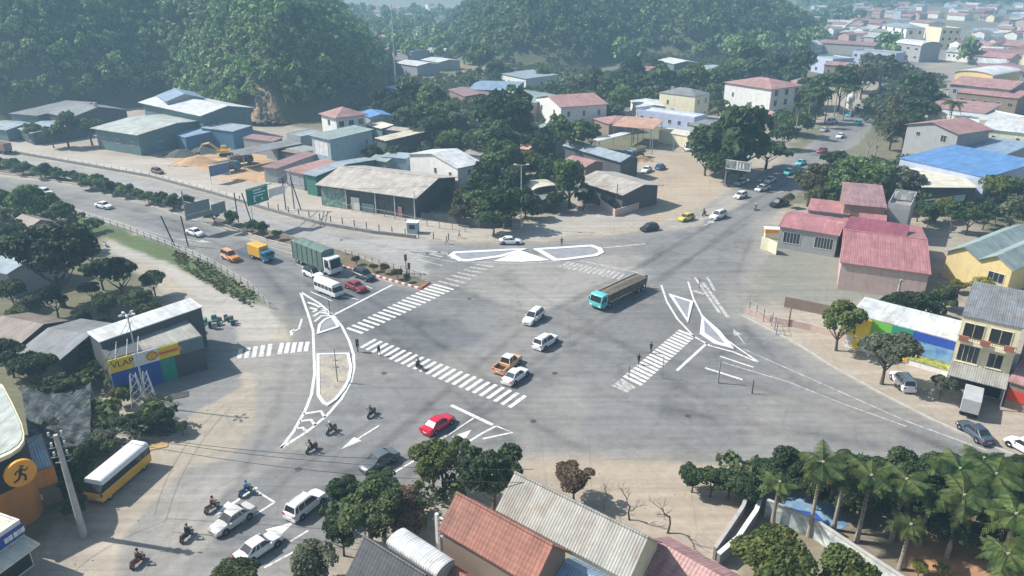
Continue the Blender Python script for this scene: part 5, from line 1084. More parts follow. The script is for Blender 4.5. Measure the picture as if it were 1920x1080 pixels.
# jeep-like orange wagon
j = car('jeep', 'orange', 'peach', 'white'); place(j, (433,487), (455,497), "orange and cream jeep-like wagon left of the yellow box van")
SK = mat("lorry_tarp_green", (.13,.19,.165), .8, .25, .8); WOODB = mat("bed_slats", (.22,.20,.17), .85, .3, 1)
def truck(L, cabL, bodyH, cabH, W, cabm, bodym, mode='box', zf=1.0):
    root = empty("lorry", (0,0,0)); x1 = L/2; xc = x1-cabL
    b = MB(); b.extr_y([(xc,.55),(x1-.05,.55),(x1,.75),(x1,1.45),(x1-.28,cabH-.12),(x1-.5,cabH),(xc,cabH)], -W/2, W/2, cabm); b.build("cab", root, bevel=.09, smooth=40, segs=2)
    g = MB(); g.hexa([(x1-.02,-W/2+.16,1.48),(x1+.02,-W/2+.16,1.48),(x1+.02,W/2-.16,1.48),(x1-.02,W/2-.16,1.48)], [(x1-.29,-W/2+.2,cabH-.22),(x1-.23,-W/2+.2,cabH-.22),(x1-.23,W/2-.2,cabH-.22),(x1-.29,W/2-.2,cabH-.22)], CGL); g.build("windscreen", root)
    for s_ in (-1, 1):
        g = MB(); y = s_*(W/2+.006); g.box(xc+.35, x1-.5, min(y, y-s_*.03), max(y, y-s_*.03), 1.45, cabH-.3, CGL); g.build("side_window", root)
        q = MB(); q.box(x1-.05, x1+.03, min(s_*.62, s_*(W/2-.12)), max(s_*.62, s_*(W/2-.12)), .72, .95, HLT); q.build("headlight", root)
        q = MB(); q.box(x1-.3, x1-.2, min(s_*(W/2+.05), s_*(W/2+.25)), max(s_*(W/2+.05), s_*(W/2+.25)), 1.4, 1.9, TRIM); q.build("mirror", root)
        for x in [x1-.95, -L/2+1.1]+([-L/2+2.3] if L > 8 else [])+([x1-2.3] if L > 9 else []): wheel(root, x, s_*(W/2-.2), .48, .34, s_)
    q = MB(); q.box(-L/2+.1, x1-.3, -.5, .5, .55, .85, TRIM); q.build("chassis", root)
    xb0, xb1 = -L/2, xc-.15
    if mode == 'box': b = MB(); b.box(xb0, xb1, -W/2, W/2, zf, bodyH, bodym); b.build("cargo_box", root, bevel=.05)
    elif mode == 'tarp':
        b = MB(); b.loft([[(x,-W/2,zf),(x,W/2,zf),(x,W/2,bodyH),(x,W/4,bodyH+.18+random.uniform(-.08,.12)),(x,-W/4,bodyH+.15+random.uniform(-.08,.12)),(x,-W/2,bodyH)] for x in [xb0+(xb1-xb0)*k/9 for k in range(10)]], SK); b.build("tarpaulin", root)
        for k in range(7):
            x = xb0+(xb1-xb0)*(k+.02)/6.05
            for s_ in (-1, 1): q = MB(); q.box(x, x+.09, min(s_*W/2, s_*(W/2+.06)), max(s_*W/2, s_*(W/2+.06)), zf-.1, bodyH, DPOST); q.build("stake", root)
        b = MB(); b.box(xb0-.05, xb1+.03, -W/2-.04, W/2+.04, zf-.25, zf-.01, PT['tgreen']); b.build("bed", root)
    elif mode == 'dump':
        b = MB(); t = .12; b.hexa([(xb0+.4,-W/2+.25,zf),(xb1,-W/2+.25,zf),(xb1,W/2-.25,zf),(xb0+.4,W/2-.25,zf)], [(xb0+.4,-W/2+.25,zf+.1),(xb1,-W/2+.25,zf+.1),(xb1,W/2-.25,zf+.1),(xb0+.4,W/2-.25,zf+.1)], bodym)
        for s_ in (-1, 1): b.hexa([(xb0+.4,s_*(W/2-.25),zf),(xb1,s_*(W/2-.25),zf),(xb1,s_*(W/2-.35),zf),(xb0+.4,s_*(W/2-.35),zf)], [(xb0,s_*(W/2+.05),bodyH),(xb1+.05,s_*(W/2+.05),bodyH),(xb1+.05,s_*(W/2-.07),bodyH),(xb0,s_*(W/2-.07),bodyH)], bodym)
        for x in (xb0+.2, xb1): b.box(x-.06, x+.06, -W/2+.08, W/2-.08, zf, bodyH-.02, bodym)
        b.build("tipper_body", root)
        q = MB(); q.loft([[(x,-W/2+.1,zf+.3),(x,W/2-.1,zf+.3),(x,W/2-.2,bodyH-.1),(x,0,bodyH+.25*math.sin(k)),(x,-W/2+.2,bodyH-.1)] for k, x in enumerate([xb0+.4, xb0+2, xb0+3.5, xb1-.1])], mat("grey_load", (.14,.12,.095), .95, .4, 1.5)); q.build("load", root)
    return root
t = truck(11.6, 2.1, 4.15, 3.3, 2.5, PT['white'], SK, 'tarp'); place(t, (596,502), (642,521), "tall dark green tarpaulin covered lorry with white cab at the median", "lorry")
t = truck(5.6, 1.6, 2.9, 2.2, 1.95, PT['blue'], PT['gold'], 'box', .8); place(t, (491,487), (515,496), "box van with yellow cargo box and blue cab behind the orange wagon", "van", "box_van")
t = truck(12.6, 1.75, 2.35, 2.6, 2.4, PT['turq'], mat("tipper_grey", (.105,.10,.085), .8, .4, 1.4, c2=(.17,.15,.12)), 'dump', .95); place(t, (1160,560), (1098,590), "turquoise cabbed tipper lorry with long grey-brown body crossing the junction", "lorry")
t = truck(6.6, 1.8, 2.9, 2.6, 2.2, PT['blue'], WOODB, 'dump', 1.1); place(t, (428,322), (460,316), "dark lorry parked nearest the blue board in the scrap yard", "lorry")
t = truck(6.6, 1.8, 2.7, 2.5, 2.2, PT['grey'], WOODB, 'dump', 1.1); place(t, (452,308), (484,303), "dark lorry behind the other in the scrap yard", "lorry")
t = truck(5.4, 1.5, 2.7, 2.3, 2.0, PT['silver'], mat("grey_box", (.40,.41,.42), .7, .2), 'box', .9); place(t, (1817,768), (1824,735), "small grey box lorry backed in front of the cream three storey house", "lorry")
t = truck(7.5, 1.9, 3.2, 2.7, 2.3, PT['brown'], PT['brown'], 'box', 1.0); place(t, (4,287), (-30,281), "brown box lorry cut by the left edge beyond the upper barrier", "lorry")
t = truck(6.5, 1.8, 3.0, 2.6, 2.2, PT['blue'], mat("drum_khaki", (.42,.34,.20)), 'dump', 1.2); place(t, (1192,296), (1180,299), "khaki loaded lorry in the dirt yard in front of the peach canopy", "lorry")
def bus(L, W, H, low, up, roofm, band=(1.25, 2.05), front=.45):
    root = empty("bus", (0,0,0)); b = MB(); pr = [(-L/2,.38),(L/2-.08,.38),(L/2,.7),(L/2,1.15),(L/2-.06,band[0]),(-L/2,band[0])]
    b.extr_y(pr, -W/2, W/2, low); b.build("lower_body", root, bevel=.07, smooth=40)
    b = MB(); b.extr_y([(-L/2+.02,band[0]-.02),(L/2-.07,band[0]-.02),(L/2-.07-front,band[1]+.02),(-L/2+.08,band[1]+.02)], -W/2+.04, W/2-.04, CGL); b.build("windows", root)
    b = MB(); b.loft([[(x,-W/2+.02,band[1]),(x,W/2-.02,band[1]),(x,W/2-.06,H-.12),(x,W/2-.3,H),(x,-W/2+.3,H),(x,-W/2+.06,H-.12)] for x in (-L/2+.02, -L/2+.3, L/2-.7-front, L/2-.05-front)], roofm); b.build("roof", root, smooth=35, bevel=.03)
    p = MB(); n = max(4, int(L/1.1))
    for k in range(n+1):
        x = -L/2+.05+(L-.2-front)*k/n
        for s_ in (-1, 1): p.box(x-.04, x+.04, min(s_*(W/2-.05), s_*(W/2-.01)), max(s_*(W/2-.05), s_*(W/2-.01)), band[0], band[1], up)
    p.build("pillars", root)
    for s_ in (-1, 1):
        q = MB(); q.box(L/2-.06, L/2+.02, min(s_*.5, s_*(W/2-.12)), max(s_*.5, s_*(W/2-.12)), .72, .92, HLT); q.build("headlight", root)
        q = MB(); q.box(-L/2-.02, -L/2+.06, min(s_*.6, s_*(W/2-.05)), max(s_*.6, s_*(W/2-.05)), .8, 1.1, TLT); q.build("tail_light", root)
        q = MB(); q.tube([(L/2-.3, s_*W/2, 1.5), (L/2+.1, s_*(W/2+.2), 1.6)], .03, TRIM, 4); q.box(L/2+.05, L/2+.13, min(s_*(W/2+.1), s_*(W/2+.3)), max(s_*(W/2+.1), s_*(W/2+.3)), 1.3, 1.65, TRIM); q.build("mirror", root)
        for x in (L/2-1.15, -L/2+1.2): wheel(root, x, s_*(W/2-.13), .4, .24, s_)
    return root
b_ = bus(7.4, 2.2, 2.8, PT['gold'], TRIM, PT['white'], (1.45, 2.2)); place(b_, (226,905), (190,936), "white roofed yellow minibus parked by the dark tree and concrete pole", "bus", "minibus")
b_ = bus(5.6, 1.95, 2.4, PT['white'], PT['white'], PT['white'], (1.15, 1.8), .6); place(b_, (618,551), (645,562), "white minibus waiting at the left of the stop line", "minibus", "minibus")
# excavator
ex = empty("excavator", tuple(G(425,292)), R(12), "yellow excavator with arm stretched left in front of the blue sheds", "excavator"); EY = paint("excavator_yellow", (.72,.45,.08))
for s_ in (-1, 1): q = MB(); q.extr_y([(-1.7,.15),(1.7,.15),(2.0,.5),(1.7,.85),(-1.7,.85),(-2.0,.5)], s_*1.1-.28, s_*1.1+.28, TRIM); q.build("track", ex)
q = MB(); q.box(-1.6, 1.4, -1.2, 1.2, .95, 1.9, EY); q.build("body", ex, bevel=.08); q = MB(); q.box(-1.4, .1, .25, 1.2, 1.9, 2.9, EY); c_ = q.build("cab", ex, bevel=.06); g = MB(); g.box(-1.42, -.1, .35, 1.22, 2.05, 2.75, CGL); g.build("windows", c_)
q = MB(); q.tube([(-1.4,-.3,1.6),(-4.2,-.3,4.0),(-6.2,-.3,3.6)], [.32,.34,.22], EY, 4); q.build("boom", ex); q = MB(); q.tube([(-6.0,-.3,3.8),(-7.6,-.3,1.4)], [.24,.15], mat("arm_grey", (.3,.3,.3)), 4); q.build("arm", ex)
q = MB(); q.extr_y([(-7.9,1.5),(-7.2,1.4),(-7.0,.6),(-7.9,.3),(-8.3,.9)], -.8, .2, TRIM); q.build("bucket", ex)
# ------------------------------------------------------------------ people and motorbikes
SKIN = mat("skin", (.42,.26,.18), .6, .05)
CLO = dict(black=mat("black_cloth", (.02,.022,.026), .85), blue=mat("blue_cloth", (.05,.16,.36), .85), grey=mat("grey_cloth", (.12,.12,.13), .85), white=mat("white_cloth", (.62,.62,.6), .85), navy=mat("navy_cloth", (.025,.035,.07), .85), brown=mat("brown_cloth", (.12,.06,.05), .85), red=mat("red_cloth", (.3,.05,.05), .85))
HAIR = mat("black_hair", (.012,.011,.011), .6)
def body(pose):
    """skeleton joints -> one continuous skinned mesh; material by region (0 skin,1 top,2 trousers,3 shoes)"""
    J = {}; E = []
    def j(n, p, r, par=None, reg=1): J[n] = (Vector(p), r, reg); (E.append((par, n)) if par else None)
    if pose == 'ride':
        j('pel',(0,0,.78),.145,None,2); j('sp',(.05,0,1.0),.135,'pel'); j('ch',(.13,0,1.22),.15,'sp'); j('nk',(.17,0,1.38),.06,'ch',0); j('hd',(.20,0,1.50),.095,'nk',0); j('ht',(.21,0,1.60),.085,'hd',0)
        ends = {}
        for s, sd_ in ((-1,'R'),(1,'L')):
            j('sh'+sd_,(.13,s*.17,1.30),.06,'ch'); j('el'+sd_,(.28,s*.27,1.10),.045,'sh'+sd_); j('wr'+sd_,(.50,s*.29,1.04),.03,'el'+sd_,0); ends[sd_] = Vector((1,0,-.1)).normalized()
            j('hp'+sd_,(.03,s*.11,.76),.09,'pel',2); j('kn'+sd_,(.40,s*.19,.68),.062,'hp'+sd_,2); j('an'+sd_,(.27,s*.19,.34),.042,'kn'+sd_,2); j('ft'+sd_,(.44,s*.19,.29),.035,'an'+sd_,3)
    else:
        st = .26 if pose == 'walk' else .04
        j('pel',(0,0,.93),.125,None,2); j('sp',(0,0,1.12),.115,'pel'); j('ch',(.01,0,1.33),.14,'sp'); j('nk',(.02,0,1.47),.055,'ch',0); j('hd',(.035,0,1.575),.09,'nk',0); j('ht',(.03,0,1.67),.078,'hd',0)
        ends = {}
        for s, sd_ in ((-1,'R'),(1,'L')):
            j('sh'+sd_,(.01,s*.165,1.41),.055,'ch'); j('el'+sd_,(-s*st*.3,s*.24,1.14),.042,'sh'+sd_); j('wr'+sd_,(.08-s*st*.6,s*.26,.90),.028,'el'+sd_,0); ends[sd_] = Vector((.15,0,-1)).normalized()
            j('hp'+sd_,(0,s*.09,.90),.09,'pel',2); j('kn'+sd_,(.05+s*st*.7,s*.10,.50),.06,'hp'+sd_,2); j('an'+sd_,(-.02+s*st*1.1,s*.10,.09),.04,'kn'+sd_,2); j('ft'+sd_,(.15+s*st*1.1,s*.10,.045),.034,'an'+sd_,3)
    for s, sd_ in ((-1,'R'),(1,'L')):
        wr = J['wr'+sd_][0]; d = ends[sd_]; side = Vector((0,1,0)) if abs(d.z) < .5 else Vector((1,0,0)); pm = wr+d*.06; j('pm'+sd_, pm, .026, 'wr'+sd_, 0)
        for k in range(4):
            f0 = pm+d*.035+side*(k-1.5)*.02; l = (.028,.034,.032,.024)[k]; curl = Vector((0,0,-1)) if abs(d.z) < .5 else Vector((.6,0,0)); j('f%d%s' % (k, sd_), f0, .009, 'pm'+sd_, 0); j('g%d%s' % (k, sd_), f0+d*l+curl*.018, .008, 'f%d%s' % (k, sd_), 0)
        j('th'+sd_, wr+d*.045+side*(-.035), .010, 'pm'+sd_, 0); j('ti'+sd_, wr+d*.085+side*(-.045), .009, 'th'+sd_, 0)
    j('ns', J['hd'][0]+Vector((.095,0,.01)), .02, 'hd', 0)
    names = list(J); me = bpy.data.meshes.new("body"); me.from_pydata([J[n][0] for n in names], [(names.index(a), names.index(b)) for a, b in E], [])
    o = bpy.data.objects.new("body", me); col.objects.link(o); md = o.modifiers.new("skin", 'SKIN'); md.use_smooth_shade = True
    for i, n in enumerate(names):
        sv = me.skin_vertices[0].data[i]; sv.radius = (J[n][1], J[n][1]*(1.25 if n in ('ch','pel','sp') else 1)); sv.use_root = (n == 'pel')
    o.modifiers.new("sub", 'SUBSURF').levels = 1; o.modifiers["sub"].render_levels = 1
    bpy.context.view_layer.update(); dg = bpy.context.evaluated_depsgraph_get(); out = bpy.data.meshes.new_from_object(o.evaluated_get(dg)); bpy.data.objects.remove(o)
    segs = [(J[a][0], J[b][0], J[b][2] if J[b][2] != 1 or J[a][2] == 1 else 1) for a, b in E]; regs = []
    for f in out.polygons:
        c = f.center; best = (9, 0)
        for a, b, rg in segs:
            ab = b-a; t = max(0, min(1, (c-a).dot(ab)/ab.length_squared)); dd = (c-a-ab*t).length
            if dd < best[0]: best = (dd, rg)
        regs.append(best[1])
    out.materials.clear()
    for m in (SKIN, CLO['black'], CLO['navy'], TRIM): out.materials.append(m)
    out.polygons.foreach_set("material_index", regs); out.name = "body"; return out, J['hd'][0].copy()
BODY = {p: body(p) for p in ('ride', 'walk', 'stand')}
def person(pose, px, to, top, bottom, label, helmet=None, lift=.014, at=None):
    a = G(*px) if at is None else at; rz = math.atan2(G(*to).y-G(*px).y, G(*to).x-G(*px).x); me = BODY[pose][0].copy(); me.materials[1] = CLO[top]; me.materials[2] = CLO[bottom]
    o = link("person", me, None, (a.x, a.y, lift), (0,0,rz)); tag(o, label, "person"); hd = BODY[pose][1]; q = MB()
    def ball(c, r, m, zf=0): 
        n, k = 12, 7; rings = [[(c[0]+r*math.cos(t)*math.sin(p), c[1]+r*math.sin(t)*math.sin(p), c[2]+r*math.cos(p)) for t in [2*math.pi*i/n for i in range(n)]] for p in [math.pi*(zf+(.02+(1-zf-.04)*jj/(k-1)))for jj in range(k)]]
        q.loft(rings[::-1], m)
    for s_ in (-1, 1): q.tube([(hd.x+.082, s_*.033, hd.z+.02), (hd.x+.096, s_*.033, hd.z+.02)], .011, BLK, 6)
    q.tube([(hd.x+.085, -.022, hd.z-.045), (hd.x+.085, .022, hd.z-.045)], .006, CLO['red'], 4); q.build("face", o); q = MB()
    for s_ in (-1, 1): q.tube([(hd.x+.01, s_*.088, hd.z-.02), (hd.x+.005, s_*.1, hd.z+.035)], .016, SKIN, 6)
    q.build("ears", o); q = MB()
    if helmet: ball((hd.x+.0, 0, hd.z+.05), .135, CLO[helmet] if helmet != 'white' else WPA); q.build("helmet", o, smooth=60)
    else: ball((hd.x-.018, 0, hd.z+.045), .105, HAIR); q.build("hair", o, smooth=60)
    return o
def motorbike(px, to, c, label):
    a, b = G(*px), G(*to); root = empty("motorbike", (a.x, a.y, .014), math.atan2(b.y-a.y, b.x-a.x), label, "motorbike")
    for x in (-.62, .64): wheel(root, x, 0, .29, .1, -1)
    q = MB(); q.loft([[(x,-w_,z0),(x,w_,z0),(x,w_*.8,z1),(x,-w_*.8,z1)] for x, w_, z0, z1 in ((-.8,.08,.55,.68),(-.5,.15,.4,.72),(-.05,.16,.28,.68),(.15,.12,.26,.42),(.3,.13,.3,.6),(.42,.17,.42,.98),(.55,.1,.6,1.02))], c); q.build("body", root, smooth=50)
    q = MB(); q.loft([[(x,-.13,z),(x,.13,z),(x,.11,z+.08),(x,-.11,z+.08)] for x, z in ((-.72,.73),(-.3,.70),(.08,.68))], TRIM); q.build("seat", root)
    q = MB(); q.tube([(.50,-.34,1.02),(.52,-.1,1.04),(.52,.1,1.04),(.50,.34,1.02)], .022, TRIM, 6); q.build("handlebar", root)
    q = MB(); q.tube([(.5,0,1.0),(.64,0,.29)], .035, POST, 6); q.build("fork", root); q = MB(); q.tube([(.55,0,.88),(.62,0,.87)], .08, HLT, 10); q.build("headlight", root)
    q = MB(); q.box(-.86,-.8,-.06,.06,.56,.66,TLT); q.build("tail_light", root)
    for s_ in (-1, 1): q = MB(); q.tube([(.48, s_*.3, 1.03), (.44, s_*.36, 1.18)], .012, TRIM, 4); q.box(.42,.44,min(s_*.31,s_*.42),max(s_*.31,s_*.42),1.15,1.24,TRIM); q.build("mirror", root)
    return root
riders = [((697,780),(690,786),'black','black','black',None,"rightmost of three motorbikes above the white arrow"),
 ((622,811),(612,818),'grey','black','grey','white',"middle one of three motorbikes by the hatched island tip"),
 ((585,846),(574,853),'black','black','black','black',"lowest of three motorbikes by the hatched island tip"),
 ((461,927),(476,917),'blue','blue','navy','blue',"motorbike on the long white arrow above the silver sedan"),
 ((398,957),(412,948),'brown','brown','navy','black',"motorbike touching the tip of the long white arrow"),
 ((351,1010),(362,1000),'black','black','navy','grey',"motorbike lower left of the silver sedan"),
 ((259,1058),(270,1048),'maroon','brown','black','black',"motorbike nearest the bottom left corner"),
 ((1416,394),(1410,399),'white','grey','navy','white',"motorbike left of the black pickup"),
 ((1320,404),(1312,408),'black','black','black','black',"motorbike right beside the yellow taxi"),
 ((786,692),(776,686),'black','grey','black',None,"motorbike riding over the left crosswalk"),
 ((325,806),(330,796),'black',None,None,None,"motorbike parked in the sand below the lattice stands"),
 ((366,694),(372,690),'black',None,None,None,"small dark motorbike parked on the paved yard of the shell signboard shop"),
 ((198,462),(206,470),'white',None,None,None,"light motorbike parked on the concrete lane below the grass verge")]
for px, to, c, top, bt, he, lb in riders:
    motorbike(px, to, PT[c] if c in PT else PT['black'], lb)
    if top: person('ride', px, to, top, bt, "person in %s riding the %s" % (top, lb.replace('motorbike', 'bike', 1)), he)
for px, to, top, bt, lb in (((711,667),(705,662),'black','navy',"person in black walking on the left crosswalk near the sandy island"),((1053,461),(1053,468),'black','black',"person in dark clothes standing on the upper white kerbed island"),
  ((1197,684),(1204,676),'black','black',"dark clothed person at the lower edge of the right-hand crosswalk"),((1220,662),(1226,655),'black','navy',"dark clothed person farther up the right-hand crosswalk"),
  ((861,447),(868,447),'grey','black',"person walking by the dark posts on the sandy verge"),((838,458),(832,458),'black','grey',"person at the road edge beneath the dark post row")):
    person('walk' if px[0] not in (1053,) else 'stand', px, to, top, bt, lb)
for px, lb in (((203,270),"person in white in front of the pale green roofed workshop"),((222,274),"second person in white in front of the pale green roofed workshop")): person('stand', px, (px[0]+5, px[1]), 'white', 'white', lb)
# small roadside pieces
q = empty("guard_booth", tuple(G(775,436)), R(-8), "small grey-blue kiosk with a dark window at the end of the upper barrier", "booth"); b = MB(); b.box(-1.1,1.1,-.8,.8,0,2.3,WALLS['lblue']); b.build("wall", q); b = MB(); b.box(-1.25,1.25,-.95,.95,2.3,2.42,WPA); b.build("roof", q); b = MB(); b.box(-.6,.6,-.83,-.801,1.0,1.9,GLASS); b.build("window", q)
q = empty("shrine_stand", tuple(G(1591,205)), 0, "white domed stand by the palm trunks of the far street", "stand"); b = MB(); b.tube([(0,0,0),(0,0,2.6),(0,0,3.0),(0,0,4.6),(0,0,5.6),(0,0,6.0)], [1.0,1.0,1.6,1.7,1.1,.2], WPA, 12); b.build("column", q, smooth=50)
q = empty("white_sculpture", tuple(G(1610,190)), .4, "white wing shaped roadside lamp ornament above the far street", "ornament"); b = MB(); b.tube([(0,0,0),(0,0,6)], .15, WPA, 6); b.build("pole", q); b = MB(); b.tube([(-3.5,0,8.0),(-1.5,0,6.4),(0,0,6.2),(2.5,0,6.4),(5,0,7.2)], [.1,.3,.5,.35,.1], WPA, 6); b.build("wing", q)
# ------------------------------------------------------------------ vegetation
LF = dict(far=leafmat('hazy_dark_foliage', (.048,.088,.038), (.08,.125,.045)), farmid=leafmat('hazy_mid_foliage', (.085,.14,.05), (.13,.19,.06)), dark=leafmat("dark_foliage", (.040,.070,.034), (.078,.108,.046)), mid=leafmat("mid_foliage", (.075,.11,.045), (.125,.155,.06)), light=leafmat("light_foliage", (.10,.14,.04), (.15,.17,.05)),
          olive=leafmat("olive_foliage", (.085,.095,.045), (.13,.125,.055)), dry=leafmat("dry_foliage", (.17,.12,.075), (.24,.18,.11)), yellow=leafmat("yellowish_foliage", (.22,.22,.05), (.30,.30,.07)),
          forest=leafmat("forest_foliage", (.08,.155,.055), (.20,.275,.085), .5, .25, .028), palm=leafmat("palm_foliage", (.035,.07,.02), (.10,.13,.035), .5, .25), grey=leafmat("grey_green_foliage", (.10,.12,.075), (.16,.17,.11)))
BARK = mat("bark", (.13,.10,.075), .95, .35, 3); BARKP = mat("pale_bark", (.33,.29,.24), .9, .3, 3)
def crown_np(seed, n, leaf, nl=9, flat=.75, lobe=.42, droop=0.0):
    r = np.random.default_rng(seed); dd = r.normal(size=(nl, 3)); dd /= np.linalg.norm(dd, axis=1)[:, None]; dd[:, 2] = np.where(dd[:, 2] < -.25, -dd[:, 2], dd[:, 2])
    c = dd*r.uniform(.45, .78, nl)[:, None]*np.array((1, 1, flat)); c[1] = (0, 0, -.05); sz = r.uniform(lobe*.65, lobe*1.2, nl); sz[1] = .5
    pr = sz**2; k = r.choice(nl, n, p=pr/pr.sum()); d = r.normal(size=(n, 3)); d /= np.linalg.norm(d, axis=1)[:, None]; d[:, 2] = np.where(d[:, 2] < -.35, -d[:, 2], d[:, 2])
    rad = sz[k]*(.72+.34*r.random(n)**.5); P = c[k]+d*rad[:, None]*np.array((1, 1, flat+.08))
    nr = d*.7+r.normal(size=(n, 3))*.55+np.array((0, 0, .35)); nr /= np.linalg.norm(nr, axis=1)[:, None]
    u = np.cross(nr, r.normal(size=(n, 3))); u /= np.linalg.norm(u, axis=1)[:, None]; v = np.cross(nr, u); s = (leaf*r.uniform(.6, 1.35, n))[:, None]
    V = np.stack([P-u*s-v*s*.6, P+u*s-v*s*.6, P+u*s*.75+v*s*.7, P-u*s*.75+v*s*.7], 1).reshape(-1, 3); F = np.arange(n*4).reshape(n, 4); return V, F
CR = {}
def crown_mesh(lod, var, m):
    k = (lod, var, m)
    if k not in CR:
        n, leaf = {'near': (5200, .052), 'mid': (1900, .078), 'far': (650, .125)}[lod]; n = int(n*(.6 if var > 3 else 1)); V, F = crown_np(100+var*7+len(lod), n, leaf, nl=[20, 26, 15, 30, 11, 17][var], flat=[.72, .62, .95, .8, .85, .55][var], lobe=[.34, .30, .38, .28, .30, .26][var])
        CR[k] = npmesh("crown", V, F, LF[m])
    return CR[k]
TR = {}
def trunk_mesh(var, m=BARK):
    if (var, m.name) not in TR:
        r = random.Random(var); b = MB(); b.tube([(0,0,0),(.03,.02,.45),(0,.03,1.0)], [.075,.055,.04], m, 7)
        for k in range(6): a = k*1.05+r.random(); z = .55+.4*r.random(); b.tube([(0,.02,z*.9),(math.cos(a)*.35, math.sin(a)*.35, z+.35),(math.cos(a)*.6, math.sin(a)*.6, z+.75)], [.032,.02,.008], m, 5)
        TR[(var, m.name)] = b.mesh("trunk", smooth=60)
    return TR[(var, m.name)]
tcount = [0]
def tree(px, py, wpx, m='dark', label=None, hf=1.0, lod=None, var=None, group=None, base=None, R_=None, name='tree', cat='tree', zfac=1.15):
    """px,py: crown centre in the photo, wpx: crown width"""
    var = tcount[0] % 6 if var is None else var; tcount[0] += 1
    if base is None:
        zc = 4.0
        for _ in range(6):
            g = G(px, py, zc); dep = g.y*CT+(HC-zc)*ST; rad = wpx/2*dep/FP; zc = min(rad*zfac*hf+.4, 17)
        rad *= 1.04; base = (g.x, g.y, 0)
    else: rad = R_; zc = rad*zfac; dep = math.hypot(base[0], base[1])
    lod = lod or ('near' if dep < 150 else 'mid' if dep < 260 else 'far')
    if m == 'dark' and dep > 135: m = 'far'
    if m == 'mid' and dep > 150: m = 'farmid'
    root = empty(name, base, random.random()*6.28, label, cat, group)
    c = link("crown", crown_mesh(lod, var, m), root, (0, 0, zc), (random.uniform(-.12,.12), random.uniform(-.12,.12), 0), (rad*random.uniform(.86,1.12), rad*random.uniform(.86,1.12), rad*random.uniform(.82, 1.15)))
    link("trunk", trunk_mesh(var), root, (0, 0, 0), (0, 0, 0), (rad*.9, rad*.9, zc*.62)); return root
TONE = dict(dark='dark green', mid='green', light='light green', olive='olive green', dry='dry brown', yellow='yellowish', grey='grey-green')
def grove(items, where, group=None, kind='tree', cat='tree', **kw):
    items = sorted(items, key=lambda t: t[0])
    for i, it in enumerate(items):
        px, py, wpx = it[:3]; m = it[3] if len(it) > 3 else 'dark'
        sz = 'small' if wpx < 45 else 'broad' if wpx > 85 else 'medium'
        lb = it[4] if len(it) > 4 else "%s %s %s, %s from the left %s" % (sz, TONE[m], kind, ordw(i), where)
        tree(px, py, wpx, m, lb, group=group, name=kind.replace(' ', '_').replace('-', '_'), cat=cat, **kw)
grove([(60,385,80,'mid'),(112,402,62,'dark'),(15,432,60,'dark'),(45,500,60,'dark'),(185,505,66,'dark'),(275,590,60,'mid'),(165,660,60,'dark'),(100,560,60,'dark'),(95,480,175,'dark',"great dark tree with two visible trunks, the largest at the left"),(168,472,55,'dark'),(20,545,60,'mid'),(30,600,56,'mid'),(222,512,84,'dark'),(258,560,80,'mid'),(198,572,60,'mid'),
 (285,525,50,'mid'),(150,605,50,'dark'),(60,690,96,'dark'),(150,650,60,'grey'),(110,722,66,'mid'),(15,670,66,'dark'),(195,612,40,'dark'),(170,542,44,'grey'),(60,575,50,'grey'),(140,440,54,'mid'),(0,382,56,'mid')],
 "in the grove below the carriageway", "trees of the left grove")
grove([(120,238,62,'mid'),(165,236,60,'mid'),(95,252,40,'dark'),(60,246,34,'mid')], "in the row before the grey warehouse", "trees by the grey warehouse")
grove([(222,742,42,'yellow'),(248,790,60,'dark'),(195,822,54,'grey'),(300,790,55,'dark'),(150,865,80,'dark'),(128,905,60,'dark'),(140,950,50,'dark'),(340,800,28,'dark')], "beside the shell signboard shop", "bushes around the lattice stands", 'bush', 'bush', zfac=.8)
grove([(770,180,90,'mid'),(810,190,80,'mid'),(745,205,60,'dark'),(835,215,60,'mid'),(785,215,90,'mid'),(720,195,60,'dark'),(860,235,60,'grey'),(815,240,70,'dark'),(845,262,60,'mid'),(905,200,60,'grey'),(945,213,120,'dark',"big round crowned dark tree left of the church-like house"),
 (925,262,80,'dark'),(890,265,60,'mid'),(955,275,60,'dark'),(1010,270,46,'dark'),(985,245,50,'dark'),(1075,252,90,'mid'),(1110,250,50,'mid'),(1045,240,50,'mid'),(1030,255,60,'dark'),(885,240,40,'grey')], "in the thicket beside the church-like house", "trees of the middle thicket")
grove([(940,300,80,'mid'),(985,300,80,'light'),(1010,310,60,'dark'),(910,340,80,'dark'),(960,340,80,'dark'),(900,375,80,'mid'),(945,385,90,'dark'),(985,380,60,'dark'),(828,362,34,'light'),(870,375,50,'olive'),(860,400,40,'olive'),(925,410,60,'dark'),(1070,340,100,'mid',"broad leafy tree on the corner left of the beige-pink shop"),(1095,372,40,'dark'),(1045,375,46,'dark'),(1030,325,50,'dark'),(655,262,50,'dark'),(745,290,60,'dark'),(700,290,50,'dark')],
 "around the tall T-shaped lamp", "trees of the roadside thicket", zfac=.95)
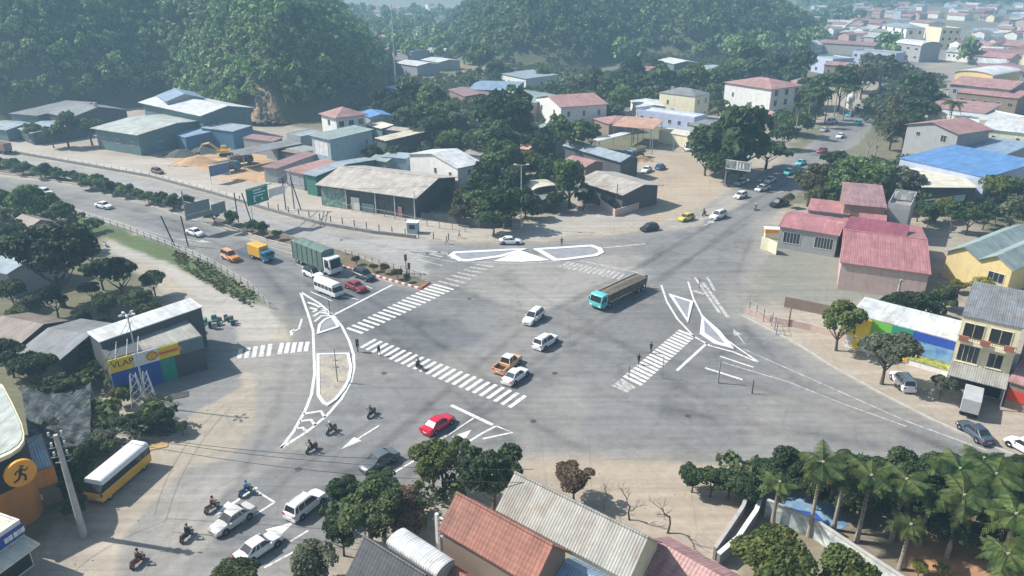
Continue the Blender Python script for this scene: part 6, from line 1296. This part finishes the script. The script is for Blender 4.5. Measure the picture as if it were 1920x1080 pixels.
grove([(1040,165,60,'mid'),(1080,160,60,'grey'),(1110,150,60,'mid'),(1140,165,60,'mid'),(1165,185,60,'mid'),(1170,150,60,'dark'),(1200,160,60,'dark'),(1060,190,50,'mid'),(1100,195,50,'mid'),(1215,180,50,'mid'),(1150,205,50,'mid'),(1240,150,60,'mid'),(1275,150,60,'mid'),(1300,150,60,'light'),(1335,150,60,'mid'),(1365,140,60,'mid'),(1340,175,50,'mid'),
  (1350,195,40,'mid'),(1185,130,50,'dark'),(1225,120,40,'dark'),(900,110,60,'mid'),(930,130,50,'mid'),(870,100,40,'dark'),(1020,140,40,'mid'),(880,150,36,'mid'),(1385,130,60,'mid'),(1420,130,60,'dark'),(1460,125,60,'dark'),(1500,120,70,'dark'),(1400,110,70,'mid'),(1485,140,60,'dark')], "below the far wooded hill", "trees at the foot of the far wooded hill", zfac=.95)
grove([(1340,275,110,'dark'),(1398,270,175,'dark',"great spreading dark tree behind the overhead sign on the far approach"),(1325,300,70,'dark'),(1365,310,80,'dark'),(1440,280,90,'dark'),(1470,255,60,'dark'),(1470,225,60,'dark'),(1500,230,60,'mid'),(1490,190,50,'olive'),(1525,210,50,'mid')], "in the clump behind the overhead sign", "trees of the great roadside clump", zfac=.78)
grove([(1620,150,60,'olive'),(1655,135,70,'grey'),(1690,130,50,'grey'),(1710,175,80,'dark'),(1740,165,60,'dark'),(1690,200,70,'olive'),(1725,205,70,'dark'),(1700,235,70,'dark'),(1675,245,60,'olive'),(1670,215,60,'olive'),(1760,190,50,'dark'),(1600,135,60,'grey'),(1630,120,50,'grey')], "along the upper right street", "street trees of the upper right street")
grove([(1520,345,70,'olive'),(1545,330,70,'olive'),(1580,345,70,'mid'),(1600,320,80,'mid'),(1570,300,70,'dark'),(1640,330,80,'mid'),(1560,370,60,'mid'),(1610,360,60,'light'),(1530,372,50,'olive'),(1680,330,70,'grey'),(1710,340,60,'grey'),(1655,350,60,'mid'),(1725,388,44,'dark'),(1760,388,44,'light'),(1790,400,60,'dark'),(1820,405,60,'dark'),(1875,350,70,'light'),(1905,350,50,'dark'),(1850,400,50,'dark'),(1900,400,60,'grey'),(1745,400,40,'dark'),(1480,372,26,'olive')],
 "in the clump behind the red roofs", "trees behind the red roofs")
grove([(1578,602,88,'light',"round leafy tree on a thin trunk, left one of the pair on the right bend"),(1668,652,112,'grey',"broad grey-green tree, right one of the pair on the right bend"),(1768,722,46,'grey',"small pale leaved tree in front of the yellow green sign panel")], "", "trees on the right bend", zfac=1.3)
grove([(1700,580,80,'dark'),(1740,575,70,'dark'),(1660,590,50,'dark'),(1800,535,40,'yellow'),(1840,540,50,'yellow'),(1775,560,60,'mid')], "behind the long painted building", "bushes behind the painted building", 'bush', 'bush', zfac=.6)
# bottom edge
grove([(690,950,160,'mid',"large rounded green tree at the bottom, left of the brown shrub"),(640,920,70,'dark',"smaller dark crown at the upper left of the large bottom tree"),(640,1000,80,'dark',"dark crown below the large bottom tree, above the black tiled roof"),(812,870,100,'light',"airy light green tree standing before the red car"),(925,885,165,'dark',"large dark glossy tree behind the terracotta and grey roofs"),
 (745,940,80,'dry',"brown leaved tree between the large green tree and the airy one"),(770,985,80,'dry',"brown thinning shrub left of the terracotta roof"),(588,1062,96,'grey',"grey-green tree at the bottom edge left of the black tiled roof"),(440,1078,90,'mid',"tree crown cut by the bottom edge below the white sedan"),(1078,898,82,'dry',"dry brown tree beside the grey metal roof's far end"),
 (1450,1045,150,'light',"round light green tree beside the white stair parapet"),(1580,1085,110,'light',"light green bush crown at the bottom edge right of the pale wall"),(720,900,60,'mid',"small green crown peeking above the brown tree"),(860,840,50,'mid',"light crown tip beside the stop bar island")], "", "trees along the bottom edge")
grove([(1300,895,60,'dark'),(1530,920,80,'dark'),(1620,925,90,'dark'),(1680,880,100,'dark'),(1770,870,90,'dark'),(1820,910,100,'dark'),(1870,900,100,'dark'),(1590,950,60,'dark'),(1790,1000,90,'dark'),(1860,1010,100,'dark'),(1915,880,70,'dark'),(1335,900,70,'dark'),(1370,900,80,'dark'),(1400,915,70,'dark'),(1440,880,70,'dark'),(1480,880,80,'dark'),(1500,905,60,'dark'),(1560,900,60,'yellow'),(1600,880,90,'dark'),(1650,890,80,'dark'),(1690,910,90,'dark'),(1740,900,90,'dark'),(1790,890,90,'mid'),(1840,880,90,'mid'),(1760,960,90,'dark'),(1700,950,60,'dark'),(1850,960,90,'dark'),(1890,920,80,'mid'),(1900,990,80,'dark'),(1725,1065,34,'yellow'),(1765,1068,30,'yellow')],
 "behind the palms at bottom right", "dense planting at the bottom right", zfac=.9)
# median shrubs
hx = [(-20,300),(0,306),(30,309),(55,317),(85,320),(105,326),(135,330),(160,338),(180,340),(205,350),(222,352),(240,358),(262,364),(285,369),(305,373),(325,378),(345,382)]
grove([(x+random.uniform(-4,4), y+random.uniform(-1.5,1.5), random.choice((24,28,34,38)), random.choice(('mid','dark','mid'))) for x, y in hx+[((a[0]+b[0])/2, (a[1]+b[1])/2+1) for a, b in zip(hx, hx[1:])]], "in the hedge along the central median", "median hedge shrubs", 'shrub', 'shrub', zfac=.6)
grove([(400,402,34,'mid'),(432,410,28,'mid'),(472,424,28,'dark'),(492,429,34,'dark'),(520,438,24,'dark'),(668,487,18,'olive'),(700,500,18,'olive'),(720,503,20,'olive'),(745,512,24,'olive'),(762,520,18,'mid')], "among sparse shrubs near the median tip", "sparse median shrubs", 'shrub', 'shrub', zfac=.8)
# palms -----------------------------------------------------------
def frond(b, seed, L, droop, m, nl=20):
    r = random.Random(seed); pts = [Vector((L*t*(1-.18*droop*t), 0, L*(.42*t-droop*.85*t*t))) for t in [k/10 for k in range(11)]]; b.tube([p for p in pts], [.035*(1-k*.08) for k in range(11)], m, 4)
    for k in range(nl):
        t = .12+.88*k/(nl-1); i = min(9, int(t*10)); p = pts[i].lerp(pts[i+1], t*10-i); d = (pts[i+1]-pts[i]).normalized(); ll = L*.27*math.sin(math.pi*min(1, .22+t*.78))*r.uniform(.85, 1.15)+.12
        for s in (-1, 1):
            q = d*.45+Vector((0, s, -.35-.3*droop)); q.normalize(); wv = d*.055*max(1, L/2.6); tip = p+q*ll; b.add([p-wv, p+wv, tip+wv*.4, tip-wv*.4], [(0,1,2,3)], m)
PALMC = {}
def palm_crown(var, L):
    if var not in PALMC:
        bb = MB(); r = random.Random(var*11+3)
        for k in range(17):
            sub = MB(); frond(sub, k+var*50, L*r.uniform(.65, 1.15), .35+1.0*(k % 3)/2*r.uniform(.8, 1.15), LF['palm']); a = k*2.399+r.uniform(-.35,.35); ca, sa = math.cos(a), math.sin(a)
            bb.add([(v[0]*ca-v[1]*sa, v[0]*sa+v[1]*ca, v[2]) for v in sub.v], sub.f, LF['palm'])
        for k in range(4):
            sub = MB(); frond(sub, k+var*70, L*r.uniform(.6, .85), 2.3, LF['dry'], 12); a = r.uniform(0, 6.28); ca, sa = math.cos(a), math.sin(a)
            bb.add([((v[0]*.55)*ca-v[1]*sa, (v[0]*.55)*sa+v[1]*ca, v[2]*1.1-.1) for v in sub.v], sub.f, LF['dry'])
        me = bb.mesh("crown"); PALMC[var] = me
    return PALMC[var]
def palm(px, py, h, L, label, group, var=0, trunkm=BARKP):
    g = G(px, py, h); root = empty("palm_tree", (g.x, g.y, 0), random.random()*6, label, "palm", group)
    link("crown", palm_crown(var, 2.6), root, (0, 0, h), (random.uniform(-.15,.15), random.uniform(-.15,.15), 0), (L/2.6,)*3)
    b = MB(); b.tube([(.0,0,0),(.05,.05,h*.3),(0,0,h*.75),(0,0,h+.2)], [.26,.19,.15,.13], trunkm, 8); b.build("trunk", root, smooth=60)
for i, (px, py, h, L) in enumerate([(1462,905,5,2.4),(1543,868,8.5,2.8),(1634,893,7.5,3.0),(1708,985,5,2.3),(1808,930,7,3.4),(1868,890,7,3.2),(1800,880,6.5,3.2),(1750,925,6,2.8),(1905,965,7,3.4),(1890,1040,6,3.0),(1845,860,6,2.8),(1700,900,7,3.0),(1585,890,6.5,2.6)]):
    palm(px, py, h, L, "palm with arching fronds, %s from the left along the pale garden wall" % ordw(sorted([1462,1543,1634,1708,1808,1868,1800.5,1750,1905,1890,1845,1700,1585]).index(px if i != 6 else 1800.5)), "palms along the pale garden wall", i % 6)
palm(1789,192,11, 4.2, "tall lone palm in front of the white flat roofed house", None, 1, BARK)
for i, (px, py) in enumerate([(1506,170),(1522,178),(1540,165),(1556,172),(1573,160),(1590,168),(1604,163),(1500,195)]): palm(px, py, 11, 3.4, "street palm with pale trunk, %s from the left beside the white block" % ordw([1500,1506,1522,1540,1556,1573,1590,1604].index(px)), "street palms beside the white block", i % 3)
grove([(1515,160,50,'dark'),(1545,155,60,'dark'),(1580,155,60,'dark'),(1535,185,50,'mid')], "among the street palms", "crowns among the street palms", hf=1.5)
# bare trees
def bare(px, to_px, h, label, seed, m=BARK):
    r = random.Random(seed); p = G(*px); b = MB()
    def br(o, d, l, rad, dep):
        e = o+d*l; mid = o+d*l*.5+Vector((r.uniform(-.1,.1), r.uniform(-.1,.1), 0))*l; b.tube([o, mid, e], [rad, rad*.8, rad*.55], m, 5)
        if dep:
            for k in range(r.choice((2, 3, 3))): nd = (d+Vector((r.uniform(-.9,.9), r.uniform(-.9,.9), r.uniform(-.1,.6)))).normalized(); br(o+d*l*r.uniform(.6, 1), nd, l*r.uniform(.6,.8), rad*.55, dep-1)
    br(Vector((0,0,0)), Vector((0,0,1)), h*.35, h*.022, 4); root = empty("bare_tree", (p.x, p.y, 0), 0, label, "bare tree"); b.build("trunk", root)
bare((1180,975), None, 5, "bare branching tree left one of two on the bare yard behind the grey roof", 1); bare((1252,1000), None, 6, "bare tree on the bare yard, nearest the pinkish tile roof", 2); bare((1132,955), None, 4, "low leafless shrub beside the far end of the grey metal roof", 5, BARKP)
bare((1640,300), None, 11, "tall bare trunked tree in front of the blue roofed shed", 3, BARKP); bare((1626,296), None, 10, "second tall bare tree left of the blue roofed shed", 4, BARKP); bare((1311,540), None, 3.2, "small bare twig on the faded upper hatching right of the tipper lorry", 8)
# individual hill trees at the edges nearest the road, then the forest masses
def merged(name, label, cat, pts, m, n, leaf, rmin, rmax, hf, flat=.95, seed=0, trunk=True):
    r = np.random.default_rng(seed); base = [crown_np(900+seed+i, n, leaf, nl=9, flat=flat, lobe=.40) for i in range(5)]; Vs = []
    for i, (x, y) in enumerate(pts):
        V = base[i % 5][0]; rad = r.uniform(rmin, rmax)*(1.25 if r.random() < .12 else 1); a = r.random()*6.283; ca, sa = math.cos(a), math.sin(a); z = float(hf(np.array(x), np.array(y)))
        W = np.empty_like(V); W[:, 0] = (V[:, 0]*ca-V[:, 1]*sa)*rad+x; W[:, 1] = (V[:, 0]*sa+V[:, 1]*ca)*rad+y; W[:, 2] = V[:, 2]*rad*r.uniform(.95, 1.5)+z+rad*.75; Vs.append(W)
    V = np.concatenate(Vs); F = np.arange(len(V)).reshape(-1, 4); o = link(name, npmesh(name, V, F, LF[m])); tag(o, label, cat, kind='stuff'); return o
def scatter(x0, x1, y0, y1, step, ok, seed):
    r = np.random.default_rng(seed); X, Y = np.meshgrid(np.arange(x0, x1, step), np.arange(y0, y1, step)); X = X+r.uniform(-.5, .5, X.shape)*step; Y = Y+r.uniform(-.5, .5, Y.shape)*step; k = ok(X, Y); return list(zip(X[k], Y[k]))
bx, by = G(478, 236).x, G(478, 236).y+10
def vis(X, Y, Z): d = Y*CT-(Z-HC)*ST; u = FP*X/d; v = 540-FP*(Y*ST+(Z-HC)*CT)/d; return (np.abs(u) < 1010) & (v > -60) & (Y > 10)
ok1 = lambda X, Y: (sdf(H1, X, Y) < -3) & (sdf(H1, X, Y) > -135) & (np.hypot(X-Xb.mean(), Y-Yb.mean()) > 6) & vis(X, Y, h1(X, Y)+6)
okf = lambda X, Y: (sdf(H1, X, Y) < -1.5) & (sdf(H1, X, Y) > -9) & (np.hypot(X-Xb.mean(), Y-Yb.mean()) > 6.5) & vis(X, Y, h1(X, Y)+4)
fr = sorted(scatter(-320, -40, 225, 420, 6.5, okf, 5), key=lambda p: p[0])[:120:1]
for i, (x, y) in enumerate(fr):
    zz = float(h1(np.array(x), np.array(y))); t = tree(0, 0, 0, 'forest' if i % 3 else 'mid', "hazy green tree, %s from the left along the left hill's foot" % ordw(i), base=(x, y, zz-.3), R_=random.uniform(1.9, 3.4), lod='far', group="trees along the foot of the left hill")
merged("forest", "dense forest covering the left hill", "forest", scatter(-420, -40, 225, 560, 3.9, ok1, 1), 'forest', 130, .16, 1.8, 3.7, h1, seed=1)
ok2 = lambda X, Y: (sdf(H2, X, Y) < -3) & (sdf(H2, X, Y) > -140) & vis(X, Y, h2(X, Y)+6)
merged("forest", "dense hazy forest covering the far hill in the middle", "forest", scatter(-80, 260, 400, 720, 5.2, ok2, 2), 'forest', 100, .18, 2.5, 4.8, h2, seed=2)
flatz = lambda X, Y: X*0
TOWN = P2([(1520,112),(1640,120),(1700,100),(1990,150),(1990,14),(1700,10),(1520,60)])
VAL = P2([(690,60),(840,80),(1000,110),(1500,90),(1990,60),(1990,2),(640,2)])
ok3 = lambda X, Y: vis(X, Y, 4) & (Y > 430) & (h1(X, Y) < 0) & (h2(X, Y) < 0) & (fbm(X, Y, 60) > .50) & (sdf(TOWN, X, Y) > -8) & ((X > 60) | (Y < 900)) & (np.minimum(sdf(ROAD[0], X, Y), sdf(ROAD[1], X, Y)) > 5)
merged("woodland", "hazy patches of trees across the far plain beyond the town", "woodland", scatter(-700, 900, 430, 1400, 14, ok3, 3), 'forest', 170, .16, 4, 7.5, flatz, flat=.8, seed=3)
GREEN = [P2(l) for l in ([(-60,372),(145,404),(200,432),(150,450),(20,420),(-60,430)], [(600,190),(740,160),(1000,120),(1230,150),(1230,190),(1000,240),(1060,270),(1000,420),(850,420),(870,300),(700,280)], [(1180,95),(1500,100),(1500,200),(1340,220),(1180,180)],
   [(1490,330),(1700,300),(1960,330),(1960,430),(1760,420),(1560,385)], [(1600,210),(1700,130),(1770,150),(1760,230),(1660,270)], [(1280,885),(1990,885),(1990,1040),(1800,1010),(1640,960),(1450,935)], [(600,960),(900,900),(820,1000),(640,1060)], [(130,700),(250,700),(330,800),(160,950),(100,900)])]
okg = lambda X, Y: np.minimum.reduce([sdf(g, X, Y) for g in GREEN]) < 0
merged("undergrowth", "low tangled undergrowth between the trees and houses", "undergrowth", scatter(-140, 250, 50, 480, 3.2, okg, 4), 'mid', 110, .15, .8, 2.0, flatz, flat=.6, seed=4)
oks = lambda X, Y: (np.minimum(sdf(ROAD[0], X, Y), sdf(ROAD[1], X, Y)) > .3) & (np.minimum(sdf(ROAD[0], X, Y), sdf(ROAD[1], X, Y)) < 26) & (fbm(X, Y, 7) > .56) & vis(X, Y, X*0)
rs = np.random.default_rng(12); okp = lambda X, Y: (np.minimum(sdf(ROAD[0], X, Y), sdf(ROAD[1], X, Y)) > -.8) & (np.minimum(sdf(ROAD[0], X, Y), sdf(ROAD[1], X, Y)) < 24) & (fbm(X+40, Y, 9) > .45) & vis(X, Y, X*0)
sb_ = MB(); STN = mat("roadside_stones", (.36,.32,.27), .9, .4, 2)
for x, y in scatter(-110, 90, 48, 200, 3.0, okp, 9):
    s_ = rs.uniform(.04, .11); a_ = rs.random()*3; dx, dy = math.cos(a_)*s_, math.sin(a_)*s_; sb_.hexa([(x-dx,y-dy,0),(x+dy,y-dx,0),(x+dx,y+dy,0),(x-dy,y+dx,0)], [(x-dx*.6,y-dy*.6,s_*.8),(x+dy*.6,y-dx*.6,s_*.9),(x+dx*.6,y+dy*.6,s_*.7),(x-dy*.6,y+dx*.6,s_*.8)], STN)
tag(link("stones", sb_.mesh("stones")), "scattered small stones and rubble on the sandy roadsides", "stones", kind='stuff')
okv = lambda X, Y: (sdf(P2([(320,466),(400,501),(470,544),(505,580),(480,585),(400,545),(330,500)]), X, Y) < -.2) & (fbm(X, Y, 4) > .40)
merged("grass", "rough grass and weeds along the verge below the lower carriageway", "grass", scatter(-110, -20, 80, 160, .9, okv, 6), 'olive', 26, .26, .25, .55, flatz, flat=.4, seed=6)
# far houses --------------------------------------------------------
fm = {}
def farhouse(k, rm, wm):
    if (k, rm, wm) not in fm:
        L, W, h, r = [(12,8,4,2),(16,9,5,2.2),(9,8,8,1.6),(22,11,5,2)][k]; b = MB(); q = MB()
        for s in (-1, 1): b.extr_x([(0,h+r),(s*(W/2+.5),h-.2),(s*(W/2+.5),h-.05),(0,h+r+.15)], -L/2-.5, L/2+.5, ROOFS[rm])
        q.extr_x([(-W/2,0),(W/2,0),(W/2,h),(0,h+r-.05),(-W/2,h)], -L/2, L/2, WALLS[wm])
        for i in range(int(L//3)): x = -L/2+1.5+i*3; q.box(x-.5, x+.5, -W/2-.03, -W/2+.02, h*.45, h*.45+1.2, GLASS)
        fm[(k, rm, wm)] = (b.mesh("roof"), q.mesh("wall"))
    return fm[(k, rm, wm)]
rr = random.Random(3); placed = []
spots = []
for (x0, x1, y0, y1, n_) in ((1510,1660,8,54,34),(1530,1660,54,100,22),(1660,1760,8,40,16),(1780,1960,6,60,40),(1780,1960,60,115,34),(1640,1740,56,98,12),(1740,1800,60,110,8),(1850,1960,110,150,10),(700,830,20,110,16),(1790,1960,118,150,6)):
    for _ in range(n_*5):
        px, py = rr.uniform(x0, x1), rr.uniform(y0, y1); g = G(px, py)
        if h1(np.array(g.x), np.array(g.y)) > -.5 or h2(np.array(g.x), np.array(g.y)) > -.5: continue
        if min(sdf(ROAD[1], np.array([g.x]), np.array([g.y]))[0], 99) < 9: continue
        if any((g.x-q[0])**2+(g.y-q[1])**2 < (13+py*.02)**2 for q in placed): continue
        placed.append((g.x, g.y)); spots.append((px, py, g))
        if sum(1 for s in spots if x0 <= s[0] <= x1 and y0 <= s[1] <= y1) >= n_: break
cnt = {}; NM = dict(white='white', blueg='blue-grey', pink='faded pink', rpink='pale pink', mauve='mauve', fibro='grey', pale='pale green')
spots.sort(key=lambda s: s[0])
for i, (px, py, g) in enumerate(spots):
    rm = rr.choice(['white','blueg','pink','pink','rpink','mauve','fibro','pale']); k = rr.randrange(4); wm = rr.choice(['white','cream','lilac','grey','pinkw']); side = 'left far valley' if px < 900 else 'far hazy town'
    cnt[(rm, side)] = cnt.get((rm, side), 0)+1
    root = empty("house", (g.x, g.y, 0), rr.choice([.3,.6,-1.0,-.5,1.9]), "distant %s roofed house, %s of its colour from the left, %s" % (NM[rm], ordw(cnt[(rm, side)]-1), side), "house", "distant houses of the "+side)
    a, b = farhouse(k, rm, wm); link("roof", a, root); link("wall", b, root)
# ------------------------------------------------------------------ haze: one closed box of even air
hb = MB(); hb.box(-3100, 3100, -90, 3400, -1.6, 172, None) if False else None
hz = MB(); HM = bpy.data.materials.new("haze_air"); HM.use_nodes = True; n = HM.node_tree; n.nodes.clear(); out = n.nodes.new("ShaderNodeOutputMaterial"); pv = n.nodes.new("ShaderNodeVolumePrincipled")
pv.inputs['Color'].default_value = (.44,.74,1.0,1); pv.inputs['Density'].default_value = .00072; pv.inputs['Anisotropy'].default_value = .15; n.links.new(pv.outputs[0], out.inputs['Volume'])
hz.box(-3100, 3100, -90, 3400, -1.8, 168, HM); tag(hz.build("haze"), "thin blue-grey haze over the whole valley", "haze", kind='stuff')
